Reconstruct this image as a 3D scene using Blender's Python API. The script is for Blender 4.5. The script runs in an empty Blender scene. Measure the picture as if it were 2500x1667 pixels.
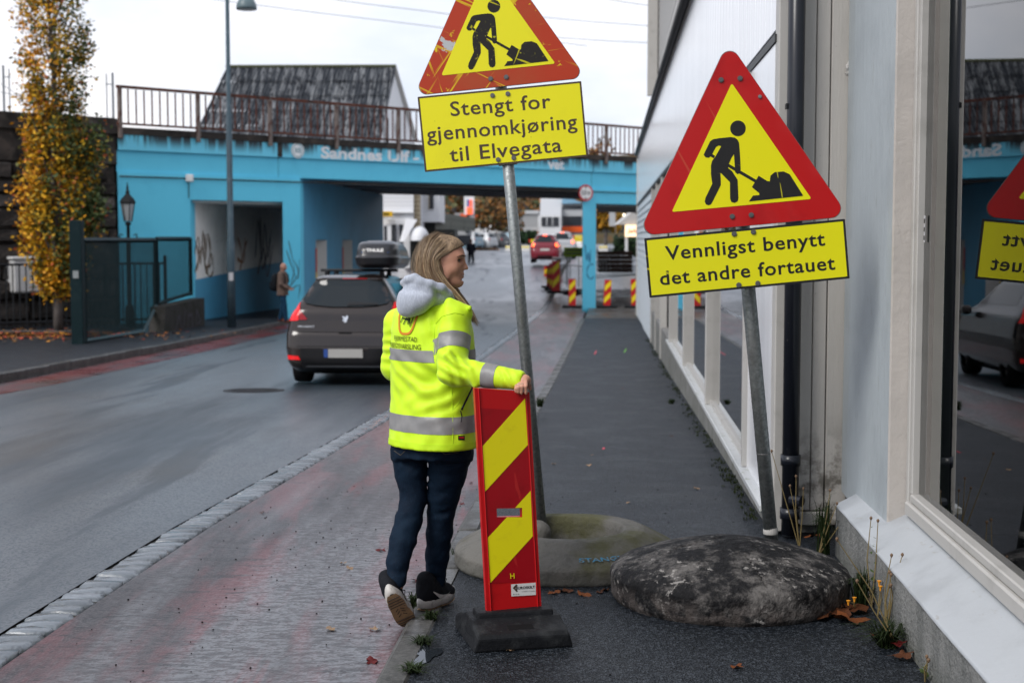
import bpy, bmesh, math, random
import numpy as np
from mathutils import Vector, Matrix
from mathutils.bvhtree import BVHTree

sc = bpy.context.scene
COL = sc.collection
R = math.radians
rnd = random.Random(7)
PI = math.pi

# ------------------------------------------------------------------ camera, sky, sun, exposure
CAMH = 1.65
F = 50 / 36 * 2500            # focal length in photo pixels (photo 2500 x 1667)
PITCH = math.atan(250 / F)
cd = bpy.data.cameras.new('camera'); cam = bpy.data.objects.new('camera', cd); COL.objects.link(cam)
cam.location = (0, 0, CAMH); cam.rotation_euler = (PI / 2 - PITCH, 0, 0)
cd.lens = 50; cd.sensor_width = 36; cd.clip_start = .05; cd.clip_end = 3000
cd.dof.use_dof = True; cd.dof.focus_distance = 6.15; cd.dof.aperture_fstop = 3.6
sc.camera = cam

W = bpy.data.worlds.new('World'); sc.world = W; W.use_nodes = True
nt = W.node_tree; nt.nodes.clear()
def N(t, ty, **kw):
    n = t.nodes.new(ty)
    for k, v in kw.items(): setattr(n, k, v)
    return n
wo = N(nt, 'ShaderNodeOutputWorld'); bg = N(nt, 'ShaderNodeBackground')
sky = N(nt, 'ShaderNodeTexSky', sky_type='NISHITA', sun_disc=False)
SUN_EL, SUN_AZ = R(42), R(226)                        # azimuth clockwise from +Y: behind the camera, left
sky.sun_elevation = SUN_EL; sky.sun_rotation = SUN_AZ
sky.air_density = 1.2; sky.dust_density = 2.0
sk = N(nt, 'ShaderNodeVectorMath', operation='SCALE'); sk.inputs['Scale'].default_value = .12
nt.links.new(sky.outputs[0], sk.inputs[0])
tc = N(nt, 'ShaderNodeTexCoord'); mp = N(nt, 'ShaderNodeMapping'); mp.inputs['Scale'].default_value = (1.3, 1.3, 3.4)
nt.links.new(tc.outputs['Generated'], mp.inputs[0])
nz = N(nt, 'ShaderNodeTexNoise'); nz.inputs['Scale'].default_value = 2.2; nz.inputs['Detail'].default_value = 7; nz.inputs['Roughness'].default_value = .55
nt.links.new(mp.outputs[0], nz.inputs['Vector'])
cr = N(nt, 'ShaderNodeValToRGB'); cr.color_ramp.elements[0].position = .3; cr.color_ramp.elements[1].position = .66
cr.color_ramp.elements[0].color = (.43, .485, .60, 1); cr.color_ramp.elements[1].color = (.81, .79, .82, 1)
nt.links.new(nz.outputs[0], cr.inputs[0])
mx = N(nt, 'ShaderNodeMix', data_type='RGBA'); mx.inputs[0].default_value = .86
nt.links.new(sk.outputs[0], mx.inputs[6]); nt.links.new(cr.outputs[0], mx.inputs[7])
nt.links.new(mx.outputs[2], bg.inputs[0]); bg.inputs[1].default_value = 1.0
nt.links.new(bg.outputs[0], wo.inputs[0])

sd = bpy.data.lights.new('sun', 'SUN'); sun = bpy.data.objects.new('sun', sd); COL.objects.link(sun)
sd.energy = 1.5; sd.angle = R(24); sd.color = (1, .97, .93)
sun.rotation_euler = (PI / 2 - SUN_EL, 0, PI - SUN_AZ)   # lamp shines down its -Z
sun.location = (-8, -8, 14)

vs = sc.view_settings
sc.display_settings.display_device = 'sRGB'
vs.view_transform = 'Standard'; vs.look = 'None'; vs.exposure = 0.7; vs.gamma = 1.0; vs.use_curve_mapping = False
sc.render.engine = 'CYCLES'
sc.cycles.use_denoising = True
sc.cycles.max_bounces = 8; sc.cycles.diffuse_bounces = 4; sc.cycles.glossy_bounces = 4
sc.cycles.transmission_bounces = 6; sc.cycles.transparent_max_bounces = 12
sc.cycles.caustics_reflective = False; sc.cycles.caustics_refractive = False
sc.cycles.sample_clamp_indirect = 6

# ------------------------------------------------------------------ placing
def at(x, y, Y):
    """photo pixel -> the point on its line of sight at world depth Y"""
    u = (x - 1250) / F; v = (833.5 - y) / F
    cp, sp = math.cos(PITCH), math.sin(PITCH)
    t = Y / (cp + v * sp)
    return Vector((u * t, Y, CAMH + t * (v * cp - sp)))
SLOPE = .068
def st(a, Y, z):
    """street frame: a = across (right +), Y = depth"""
    return Vector((a + SLOPE * Y, Y, z))
_sy = [-80, 0, 6, 8.5, 12, 21, 30, 38, 43, 55, 62, 70, 80, 88, 110, 160, 400]
_sz = [0, 0, 0, -.03, -.12, -.38, -.58, -.72, -.80, -.97, -.85, -.42, .10, .25, .75, 1.1, 1.2]
_kh = [.05, .05, .05, .06, .09, .14, .14, .13, .12, .10, .08, .06, .05, .04, .03, .02, .02]
def zs(Y): return float(np.interp(Y, _sy, _sz))          # pavements
def zr(Y): return zs(Y) - float(np.interp(Y, _sy, _kh))  # road
STREET_ROT = math.atan(SLOPE)

# ------------------------------------------------------------------ object helpers
def rootloc(o):
    while o.parent is not None: o = o.parent
    return o.location
def thing(name, label=None, cat=None, loc=(0, 0, 0), group=None, kind=None, rotz=0):
    o = bpy.data.objects.new(name, None); COL.objects.link(o); o.location = loc; o.empty_display_size = .2
    o.rotation_euler = (0, 0, rotz)
    return tag(o, label, cat, group, kind)
def tag(o, label=None, cat=None, group=None, kind=None):
    if label: o['label'] = label
    if cat: o['category'] = cat
    if group: o['group'] = group
    if kind: o['kind'] = kind
    return o
def mesh(name, v, f, smooth=False):
    me = bpy.data.meshes.new(name)
    v = np.asarray(v, dtype=np.float64).reshape(-1, 3)
    me.from_pydata(v.tolist(), [], f if isinstance(f, list) else [list(map(int, q)) for q in f])
    if smooth: me.shade_smooth()
    me.validate(); me.update()
    return me
def mk(name, v, f, mat, parent=None, smooth=False, local=False, kind=None):
    """one mesh object; v in world metres (made relative to the thing's base) unless local"""
    v = np.asarray([tuple(p) for p in v] if not isinstance(v, np.ndarray) else v, dtype=np.float64).reshape(-1, 3)
    if parent is not None and not local: v = v - np.array(rootloc(parent))
    me = mesh(name, v, f, smooth)
    return mko(name, me, mat, parent, kind=kind)
def mko(name, me, mat, parent=None, loc=None, rot=None, kind=None, scale=None):
    o = bpy.data.objects.new(name, me); COL.objects.link(o)
    if mat is not None and len(me.materials) == 0: me.materials.append(mat)
    if parent is not None: o.parent = parent
    if loc is not None:
        l = Vector(loc)
        if parent is not None: l = l - rootloc(parent)
        o.location = l
    if rot is not None: o.rotation_euler = rot
    if scale is not None: o.scale = scale
    if kind: o['kind'] = kind
    return o
def copy_tree(o, parent=None):
    c = o.copy(); COL.objects.link(c); c.parent = parent
    for ch in [x for x in bpy.data.objects if x.parent is o]:
        copy_tree(ch, c)
    return c

class MB:
    """collects shapes into one mesh"""
    def __init__(s): s.v = []; s.f = []
    def add(s, v, f):
        b = len(s.v); s.v += [tuple(p) for p in v]; s.f += [[i + b for i in q] for q in f]; return s
    def box(s, c, size, rot=None, bev=0.0):
        v, f = box_vf(size, bev)
        m = rot if rot is not None else Matrix.Identity(3)
        c = Vector(c)
        return s.add([c + m @ Vector(p) for p in v], f)
    def box2(s, lo, hi, bev=0.0):
        lo = Vector(lo); hi = Vector(hi)
        return s.box((lo + hi) / 2, hi - lo, None, bev)
    def tube(s, pts, r, n=8, caps=True):
        return s.add(*tube_vf(pts, r, n, caps))
    def prism(s, outline, depth, fr, z0=0.0):
        """outline (x,y) in frame fr (4x4: x,y in plane, z out); from z0 to z0+depth"""
        n = len(outline)
        v = [fr @ Vector((x, y, z0 + depth)) for x, y in outline] + [fr @ Vector((x, y, z0)) for x, y in outline]
        f = [list(range(n)), list(range(2 * n - 1, n - 1, -1))] + [[i, n + i, n + (i + 1) % n, (i + 1) % n] for i in range(n)]
        return s.add(v, f)
    def flat(s, outline, fr, z=0.0):
        return s.add([fr @ Vector((x, y, z)) for x, y in outline], [list(range(len(outline)))])
    def lathe(s, prof, c=(0, 0, 0), n=32, sx=1, sy=1, rot=0):
        c = Vector(c); v = []; f = []
        for r, z in prof:
            for k in range(n):
                a = 2 * PI * k / n
                x, y = r * sx * math.cos(a), r * sy * math.sin(a)
                v.append(c + Vector((x * math.cos(rot) - y * math.sin(rot), x * math.sin(rot) + y * math.cos(rot), z)))
        for i in range(len(prof) - 1):
            for k in range(n):
                f.append([i * n + k, i * n + (k + 1) % n, (i + 1) * n + (k + 1) % n, (i + 1) * n + k])
        if prof[0][0] > 1e-6: f.append([k for k in range(n - 1, -1, -1)])
        if prof[-1][0] > 1e-6: f.append([(len(prof) - 1) * n + k for k in range(n)])
        return s.add(v, f)
    def build(s, name, mat, parent=None, smooth=False, local=False, kind=None):
        return mk(name, s.v, s.f, mat, parent, smooth, local, kind)

def box_vf(size, bev=0.0):
    x, y, z = [d / 2 for d in size]
    if bev <= 0:
        v = [(-x, -y, -z), (x, -y, -z), (x, y, -z), (-x, y, -z), (-x, -y, z), (x, -y, z), (x, y, z), (-x, y, z)]
        f = [[0, 3, 2, 1], [4, 5, 6, 7], [0, 1, 5, 4], [1, 2, 6, 5], [2, 3, 7, 6], [3, 0, 4, 7]]
        return v, f
    b = min(bev, x * .98, y * .98, z * .98)
    v = []; idx = {}
    for sx in (-1, 1):
        for sy in (-1, 1):
            for sz in (-1, 1):
                for ax in range(3):
                    p = [sx * (x - b), sy * (y - b), sz * (z - b)]
                    p[ax] = (sx * x, sy * y, sz * z)[ax]
                    idx[(sx, sy, sz, ax)] = len(v); v.append(tuple(p))
    f = []
    I = idx
    for s_ in (-1, 1):
        f.append([I[(s_, a, b_, 0)] for a, b_ in (((-1, -1), (1, -1), (1, 1), (-1, 1)) if s_ > 0 else ((-1, -1), (-1, 1), (1, 1), (1, -1)))])
        f.append([I[(a, s_, b_, 1)] for a, b_ in (((-1, -1), (-1, 1), (1, 1), (1, -1)) if s_ > 0 else ((-1, -1), (1, -1), (1, 1), (-1, 1)))])
        f.append([I[(a, b_, s_, 2)] for a, b_ in (((-1, -1), (1, -1), (1, 1), (-1, 1)) if s_ > 0 else ((-1, -1), (-1, 1), (1, 1), (1, -1)))])
    for a in (-1, 1):
        for b_ in (-1, 1):
            f.append([I[(a, b_, -1, 0)], I[(a, b_, 1, 0)], I[(a, b_, 1, 1)], I[(a, b_, -1, 1)]])
            f.append([I[(a, -1, b_, 0)], I[(a, 1, b_, 0)], I[(a, 1, b_, 2)], I[(a, -1, b_, 2)]])
            f.append([I[(-1, a, b_, 1)], I[(1, a, b_, 1)], I[(1, a, b_, 2)], I[(-1, a, b_, 2)]])
            for c_ in (-1, 1): f.append([I[(a, b_, c_, 0)], I[(a, b_, c_, 1)], I[(a, b_, c_, 2)]])
    me = bpy.data.meshes.new('t'); me.from_pydata(v, [], f)
    bm = bmesh.new(); bm.from_mesh(me); bmesh.ops.recalc_face_normals(bm, faces=bm.faces); bm.to_mesh(me); bm.free()
    f = [list(p.vertices) for p in me.polygons]; bpy.data.meshes.remove(me)
    return v, f
def tube_vf(pts, r, n=8, caps=True):
    pts = [Vector(p) for p in pts]
    rs = r if isinstance(r, (list, tuple)) else [r] * len(pts)
    v = []; f = []
    up = None
    for i, p in enumerate(pts):
        d = (pts[min(i + 1, len(pts) - 1)] - pts[max(i - 1, 0)])
        d = d.normalized() if d.length > 1e-9 else Vector((0, 0, 1))
        if up is None:
            up = Vector((0, 0, 1)) if abs(d.z) < .9 else Vector((1, 0, 0))
        e1 = up - d * up.dot(d); e1.normalize(); e2 = d.cross(e1); up = e1
        for k in range(n):
            a = 2 * PI * k / n
            v.append(p + (e1 * math.cos(a) + e2 * math.sin(a)) * rs[i])
    for i in range(len(pts) - 1):
        for k in range(n):
            f.append([i * n + k, i * n + (k + 1) % n, (i + 1) * n + (k + 1) % n, (i + 1) * n + k])
    if caps:
        f.append([k for k in range(n - 1, -1, -1)]); f.append([(len(pts) - 1) * n + k for k in range(n)])
    return v, f
def frame(o, xdir, ydir):
    """4x4 with x and y along the given directions (y made square to x), z = x cross y"""
    x = Vector(xdir).normalized(); y = Vector(ydir); y = (y - x * y.dot(x)).normalized(); z = x.cross(y)
    m = Matrix((x, y, z)).transposed().to_4x4(); m.translation = Vector(o); return m
def stroke(p, q, w):
    p = Vector(p); q = Vector(q); d = (q - p).normalized(); n = Vector((-d.y, d.x)) * w / 2
    return [tuple(p + n), tuple(p - n), tuple(q - n), tuple(q + n)]
def capsule2(p, q, w, n=6):
    p = Vector(p); q = Vector(q); a0 = math.atan2((q - p).y, (q - p).x); o = []
    for c, s in ((q, -PI / 2), (p, PI / 2)):
        for k in range(n + 1):
            a = a0 + s + PI * k / n; o.append((c.x + w / 2 * math.cos(a), c.y + w / 2 * math.sin(a)))
    return o
def circle2(c, r, n=24): return [(c[0] + r * math.cos(2 * PI * k / n), c[1] + r * math.sin(2 * PI * k / n)) for k in range(n)]
def roundpoly(pts, r, n=5):
    """corners of a convex ccw polygon rounded with radius r"""
    out = []; m = len(pts)
    for i in range(m):
        p0, p, p1 = Vector(pts[i - 1]), Vector(pts[i]), Vector(pts[(i + 1) % m])
        a = (p0 - p).normalized(); b = (p1 - p).normalized()
        half = math.acos(max(-1, min(1, a.dot(b)))) / 2
        t = r / math.tan(half); c = p + (a + b).normalized() * (r / math.sin(half))
        s = p + a * t; e = p + b * t
        a0 = math.atan2((s - c).y, (s - c).x); a1 = math.atan2((e - c).y, (e - c).x)
        d = (a1 - a0 + PI) % (2 * PI) - PI
        for k in range(n + 1): out.append((c.x + r * math.cos(a0 + d * k / n), c.y + r * math.sin(a0 + d * k / n)))
    return out
_txt = {}
def text_vf(s, weight=0.0, spacing=1.0, shear=0.0):
    """verts (2-D, natural units) and faces of a line of lettering"""
    key = (s, weight, spacing, shear)
    if key in _txt: return _txt[key]
    cu = bpy.data.curves.new('t', 'FONT'); cu.body = s; cu.offset = weight; cu.space_character = spacing; cu.shear = shear
    cu.resolution_u = 3
    ob = bpy.data.objects.new('t', cu)
    me = ob.to_mesh()
    v = [(p.co.x, p.co.y) for p in me.vertices]; f = [list(q.vertices) for q in me.polygons]
    ob.to_mesh_clear(); bpy.data.objects.remove(ob); bpy.data.curves.remove(cu)
    _txt[key] = (v, f); return _txt[key]
def text_fit(s, x0, x1, yb, height=None, weight=0.0, spacing=1.0, shear=0.0):
    """lettering scaled so that it runs from x0 to x1 on baseline yb; height = cap height or None for natural"""
    v, f = text_vf(s, weight, spacing, shear)
    a = min(p[0] for p in v); b = max(p[0] for p in v); k = (x1 - x0) / (b - a)
    ky = k if height is None else height / .73
    return [(x0 + (p[0] - a) * k, yb + p[1] * ky) for p in v], f

def words(v, f, gap=.22):
    """splits a line of lettering into its words: list of (verts, faces)"""
    par = list(range(len(v)))
    def find(i):
        while par[i] != i: par[i] = par[par[i]]; i = par[i]
        return i
    for q in f:
        for i in q[1:]: par[find(i)] = find(q[0])
    comp = {}
    for q in f: comp.setdefault(find(q[0]), []).append(q)
    H = max(p[1] for p in v) - min(p[1] for p in v)
    C = sorted([(min(v[i][0] for q in fs for i in q), max(v[i][0] for q in fs for i in q), fs) for fs in comp.values()], key=lambda c: c[0])
    out = []; hi = None
    for a, b, fs in C:
        if hi is None or a - hi > gap * H: out.append([])
        out[-1] += fs; hi = b if hi is None else max(hi, b)
    res = []
    for fs in out:
        ids = sorted({i for q in fs for i in q}); mp = {i: k for k, i in enumerate(ids)}
        res.append(([v[i] for i in ids], [[mp[i] for i in q] for q in fs]))
    return res

# ------------------------------------------------------------------ materials
def M(name, col=(.5, .5, .5), rough=.6, metal=0., spec=None, layers=(), bump=(), rlayers=(), clayers=(), rnd_amt=0., coat=0., coat_rough=.08, coat_ior=1.5, attr=None,
      alpha=None, trans=0., ior=1.45, emit=None, sheen=0., sss=0.):
    if spec is None: spec = .14 if (rough >= .45 and max(col) < .16) else .5      # porous dark surfaces have little sheen
    m = bpy.data.materials.new(name); m.use_nodes = True; t = m.node_tree
    b = t.nodes['Principled BSDF']
    b.inputs['Roughness'].default_value = rough; b.inputs['Metallic'].default_value = metal
    b.inputs['Specular IOR Level'].default_value = spec; b.inputs['Coat Weight'].default_value = coat
    b.inputs['Coat Roughness'].default_value = coat_rough; b.inputs['Coat IOR'].default_value = coat_ior
    b.inputs['Transmission Weight'].default_value = trans; b.inputs['IOR'].default_value = ior
    b.inputs['Sheen Weight'].default_value = sheen
    if sss: b.inputs['Subsurface Weight'].default_value = sss; b.inputs['Subsurface Radius'].default_value = (.01, .004, .002); b.inputs['Subsurface Scale'].default_value = 1
    if emit: b.inputs['Emission Color'].default_value = (*emit[0], 1); b.inputs['Emission Strength'].default_value = emit[1]
    co = N(t, 'ShaderNodeTexCoord'); L = t.links.new
    def fac(l):
        kind, scale, lo, hi = l['k'], l.get('s', 5), l.get('lo', .4), l.get('hi', .6)
        mp = N(t, 'ShaderNodeMapping'); mp.inputs['Scale'].default_value = l.get('st', (1, 1, 1))
        mp.inputs['Location'].default_value = l.get('of', (0, 0, 0)); src = co.outputs['Object']
        if 'ro' in l:
            mr_ = N(t, 'ShaderNodeMapping'); mr_.inputs['Rotation'].default_value = l['ro']; L(src, mr_.inputs[0]); src = mr_.outputs[0]
        L(src, mp.inputs[0])
        if kind == 'noise':
            n = N(t, 'ShaderNodeTexNoise'); n.inputs['Scale'].default_value = scale; n.inputs['Detail'].default_value = l.get('d', 5)
            n.inputs['Roughness'].default_value = l.get('r', .6); n.inputs['Distortion'].default_value = l.get('w', 0); o = n.outputs[0]
        elif kind == 'voro':
            n = N(t, 'ShaderNodeTexVoronoi', feature=l.get('f', 'F1')); n.inputs['Scale'].default_value = scale; o = n.outputs[0]
        elif kind == 'vcol':
            n = N(t, 'ShaderNodeTexVoronoi'); n.inputs['Scale'].default_value = scale
            s_ = N(t, 'ShaderNodeSeparateColor'); L(n.outputs['Color'], s_.inputs[0]); o = s_.outputs[0]
        elif kind == 'wave':
            n = N(t, 'ShaderNodeTexWave', bands_direction=l.get('dir', 'X')); n.inputs['Scale'].default_value = scale
            n.inputs['Distortion'].default_value = l.get('w', 0); n.inputs['Detail'].default_value = l.get('d', 2); o = n.outputs[0]
        elif kind == 'axis':
            n = N(t, 'ShaderNodeSeparateXYZ'); o = n.outputs[{'x': 0, 'y': 1, 'z': 2}[l.get('ax', 'z')]]
        L(mp.outputs[0], n.inputs[0 if kind == 'axis' else 'Vector'])
        r_ = N(t, 'ShaderNodeMapRange'); r_.interpolation_type = 'SMOOTHSTEP'
        r_.inputs[1].default_value = min(lo, hi); r_.inputs[2].default_value = max(lo, hi)
        a = l.get('amt', 1.); r_.inputs[3].default_value = a if lo > hi else 0; r_.inputs[4].default_value = 0 if lo > hi else a
        L(o, r_.inputs[0]); out = r_.outputs[0]
        if 'mul' in l:
            q = N(t, 'ShaderNodeMath', operation='MULTIPLY'); L(out, q.inputs[0]); L(fac(l['mul']), q.inputs[1]); out = q.outputs[0]
        return out
    if attr:
        a = N(t, 'ShaderNodeAttribute'); a.attribute_name = attr; cur = a.outputs['Color']
    else:
        c = N(t, 'ShaderNodeRGB'); c.outputs[0].default_value = (*col, 1); cur = c.outputs[0]
    for l in layers:
        q = N(t, 'ShaderNodeMix', data_type='RGBA', blend_type=l.get('bl', 'MIX'))
        L(fac(l), q.inputs[0]); L(cur, q.inputs[6]); q.inputs[7].default_value = (*l['c'], 1); cur = q.outputs[2]
    if rnd_amt:
        oi = N(t, 'ShaderNodeObjectInfo'); mr = N(t, 'ShaderNodeMapRange'); mr.inputs[3].default_value = 1 - rnd_amt; mr.inputs[4].default_value = 1 + rnd_amt
        L(oi.outputs['Random'], mr.inputs[0]); q = N(t, 'ShaderNodeVectorMath', operation='SCALE'); L(cur, q.inputs[0]); L(mr.outputs[0], q.inputs['Scale']); cur = q.outputs[0]
    L(cur, b.inputs['Base Color'])
    if rlayers:
        cv = N(t, 'ShaderNodeValue'); cv.outputs[0].default_value = rough; cur = cv.outputs[0]
        for l in rlayers:
            q = N(t, 'ShaderNodeMix', data_type='FLOAT'); L(fac(l), q.inputs[0]); L(cur, q.inputs[2]); q.inputs[3].default_value = l['v']; cur = q.outputs[0]
        L(cur, b.inputs['Roughness'])
    if clayers:
        cv = N(t, 'ShaderNodeValue'); cv.outputs[0].default_value = coat; cur = cv.outputs[0]
        for l in clayers:
            q = N(t, 'ShaderNodeMix', data_type='FLOAT'); L(fac(l), q.inputs[0]); L(cur, q.inputs[2]); q.inputs[3].default_value = l['v']; cur = q.outputs[0]
        L(cur, b.inputs['Coat Weight'])
    prev = None
    for l in bump:
        bn = N(t, 'ShaderNodeBump'); bn.inputs['Strength'].default_value = l.get('b', .2); bn.inputs['Distance'].default_value = l.get('dist', .01)
        L(fac({**l, 'lo': l.get('lo', 0), 'hi': l.get('hi', 1)}), bn.inputs['Height'])
        if prev is not None: L(prev, bn.inputs['Normal'])
        prev = bn.outputs[0]
    if prev is not None: L(prev, b.inputs['Normal'])
    return m
def glassmat(name, tint=(.9, .95, .95), refl=1.0, rough=.0, dark=0.0):
    """a pane: mirror by Fresnel over clear glass; dark = how much of the see-through light the tint swallows"""
    m = bpy.data.materials.new(name); m.use_nodes = True; t = m.node_tree; t.nodes.clear(); L = t.links.new
    o = N(t, 'ShaderNodeOutputMaterial'); g = N(t, 'ShaderNodeBsdfGlossy'); g.inputs['Roughness'].default_value = rough; g.inputs[0].default_value = (1, 1, 1, 1)
    tr = N(t, 'ShaderNodeBsdfTransparent'); tr.inputs[0].default_value = tuple(c * (1 - dark) for c in tint) + (1,)
    fr = N(t, 'ShaderNodeFresnel'); fr.inputs[0].default_value = 1.52
    mu = N(t, 'ShaderNodeMath', operation='MULTIPLY', use_clamp=True); mu.inputs[1].default_value = refl; L(fr.outputs[0], mu.inputs[0])
    x = N(t, 'ShaderNodeMixShader'); L(mu.outputs[0], x.inputs[0]); L(tr.outputs[0], x.inputs[1]); L(g.outputs[0], x.inputs[2]); L(x.outputs[0], o.inputs[0])
    return m

# ------------------------------------------------------------------ implicit modelling (people, clothes, soft shapes)
class Vol:
    def __init__(s, lo, hi, h):
        s.lo = np.array(lo, float); s.h = h
        s.n = np.ceil((np.array(hi, float) - s.lo) / h).astype(int) + 1
        s.d = np.full(s.n, 1.0, np.float32)
    def ax(s, lo, hi):
        a = np.clip(np.floor((np.array(lo) - s.lo) / s.h).astype(int), 0, s.n); b = np.clip(np.ceil((np.array(hi) - s.lo) / s.h).astype(int) + 1, 0, s.n)
        if np.any(b <= a): return None, None
        g = [(s.lo[i] + np.arange(a[i], b[i]) * s.h).astype(np.float32) for i in range(3)]
        return tuple(slice(a[i], b[i]) for i in range(3)), (g[0][:, None, None], g[1][None, :, None], g[2][None, None, :])
    def put(s, sl, d, k, op):
        c = s.d[sl]
        if op == 'u':
            if k > 0:
                hh = np.maximum(k - np.abs(c - d), 0) / k; s.d[sl] = np.minimum(c, d) - hh * hh * k * .25
            else: s.d[sl] = np.minimum(c, d)
        elif op == 's':
            if k > 0:
                hh = np.maximum(k - np.abs(c + d), 0) / k; s.d[sl] = np.maximum(c, -d) + hh * hh * k * .25
            else: s.d[sl] = np.maximum(c, -d)
    def cone(s, p, q, r0, r1, k=.02, op='u', flat=None):
        """rounded cone; flat=(dir, factor): squashed along dir"""
        p = np.array(p, float); q = np.array(q, float); m = max(r0, r1) + k + 4 * s.h
        sl, (x, y, z) = s.ax(np.minimum(p, q) - m, np.maximum(p, q) + m)
        if sl is None: return s
        P = [x - p[0], y - p[1], z - p[2]]; b = q - p
        if flat is not None:
            n = np.array(flat[0], float); n /= np.linalg.norm(n); e = 1 / flat[1] - 1
            dn = P[0] * n[0] + P[1] * n[1] + P[2] * n[2]
            P = [P[i] + dn * (n[i] * e) for i in range(3)]; b = b + n * (b @ n) * e
        t = np.clip((P[0] * b[0] + P[1] * b[1] + P[2] * b[2]) / max(b @ b, 1e-9), 0, 1)
        d = np.sqrt((P[0] - t * b[0]) ** 2 + (P[1] - t * b[1]) ** 2 + (P[2] - t * b[2]) ** 2) - (r0 + (r1 - r0) * t)
        s.put(sl, d.astype(np.float32), k, op); return s
    def ell(s, c, r, rot=None, k=.02, op='u', pw=2):
        """ellipsoid; rot 3x3 with its axes as columns"""
        c = np.array(c, float); r = np.array(r, float); m = r.max() + k + 4 * s.h
        sl, g = s.ax(c - m, c + m)
        if sl is None: return s
        P = [g[i] - c[i] for i in range(3)]
        if rot is not None:
            A = np.array(rot); P = [P[0] * A[0, j] + P[1] * A[1, j] + P[2] * A[2, j] for j in range(3)]
        if pw == 2:
            k0 = np.sqrt((P[0] / r[0]) ** 2 + (P[1] / r[1]) ** 2 + (P[2] / r[2]) ** 2)
            k1 = np.sqrt((P[0] / r[0] ** 2) ** 2 + (P[1] / r[1] ** 2) ** 2 + (P[2] / r[2] ** 2) ** 2)
            d = k0 * (k0 - 1) / np.maximum(k1, 1e-6)
        else:
            k0 = (np.abs(P[0] / r[0]) ** pw + np.abs(P[1] / r[1]) ** pw + np.abs(P[2] / r[2]) ** pw) ** (1 / pw)
            d = (k0 - 1) * r.min()
        s.put(sl, d.astype(np.float32), k, op); return s
    def loft(s, keys, rot, k=.02, op='u', pw=2.3):
        """keys: (z, cx, cy, a, b); ellipses with axes rot (angle) stacked in z"""
        K = np.array(keys, float); K = K[np.argsort(K[:, 0])]
        m = K[:, 3:].max() + k + 3 * s.h
        lo = [K[:, 1].min() - m, K[:, 2].min() - m, K[0, 0] - 3 * s.h]; hi = [K[:, 1].max() + m, K[:, 2].max() + m, K[-1, 0] + 3 * s.h]
        sl, (x, y, z) = s.ax(lo, hi)
        it = lambda c: np.interp(z.ravel(), K[:, 0], K[:, c]).astype(np.float32)[None, None, :]
        cx, cy, a, b = it(1), it(2), it(3), it(4)
        c_, s_ = math.cos(rot), math.sin(rot)
        u = (x - cx) * c_ + (y - cy) * s_; v = -(x - cx) * s_ + (y - cy) * c_
        d = ((np.abs(u / a) ** pw + np.abs(v / b) ** pw) ** (1 / pw) - 1) * np.minimum(a, b)
        d = np.maximum(d, np.maximum(K[0, 0] - z, z - K[-1, 0]))
        s.put(sl, d.astype(np.float32), k, op); return s
    def noise(s, amp, cell, seed=0, lo=None, hi=None, st=(1, 1, 1)):
        """adds value noise of the given size to the distances"""
        sl, g = s.ax(s.lo if lo is None else lo, (s.lo + s.n * s.h) if hi is None else hi)
        rg = np.random.RandomState(seed); Q = 24; T = rg.rand(Q, Q, Q).astype(np.float32) * 2 - 1
        def ip(a, e):
            f = a / (cell * e); i = np.floor(f).astype(int); w = f - i; w = w * w * (3 - 2 * w); return i % Q, (i + 1) % Q, w.astype(np.float32)
        (i0, i1, u), (j0, j1, v), (k0, k1, w) = [ip(g[q].ravel(), st[q]) for q in range(3)]
        u = u[:, None, None]; v = v[None, :, None]; w = w[None, None, :]
        G = lambda a, b, c: T[np.ix_(a, b, c)]
        r = ((G(i0, j0, k0) * (1 - u) + G(i1, j0, k0) * u) * (1 - v) + (G(i0, j1, k0) * (1 - u) + G(i1, j1, k0) * u) * v) * (1 - w) + \
            ((G(i0, j0, k1) * (1 - u) + G(i1, j0, k1) * u) * (1 - v) + (G(i0, j1, k1) * (1 - u) + G(i1, j1, k1) * u) * v) * w
        s.d[sl] += r * amp; return s
    def plane(s, p, n):
        """keeps what lies on the side the normal points away from"""
        n = np.array(n, float); n /= np.linalg.norm(n); sl, (x, y, z) = s.ax(s.lo, s.lo + s.n * s.h)
        d = (x - p[0]) * n[0] + (y - p[1]) * n[1] + (z - p[2]) * n[2]
        s.d = np.maximum(s.d, d.astype(np.float32)); return s
    def get(s, smooth=1):
        d = s.d; h = s.h
        sg = d < 0
        n = d.shape
        cnt = np.zeros([q - 1 for q in n], np.int8)
        for i in (0, 1):
            for j in (0, 1):
                for k in (0, 1): cnt += sg[i:n[0] - 1 + i, j:n[1] - 1 + j, k:n[2] - 1 + k]
        act = np.argwhere((cnt > 0) & (cnt < 8)); idx = -np.ones(cnt.shape, np.int64); idx[tuple(act.T)] = np.arange(len(act))
        pos = np.zeros((len(act), 3)); w = np.zeros(len(act))
        cs = [(i, j, k) for i in (0, 1) for j in (0, 1) for k in (0, 1)]
        for a in cs:
            for ax in range(3):
                if a[ax]: continue
                b = list(a); b[ax] = 1
                da = d[tuple((act + a).T)]; db = d[tuple((act + b).T)]
                c = (da < 0) != (db < 0); t = np.where(c, da / np.where(c, da - db, 1), 0)
                p = np.tile(np.array(a, float), (len(act), 1)); p[:, ax] += t
                pos[c] += p[c]; w[c] += 1
        v = s.lo + (act + pos / w[:, None]) * h
        F_ = []
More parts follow.
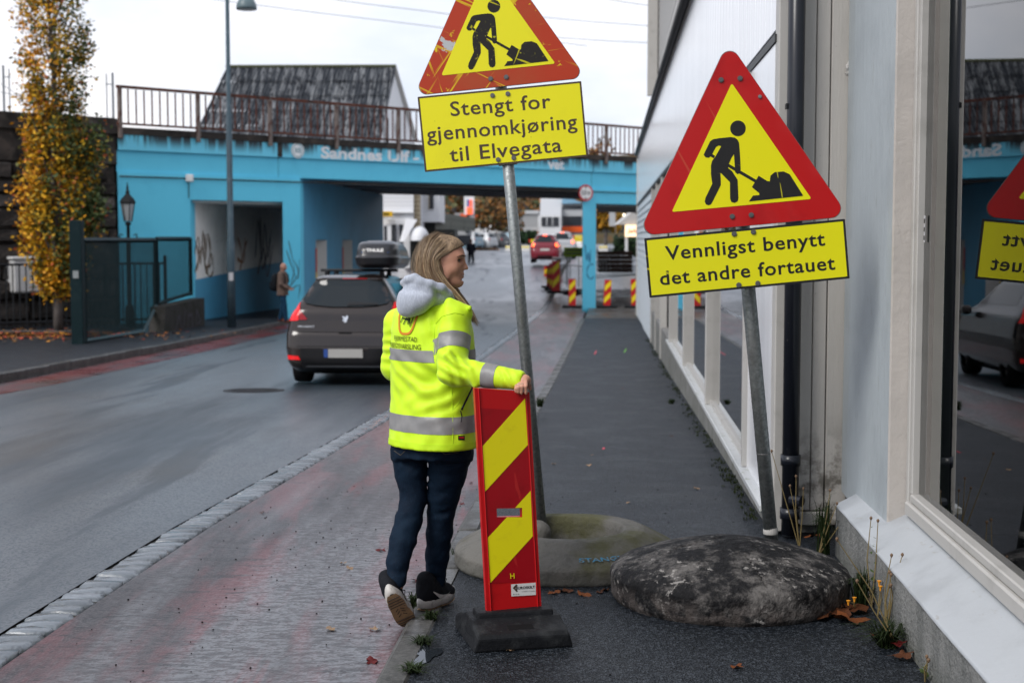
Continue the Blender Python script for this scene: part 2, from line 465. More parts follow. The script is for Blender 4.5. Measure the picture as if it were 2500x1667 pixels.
        for ax in range(3):
            o1, o2 = [(1, 2), (2, 0), (0, 1)][ax]
            sa = [slice(None)] * 3; sb = [slice(None)] * 3; sa[ax] = slice(0, -1); sb[ax] = slice(1, None)
            A = sg[tuple(sa)]; B = sg[tuple(sb)]
            e = np.argwhere(A != B); e = e[(e[:, o1] > 0) & (e[:, o2] > 0) & (e[:, o1] < n[o1] - 1) & (e[:, o2] < n[o2] - 1)]
            fl = A[tuple(e.T)]
            def ci(d1, d2):
                q = e.copy(); q[:, o1] += d1; q[:, o2] += d2; return idx[tuple(q.T)]
            q = np.stack([ci(-1, -1), ci(0, -1), ci(0, 0), ci(-1, 0)], 1)
            q[~fl] = q[~fl][:, ::-1]; F_.append(q)
        f = np.concatenate(F_); f = f[(f >= 0).all(1)]
        for _ in range(smooth):           # one pass of Laplacian smoothing hides the lattice
            acc = np.zeros_like(v); c = np.zeros(len(v))
            for a, b in ((0, 1), (1, 2), (2, 3), (3, 0)):
                np.add.at(acc, f[:, a], v[f[:, b]]); np.add.at(acc, f[:, b], v[f[:, a]]); np.add.at(c, f[:, a], 1); np.add.at(c, f[:, b], 1)
            v = v * .5 + .5 * acc / np.maximum(c, 1)[:, None]
        return v, f
# ------------------------------------------------------------------ shared materials
m_road = M('wet_road_asphalt', (.013, .024, .035), .5, spec=.35, coat=.12, coat_rough=.38, coat_ior=2.2, layers=[
    dict(k='vcol', s=85, lo=.3, hi=1, c=(.044, .064, .080), amt=.85), dict(k='noise', s=.35, lo=.45, hi=.75, c=(.010, .014, .019), amt=.7),
    dict(k='noise', s=1.1, st=(1, .12, 1), lo=.56, hi=.72, c=(.045, .043, .038), amt=.6), dict(k='noise', s=.22, st=(1.6, .05, 1), of=(2, 0, 0), lo=.55, hi=.68, c=(.008, .011, .014), amt=.7)],
    rlayers=[dict(k='noise', s=.5, st=(1, .3, 1), lo=.42, hi=.62, v=.32)],
    clayers=[dict(k='noise', s=.42, st=(1.5, .16, 1), lo=.36, hi=.58, v=.75, d=6), dict(k='axis', ax='y', lo=15, hi=30, v=1.0, amt=.95), dict(k='vcol', s=85, lo=.45, hi=.9, v=.10, amt=.75), dict(k='noise', s=1.2, st=(1.5, .12, 1), lo=.55, hi=.68, v=.12, amt=.8)],
    bump=[dict(k='voro', s=85, b=.3, dist=.005), dict(k='noise', s=40, b=.1, dist=.004)])
m_lane = M('worn_red_asphalt', (.034, .033, .037), .5, spec=.3, coat=.10, coat_rough=.32, coat_ior=2.15, layers=[
    dict(k='vcol', s=75, lo=.3, hi=1, c=(.095, .088, .094), amt=.85), dict(k='noise', s=2.2, st=(1.4, .22, 1), lo=.44, hi=.62, c=(.17, .055, .062), amt=.6),
    dict(k='noise', s=9, st=(.3, 1.4, 1), lo=.56, hi=.68, c=(.016, .017, .020), amt=.8), dict(k='noise', s=2, st=(2, .15, 1), of=(3, 0, 0), lo=.60, hi=.70, c=(.15, .025, .028), amt=.75), dict(k='noise', s=30, lo=.56, hi=.64, c=(.014, .015, .017), amt=.6)],
    rlayers=[dict(k='noise', s=.9, st=(1.6, .2, 1), lo=.48, hi=.62, v=.3)],
    clayers=[dict(k='noise', s=.8, st=(1.7, .14, 1), lo=.40, hi=.60, v=.95, d=6), dict(k='axis', ax='y', lo=9, hi=15, v=1.0, amt=.9), dict(k='noise', s=26, st=(.6, 1.4, 1), lo=.44, hi=.6, v=.06, amt=.65, d=5), dict(k='vcol', s=75, lo=.5, hi=.95, v=.05, amt=.7)],
    bump=[dict(k='noise', s=22, st=(.5, 1.3, 1), b=.16, dist=.006, d=8, r=.75), dict(k='voro', s=75, b=.4, dist=.006)])
m_redlane = M('red_painted_asphalt', (.105, .014, .016), .36, layers=[dict(k='voro', s=120, lo=.1, hi=.5, c=(.13, .03, .03), amt=.5), dict(k='noise', s=1.2, st=(1.5, .25, 1), lo=.45, hi=.62, c=(.042, .044, .048), amt=.85)],
    rlayers=[dict(k='noise', s=.8, lo=.4, hi=.6, v=.22)], bump=[dict(k='voro', s=120, b=.3, dist=.004)])
m_walk = M('pavement_asphalt', (.0065, .009, .0125), .46, spec=.22, layers=[
    dict(k='vcol', s=112, lo=.5, hi=.97, c=(.062, .072, .086), amt=.75), dict(k='noise', s=3, lo=.5, hi=.75, c=(.009, .011, .014), amt=.6),
    dict(k='noise', s=.6, lo=.55, hi=.7, c=(.024, .027, .03), amt=.4)],
    rlayers=[dict(k='noise', s=2.1, lo=.45, hi=.7, v=.4)],
    bump=[dict(k='voro', s=112, b=.8, dist=.006), dict(k='noise', s=60, b=.25, dist=.004)])
m_ground = M('dark_ground', (.035, .034, .032), .8, layers=[dict(k='noise', s=2, lo=.4, hi=.7, c=(.06, .055, .045))])
m_granite = M('granite_kerb', (.075, .075, .072), .5, rnd_amt=.18, layers=[dict(k='vcol', s=90, lo=.3, hi=.9, c=(.13, .128, .125), amt=.6), dict(k='noise', s=6, lo=.5, hi=.7, c=(.032, .032, .031), amt=.8)],
    rlayers=[dict(k='noise', s=4, lo=.45, hi=.6, v=.28)], bump=[dict(k='noise', s=50, b=.35, dist=.006)])
m_sett = M('granite_sett', (.13, .15, .17), .24, spec=.8, rnd_amt=.22, layers=[dict(k='noise', s=30, lo=.4, hi=.7, c=(.17, .19, .21), amt=.8), dict(k='noise', s=9, lo=.52, hi=.7, c=(.04, .045, .052), amt=.8)],
    rlayers=[dict(k='noise', s=10, lo=.4, hi=.6, v=.22)], bump=[dict(k='noise', s=45, b=.5, dist=.006)])
m_galv = M('galvanised_steel', (.30, .32, .32), .42, metal=.75, layers=[dict(k='noise', s=60, lo=.4, hi=.65, c=(.17, .19, .19), amt=.7), dict(k='noise', s=6, st=(1, 1, .3), lo=.5, hi=.75, c=(.20, .20, .19), amt=.6)],
    bump=[dict(k='noise', s=120, b=.1, dist=.002)], rlayers=[dict(k='noise', s=30, lo=.4, hi=.6, v=.6)])
m_black = M('black_plastic', (.012, .013, .015), .42, spec=.25)
m_dark = M('dark_void', (.008, .008, .009), .8)
m_white = M('white_paint', (.74, .74, .73), .5, layers=[dict(k='noise', s=3, lo=.45, hi=.75, c=(.62, .62, .60), amt=.6)])
m_bolt = M('bolt_steel', (.16, .16, .16), .45, metal=.7)

# ------------------------------------------------------------------ ground, road, pavements
def strip(name, fa0, fa1, Ys, fz, mat, na=2, kind='structure'):
    v = []; f = []
    for Y in Ys:
        a0 = fa0(Y) if callable(fa0) else fa0; a1 = fa1(Y) if callable(fa1) else fa1
        for i in range(na + 1):
            a = a0 + (a1 - a0) * i / na; v.append((a + SLOPE * Y, Y, fz(Y)))
    for j in range(len(Ys) - 1):
        for i in range(na):
            p = j * (na + 1) + i; f.append([p, p + 1, p + na + 2, p + na + 1])
    return mk(name, v, f, mat, smooth=True, kind=kind)
YS = [-12, -4, 0, 3] + [4 + .75 * i for i in range(108)] + [86, 90, 92, 95, 100, 110, 120, 140, 160, 200]
# left kerb leans a little towards the street
def aL(Y): return (-8.78 + .047 * Y) - SLOPE * Y
g = strip('ground', -420, 420, [-60, -10] + YS[2:] + [260, 500, 1200], lambda Y: zr(Y) - .06, m_ground, 4)
A_SETT = (-2.63, -2.41); A_KERB = (-.87, -.74)
strip('road', lambda Y: aL(Y) + .9, A_SETT[0], [y for y in YS if y <= 92], zr, m_road, 6)
strip('road', -60, 60, [92, 95, 100, 110, 120, 140, 160], zr, m_road, 6)
strip('side_lane', A_SETT[1], A_KERB[0] + .005, [y for y in YS if y <= 66], zr, m_lane, 3)
strip('road', A_SETT[1], 2.6, [y for y in YS if 65.5 <= y <= 92], zr, m_road, 3)
strip('red_cycle_lane', lambda Y: aL(Y) - .01, lambda Y: aL(Y) + .91, [y for y in YS if 8 <= y <= 92], lambda Y: zr(Y) + .004, m_redlane, 2)
strip('pavement', A_KERB[1] - .005, 1.6, [y for y in YS if y <= 44.5], zs, m_walk, 3)
m_mud = M('muddy_asphalt', (.045, .04, .034), .6, layers=[dict(k='noise', s=2.2, lo=.45, hi=.6, c=(.11, .11, .11)), dict(k='noise', s=7, lo=.55, hi=.68, c=(.09, .045, .02))], bump=[dict(k='noise', s=25, b=.5, dist=.02)],
    rlayers=[dict(k='noise', s=1.2, lo=.5, hi=.6, v=.2)])
strip('pavement', A_KERB[1] - .005, 12, [44.6] + [y for y in YS if 44.7 <= y <= 66], lambda Y: zs(Y) - .004, m_mud, 4)
strip('pavement', -60, lambda Y: aL(Y) - .11, [y for y in YS if y <= 92], zs, m_walk, 8)
# bed under the setts
strip('sett_bed', A_SETT[0] - .005, A_SETT[1] + .005, [y for y in YS if y <= 66], lambda Y: zr(Y) - .012, m_ground, 1)

# kerb stones, one by one
def lump(sx, sy, sz, bev, seed, amp):
    v, f = box_vf((sx, sy, sz), bev); r = random.Random(seed)
    return mesh('stone', [(x + r.uniform(-amp, amp), y + r.uniform(-amp, amp), z + r.uniform(-amp, amp) * .6) for x, y, z in v], f)
kerb_meshes = [lump(.128, .985, .34, .016, 20 + i, .006) for i in range(4)]
def pitch_at(Y): return math.atan((zs(Y + .5) - zs(Y - .5)))
for nm, fa, Y0, Y1 in (('kerb', lambda Y: (A_KERB[0] + A_KERB[1]) / 2, 2.6, 44), ('kerb', lambda Y: aL(Y) - .06, 12, 62)):
    kt = thing(nm, kind='structure'); Y = Y0; i = 0
    while Y < Y1:
        o = mko('kerb_stone', kerb_meshes[i % 4], m_granite, kt, loc=st(fa(Y), Y, zs(Y) - .17 + .006 + rnd.uniform(-.004, .004)), rot=(pitch_at(Y), 0, -STREET_ROT + rnd.uniform(-.004, .004)))
        Y += 1.0; i += 1
# setts
sett_meshes = []
for i in range(7):
    r = random.Random(60 + i); bm = bmesh.new()
    v, f = box_vf((.205, .118, .10), .018); me = mesh('t', v, f); bm.from_mesh(me)
    bmesh.ops.subdivide_edges(bm, edges=bm.edges, cuts=1, use_grid_fill=True)
    for p in bm.verts:
        p.co += Vector((r.uniform(-.006, .006), r.uniform(-.006, .006), r.uniform(-.006, .004) - (.006 * abs(p.co.x) / .1)))
    bm.to_mesh(me); bm.free(); me.shade_smooth(); sett_meshes.append(me)
srow = thing('sett_row', kind='structure'); Y = 4.3; i = 0; far = MB()
while Y < 62:
    step = .127 + rnd.uniform(-.012, .014)
    loc = st((A_SETT[0] + A_SETT[1]) / 2 + rnd.uniform(-.007, .007), Y, zr(Y) - .038 + rnd.uniform(-.004, .005))
    if i < 290:
        mko('sett', sett_meshes[rnd.randrange(7)], m_sett, srow, loc=loc, rot=(pitch_at(Y) + rnd.uniform(-.03, .03), rnd.uniform(-.04, .04), -STREET_ROT + rnd.uniform(-.07, .07) + (PI if rnd.random() < .5 else 0)),
            scale=(1 + rnd.uniform(-.05, .05), step / .127 * (1 + rnd.uniform(-.02, .03)), 1))
    else: far.box(loc, (.2, .118, .1), None, .012)
    Y += step; i += 1
far.build('sett_rows', m_sett, srow, kind='stuff')

# manhole in the road
mc = at(620, 956, 20.0); mc.z = zr(20.0)
mt = thing('manhole_cover', 'round cast iron manhole cover set in the wet road behind the brown car', 'manhole', mc)
m_iron = M('cast_iron', (.03, .03, .032), .5, metal=.4, bump=[dict(k='voro', s=30, b=.6, dist=.01)])
tl = -math.atan(-.028)
b = MB(); b.lathe([(.36, -.03), (.43, -.03), (.43, .008), (.36, .008), (.36, -.03)], mc, 40); o = b.build('rim', m_iron, mt); 
b = MB(); b.lathe([(0.001, -.02), (.35, -.02), (.35, .004), (0.001, .004)], mc, 40); b.build('lid', m_iron, mt)
for k in range(9):
    MB().box(mc + Vector((0, -.28 + .07 * k, .006)), (2 * math.sqrt(.33 ** 2 - (.28 - .07 * k) ** 2) - .02, .03, .008)).build('ridge', m_iron, mt)
mt.rotation_euler = (math.atan((zr(20.5) - zr(19.5))), 0, 0)
# ------------------------------------------------------------------ railway bridge across the street
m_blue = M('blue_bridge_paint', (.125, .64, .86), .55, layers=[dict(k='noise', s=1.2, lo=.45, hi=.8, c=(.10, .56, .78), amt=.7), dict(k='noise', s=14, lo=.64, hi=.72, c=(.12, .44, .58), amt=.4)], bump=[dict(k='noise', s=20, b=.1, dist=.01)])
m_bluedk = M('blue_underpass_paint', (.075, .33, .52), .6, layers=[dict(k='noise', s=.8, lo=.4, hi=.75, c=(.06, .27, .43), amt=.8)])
m_fascia = M('blue_fascia_with_soot', (.16, .64, .84), .55, layers=[
    dict(k='noise', s=3.2, st=(1, 1, .07), lo=.43, hi=.55, c=(.018, .02, .022), amt=.98, mul=dict(k='axis', ax='z', lo=5.06, hi=5.46)),
    dict(k='noise', s=9, st=(1, 1, .1), lo=.45, hi=.7, c=(.03, .05, .06), amt=.7, mul=dict(k='axis', ax='z', lo=5.20, hi=5.48))])
m_soffit = M('grey_soffit', (.48, .48, .50), .7, layers=[dict(k='wave', s=1.4, dir='X', lo=.3, hi=.7, c=(.42, .42, .44))])
m_rust = M('rusty_steel', (.115, .042, .028), .8, layers=[dict(k='noise', s=5, lo=.45, hi=.65, c=(.055, .035, .03)), dict(k='noise', s=11, lo=.55, hi=.7, c=(.20, .12, .095), amt=.7)])
m_soot = M('sooty_concrete', (.045, .04, .036), .85, layers=[dict(k='noise', s=2, lo=.45, hi=.65, c=(.085, .07, .06)), dict(k='noise', s=1.2, lo=.55, hi=.7, c=(.02, .018, .017))])
m_cream = M('dirty_white_plaster', (.88, .85, .80), .7, layers=[dict(k='noise', s=.7, lo=.4, hi=.7, c=(.72, .69, .65), amt=.8), dict(k='noise', s=5, lo=.6, hi=.7, c=(.25, .22, .2), amt=.5)])
BO = Vector((-11.2, 40.5, 0)); BD = Vector((.73, .683, 0)).normalized(); BN = Vector((BD.y, -BD.x, 0))      # along the face; BN points to the camera side
SD = Vector((SLOPE, 1, 0)).normalized()
def bp(t, z, out=0.0): p = BO + BD * t + BN * out; return Vector((p.x, p.y, z))
def tface(x):
    """distance along the bridge face at which a photo column meets it"""
    q = (x - 1250) / F
    return (q * BO.y - BO.x) / (BD.x - q * BD.y)
br = thing('railway_bridge', 'sky blue painted railway bridge with rusty railing crossing the street', 'bridge', (BO.x, BO.y, -.9))
T0, T1, T2, T3, T4, T5 = tface(290), tface(465), tface(690), tface(733), tface(1420), tface(1452)
ZB, ZL, ZT = 3.55, 4.16, 4.60       # underside, ledge, top of the blue beam
DEPTH = 16.6
def slab(name, t0, t1, z0, z1, depth, mat, out=0.0, parent=br, d0=0.0):
    """block whose front follows the face and whose sides run with the street"""
    b = MB(); s0 = BN * out + SD * d0
    P = [bp(t0, 0) + s0, bp(t1, 0) + s0, bp(t1, 0) + SD * (depth + d0), bp(t0, 0) + SD * (depth + d0)]
    v = [Vector((p.x, p.y, z0)) for p in P] + [Vector((p.x, p.y, z1)) for p in P]
    b.add(v, [[3, 2, 1, 0], [4, 5, 6, 7], [0, 1, 5, 4], [1, 2, 6, 5], [2, 3, 7, 6], [3, 0, 4, 7]])
    return b.build(name, mat, parent)
TE = 44
# beam and ledge; joints cut the face into panels
for a, b_ in ((T0, T2 - .12), (T2 - .10, T4 + .5), (T4 + .52, TE)):
    slab('beam_panel', a, b_, ZB, ZL, 1.2, m_blue)
    slab('fascia_panel', a + .01, b_ - .01, ZL + .003, ZT, 1.3, m_fascia, out=.10)
sf = slab('deck', T0 + .02, TE, ZB + .02, ZT - .05, DEPTH - 1.21, m_soffit, d0=1.21)
slab('ballast_edge', T0 - 6, TE, ZT + .003, ZT + .20, 1.2, m_soot, out=.14)
for i in range(4): slab('girder', T3 + .2, T4 - .1, ZB - .03, ZB + .015, .06, m_soot, d0=3 + 3.6 * i)
# left abutment round the foot passage, piers
slab('abutment_wall', T0, T1, -1.6, ZB - .003, .6, m_blue, out=.05)
slab('abutment_lintel', T1 + .002, T2 - .002, 2.80, ZB - .003, .6, m_blue, out=.05)
slab('passage_pier', T2, T3, -1.6, ZB - .003, .6, m_blue, out=.05)
slab('passage_ceiling', T1, T2, 2.72, 2.797, DEPTH, m_cream, d0=.3)
# passage side wall: white above, blue below, the border rises with the street
def wallquad(name, t, d0, d1, z0a, z0b, z1a, z1b, mat, th=.12, side=1, parent=br):
    a = bp(t, 0) + SD * d0; c = bp(t, 0) + SD * d1; o = BD * th * side
    v = [(a.x, a.y, z0a), (c.x, c.y, z0b), (c.x, c.y, z1b), (a.x, a.y, z1a)]
    v += [(p[0] + o.x, p[1] + o.y, p[2]) for p in v]
    return MB().add(v, [[0, 1, 2, 3], [7, 6, 5, 4], [0, 4, 5, 1], [1, 5, 6, 2], [2, 6, 7, 3], [3, 7, 4, 0]]).build(name, mat, parent)
wallquad('passage_wall', T1, .02, DEPTH, .42, .95, 2.8, 2.8, m_cream, side=-1)
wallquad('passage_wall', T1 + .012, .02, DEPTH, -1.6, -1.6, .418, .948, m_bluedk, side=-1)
wallquad('passage_wall', T3 - .52, .6, DEPTH, 1.63, 1.63, 2.8, 2.8, m_cream, th=.01, side=-1)  # thin pale lining on the unseen side, added to bounce light into the passage
wallquad('passage_wall', T3 - .52, 4.32, 7.18, -1.6, -1.6, 1.62, 1.62, m_cream, th=.01, side=-1)  # lower piece of the added bounce lining
# wall between road and passage, with two openings with white reveals and hazard plates
def tp(dx): return dx
z1 = ZB - .003
segs = [(.6, 2.45, None), (2.45, 4.3, 1), (4.3, 7.2, None), (7.2, 9.2, 1), (9.2, DEPTH, None)]
m_reveal = M('white_reveal', (.60, .58, .54), .6)
m_haz_r = M('hazard_red', (.55, .05, .015), .5); m_haz_y = M('hazard_yellow', (.75, .50, .04), .5)
for d0, d1, op in segs:
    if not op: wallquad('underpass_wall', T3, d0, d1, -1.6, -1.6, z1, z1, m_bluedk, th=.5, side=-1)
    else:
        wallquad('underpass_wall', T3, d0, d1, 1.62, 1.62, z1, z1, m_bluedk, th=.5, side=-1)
        wallquad('opening_reveal', T3 - .004, d1 - .04, d1 - .002, -1.6, -1.6, 1.615, 1.615, m_reveal, th=.9, side=-1)
        wallquad('opening_reveal', T3 - .004, d0 + .002, d0 + .05, -1.6, -1.6, 1.615, 1.615, m_reveal, th=.9, side=-1)
        wallquad('hazard_plate', T3 + .02, d0 - .12, d0 + .02, .55, .55, 1.35, 1.35, m_haz_r, th=.02)
        wallquad('hazard_plate', T3 + .02, d0 - .12, d0 + .02, .05, .05, .548, .548, m_haz_y, th=.02)
# right pier and what carries on behind the white building
slab('pier', T4, T5, -1.6, ZB - .003, 1.0, m_blue, out=.05)
slab('pier_lintel', T5 + .002, TE, 2.98, ZB - .003, .9, m_blue, out=.05)
slab('side_ceiling', T5, TE, 2.90, 2.977, 12, m_soffit, d0=.92)
m_lamp_on = M('lit_ceiling_lamp', (.9, .8, .6), .5, emit=((1, .78, .5), 2.0))
for q, (t_, d_) in enumerate(((T5 + 3.2, 2.2), (T5 + 6.0, 3.0))):
    c = bp(t_, 2.87) + SD * d_; MB().box(c, (.5, .16, .05), None, .02).build('ceiling_lamp', m_lamp_on, br)
# expansion-joint stains
for t_ in (T2 - .11, T4 + .51): slab('joint', t_ - .012, t_ + .012, ZB + .01, ZL - .01, .5, m_soot, out=-.02)
slab('joint', T2 - .20, T2 - .02, ZL + .01, ZT - .002, .2, m_soot, out=.104)
b = MB().box(bp(tface(462), 3.43, .12), (.22, .12, .22), None, .02).build('junction_box', m_white, br)
MB().tube([bp(tface(462), 3.32, .07), bp(tface(462), 2.85, .07)], .012, 6).build('conduit', m_soot, br)
MB().tube([bp(T0 + .05, 3.42, .08), bp(TE - 20, 3.42, .08)], .018, 6).build('cable', m_soot, br)

# railing: posts, rails and every bar
RZ0, RZ1 = ZT + .20, 5.92
bar_me = mesh('bar', *box_vf((.035, .035, RZ1 - RZ0 - .16), 0)); post_me = mesh('post', *box_vf((.10, .13, RZ1 - ZT + .12), .01))
RA = math.atan2(BD.y, BD.x)
m_post = M('weathered_steel_post', (.16, .13, .115), .75, layers=[dict(k='noise', s=4, lo=.45, hi=.62, c=(.09, .045, .035))])
t = T0 + .05; i = 0
while t < TE:
    mko('railing_post', post_me, m_post, br, loc=bp(t, (RZ1 + ZT) / 2 - .06, .17), rot=(0, 0, RA))
    for k in range(1, 10):
        q = t + k * .25
        if q < TE: mko('railing_bar', bar_me, m_rust, br, loc=bp(q, (RZ0 + RZ1) / 2 + .02, .19), rot=(0, 0, RA))
    t += 2.5; i += 1
for z, s in ((RZ1, .085), (RZ0 + .09, .06)):
    c = bp((T0 + TE) / 2, z, .19); MB().box(c, (TE - T0 + .1, s, s), Matrix.Rotation(RA, 3, 'Z')).build('rail', m_rust, br)
# lettering and club badge on the fascia
fr = frame(bp(0, 0, .10 + .004), BD, (0, 0, 1)); m_letter = M('faded_white_lettering', (.80, .82, .82), .6, layers=[dict(k='noise', s=5, st=(1, 1, .25), lo=.56, hi=.70, c=(.13, .4, .52), amt=.7)])
def fascia_text(s, x0, x1, zb, h, w=.02):
    v, f = text_fit(s, tface(x0), tface(x1), zb, h, weight=w)
    for v, f in words(v, f): mk('lettering', [fr @ Vector((p[0], p[1], 0)) for p in v], f, m_letter, br)
fascia_text('Sandnes Ulf -', 782, 1019, 4.205, .36, .035)
fascia_text('vet', 1332, 1372, 4.205, .36, .035)
bc = tface(725); m_badge2 = M('badge_teal', (.10, .26, .30), .6)
bd = MB(); bd.prism(circle2((bc, 4.39), .235, 28), .03, fr); bd = bd.build('badge', m_letter, br)
x = MB()
ring_o, ring_i = circle2((bc, 4.39), .205, 28), circle2((bc, 4.39), .185, 28)
x.add([fr @ Vector((*p, .033)) for p in ring_o + ring_i], [[k, (k + 1) % 28, 28 + (k + 1) % 28, 28 + k] for k in range(28)])
for dz in (.05, 0, -.05): x.flat([(bc - .12, 4.38 + dz), (bc + .12, 4.38 + dz), (bc + .12, 4.405 + dz), (bc - .12, 4.405 + dz)], fr, .033)
x.build('badge_mark', m_badge2, bd)

# graffiti on the passage wall, pier and column
m_gr_b = M('graffiti_brown', (.16, .10, .05), .6); m_gr_o = M('graffiti_orange', (.35, .15, .05), .6); m_gr_d = M('graffiti_dark', (.07, .06, .08), .6); m_gr_u = M('graffiti_blue', (.04, .22, .38), .6)
def scrawl(name, base, ex, ez, curves, mat, w):
    """a spray line: thin flat ribbons on a wall"""
    b = MB(); n = ex.cross(ez)
    for q, c in enumerate(curves):
        c = [Vector(p) for p in c]; pts = []
        for i in range(len(c) - 1):
            p0, p1, p2, p3 = c[max(i - 1, 0)], c[i], c[i + 1], c[min(i + 2, len(c) - 1)]
            for s in range(6):
                u = s / 6; pts.append(.5 * ((2 * p1) + (p2 - p0) * u + (2 * p0 - 5 * p1 + 4 * p2 - p3) * u * u + (3 * p1 - p0 - 3 * p2 + p3) * u ** 3))
        pts.append(c[-1]); v = []; f = []
        for i, p in enumerate(pts):
            d = (pts[min(i + 1, len(pts) - 1)] - pts[max(i - 1, 0)]).normalized(); m = Vector((-d.y, d.x)) * w * (.5 + .2 * math.sin(i))
            for s in (1, -1):
                e = p + m * s; v.append(base + ex * e.x + ez * e.y + n * (.0006 * q))
        for i in range(len(pts) - 1): f.append([2 * i, 2 * i + 1, 2 * i + 3, 2 * i + 2])
        b.add(v, f)
    return b.build(name, mat, br)
UZ = Vector((0, 0, 1))
gw = bp(T1, .8) + SD * .35 + BD * .012
scrawl('graffiti', gw, SD, UZ, [[(.1, .4), (.5, .9), (.7, .1), (1.0, 1.1), (1.2, .2), (1.5, 1.0), (1.9, .5)], [(.3, -.1), (.9, .6), (1.3, -.2), (1.8, .4), (2.1, -.1), (1.6, -.3), (1.1, .2)], [(0, -.2), (.5, .3), (.2, .8)], [(1.2, 1.0), (1.3, .3)], [(1.6, .9), (1.8, .1), (1.3, 0)]], m_gr_b, .07)
scrawl('graffiti', gw + SD * 5.0, SD, UZ, [[(.1, .9), (.6, .3), (.3, -.2), (.9, .5), (1.3, .8)], [(0, .2), (.8, .1), (1.0, .9)]], m_gr_o, .10)
scrawl('graffiti', gw + SD * 7.4, SD, UZ, [[(0, .2), (.5, 1.5), (.9, .1), (1.4, 1.4), (1.9, .2), (2.4, 1.2)], [(.3, -.4), (1.2, .5), (1.7, -.5), (2.6, .6)], [(.8, 1.6), (1.0, -.2), (2.2, .9)]], m_gr_d, .10)
pb = bp(T2 + .1, .1, .056)
scrawl('graffiti', pb, BD, UZ, [[(.1, 1.5), (.3, .6), (.15, .1), (.45, .5), (.3, .9)], [(.02, 1.2), (.4, .3), (.5, .9)], [(.2, .0), (.5, .1), (.45, -.3)]], m_gr_d, .022)
scrawl('graffiti', bp(T4 + .12, -.05, .056), BD, UZ, [[(.0, 1.5), (.08, .9), (.16, 1.2), (.25, .8), (.3, 1.3)], [(.45, .75), (.2, .7), (.1, .4), (.3, .2), (.5, .3)]], m_gr_u, .05)

# soot-black stone abutment left of the blue wall
ab = thing('stone_abutment', 'dark sooty rock-faced retaining wall behind the autumn tree', 'wall', bp(-8, -1.0))
m_stone = M('sooty_stone', (.05, .045, .042), .8, rnd_amt=.4, layers=[dict(k='noise', s=3, lo=.45, hi=.7, c=(.10, .085, .075)), dict(k='noise', s=8, lo=.6, hi=.7, c=(.02, .018, .018))], bump=[dict(k='noise', s=9, b=.7, dist=.05)])
slab('wall_core', -16, T0 - .03, -1.6, ZB + .2, 1.4, m_soot, out=-.08, parent=ab)
slab('cap_beam', -16, T0 - .02, ZB + .203, ZT + .02, 1.5, m_soot, out=.04, parent=ab)
slab('parapet', -16, T0 - .06, ZT + .023, ZT + .45, .5, m_soot, out=.02, parent=ab)
rs = random.Random(3); z = -1.0; stone_m = [lump(1, .34, 1, .12, 90 + i, .06) for i in range(6)]
while z < ZB + .1:
    h = rs.uniform(.38, .62); t = -9.0
    h = min(h, ZB + .18 - z)
    while t < T0 - .3:
        w = rs.uniform(.55, 1.25); w = min(w, T0 - .04 - t)
        mko('stone', stone_m[rs.randrange(6)], m_stone, ab, loc=bp(t + w / 2, z + h / 2, -.06), rot=(0, 0, RA), scale=(w * .96, 1 + rs.uniform(-.3, .4), h * .95)); t += w
    z += h
# clearance sign on the right pier
m_sred = M('sign_red_far', (.50, .015, .02), .4); m_swhite = M('sign_white_far', (.75, .74, .72), .4)
cs = bp(T4 + .05, 0, .14); scz = at(1438, 471, cs.y).z
s1 = thing('height_limit_sign', 'round red bordered 3,8 m height limit sign on the blue bridge pier', 'road sign', (cs.x, cs.y, scz))
sfr = frame(Vector((cs.x, cs.y, scz)), BD * .6 + Vector((.4, 0, 0)), UZ)
MB().prism(circle2((0, 0), .31, 36), .02, sfr).build('plate', m_sred, s1)
MB().prism(circle2((0, 0), .245, 36), .004, sfr, .0205).build('face', m_swhite, s1)
v, f = text_fit('3,8 m', -.19, .19, -.07, .17, weight=.02); mk('lettering', [sfr @ Vector((p[0], p[1], .0255)) for p in v], f, m_black, s1)
for sy in (1, -1): MB().flat([(-.05, .235 * sy), (.05, .235 * sy), (0, .155 * sy)] if sy < 0 else [(.05, .235), (-.05, .235), (0, .155)], sfr, .0255).build('arrow', m_black, s1)

# catenary poles on the line
m_cat = M('catenary_steel', (.22, .24, .26), .5, metal=.4)
def mast(x, y0, y1, Y, r, lab, wires=True):
    a = at(x, y1, Y); a.z = ZT + .3; c = at(x, y0, Y)
    t_ = thing('railway_mast', lab, 'mast', a)
    MB().tube([a, (a.x, a.y, c.z)], r, 8).build('pole', m_cat, t_)
    return t_, a, c
for x, y0, Y, r, lab, br_ in ((11, 160, 44, .04, 'leftmost of the slim grey masts on the railway embankment', 1), (25, 168, 46, .024, 'thin grey mast beside the leftmost one on the embankment', 0),
                          (262, 180, 46, .022, 'thin grey mast on the embankment left of the railing end', 0), (277, 178, 44, .04, 'thicker grey mast standing right at the railing end', 1)):
    t_, a, c = mast(x, y0, 300, Y, r, lab)
    if br_:
        for k, dz in enumerate((.35, 1.6)):
            sgn = 1 if x < 100 else -1
            MB().tube([(a.x, a.y, c.z - dz), (a.x + .22 * sgn, a.y, c.z - dz)], .018, 6).build('bracket', m_cat, t_)
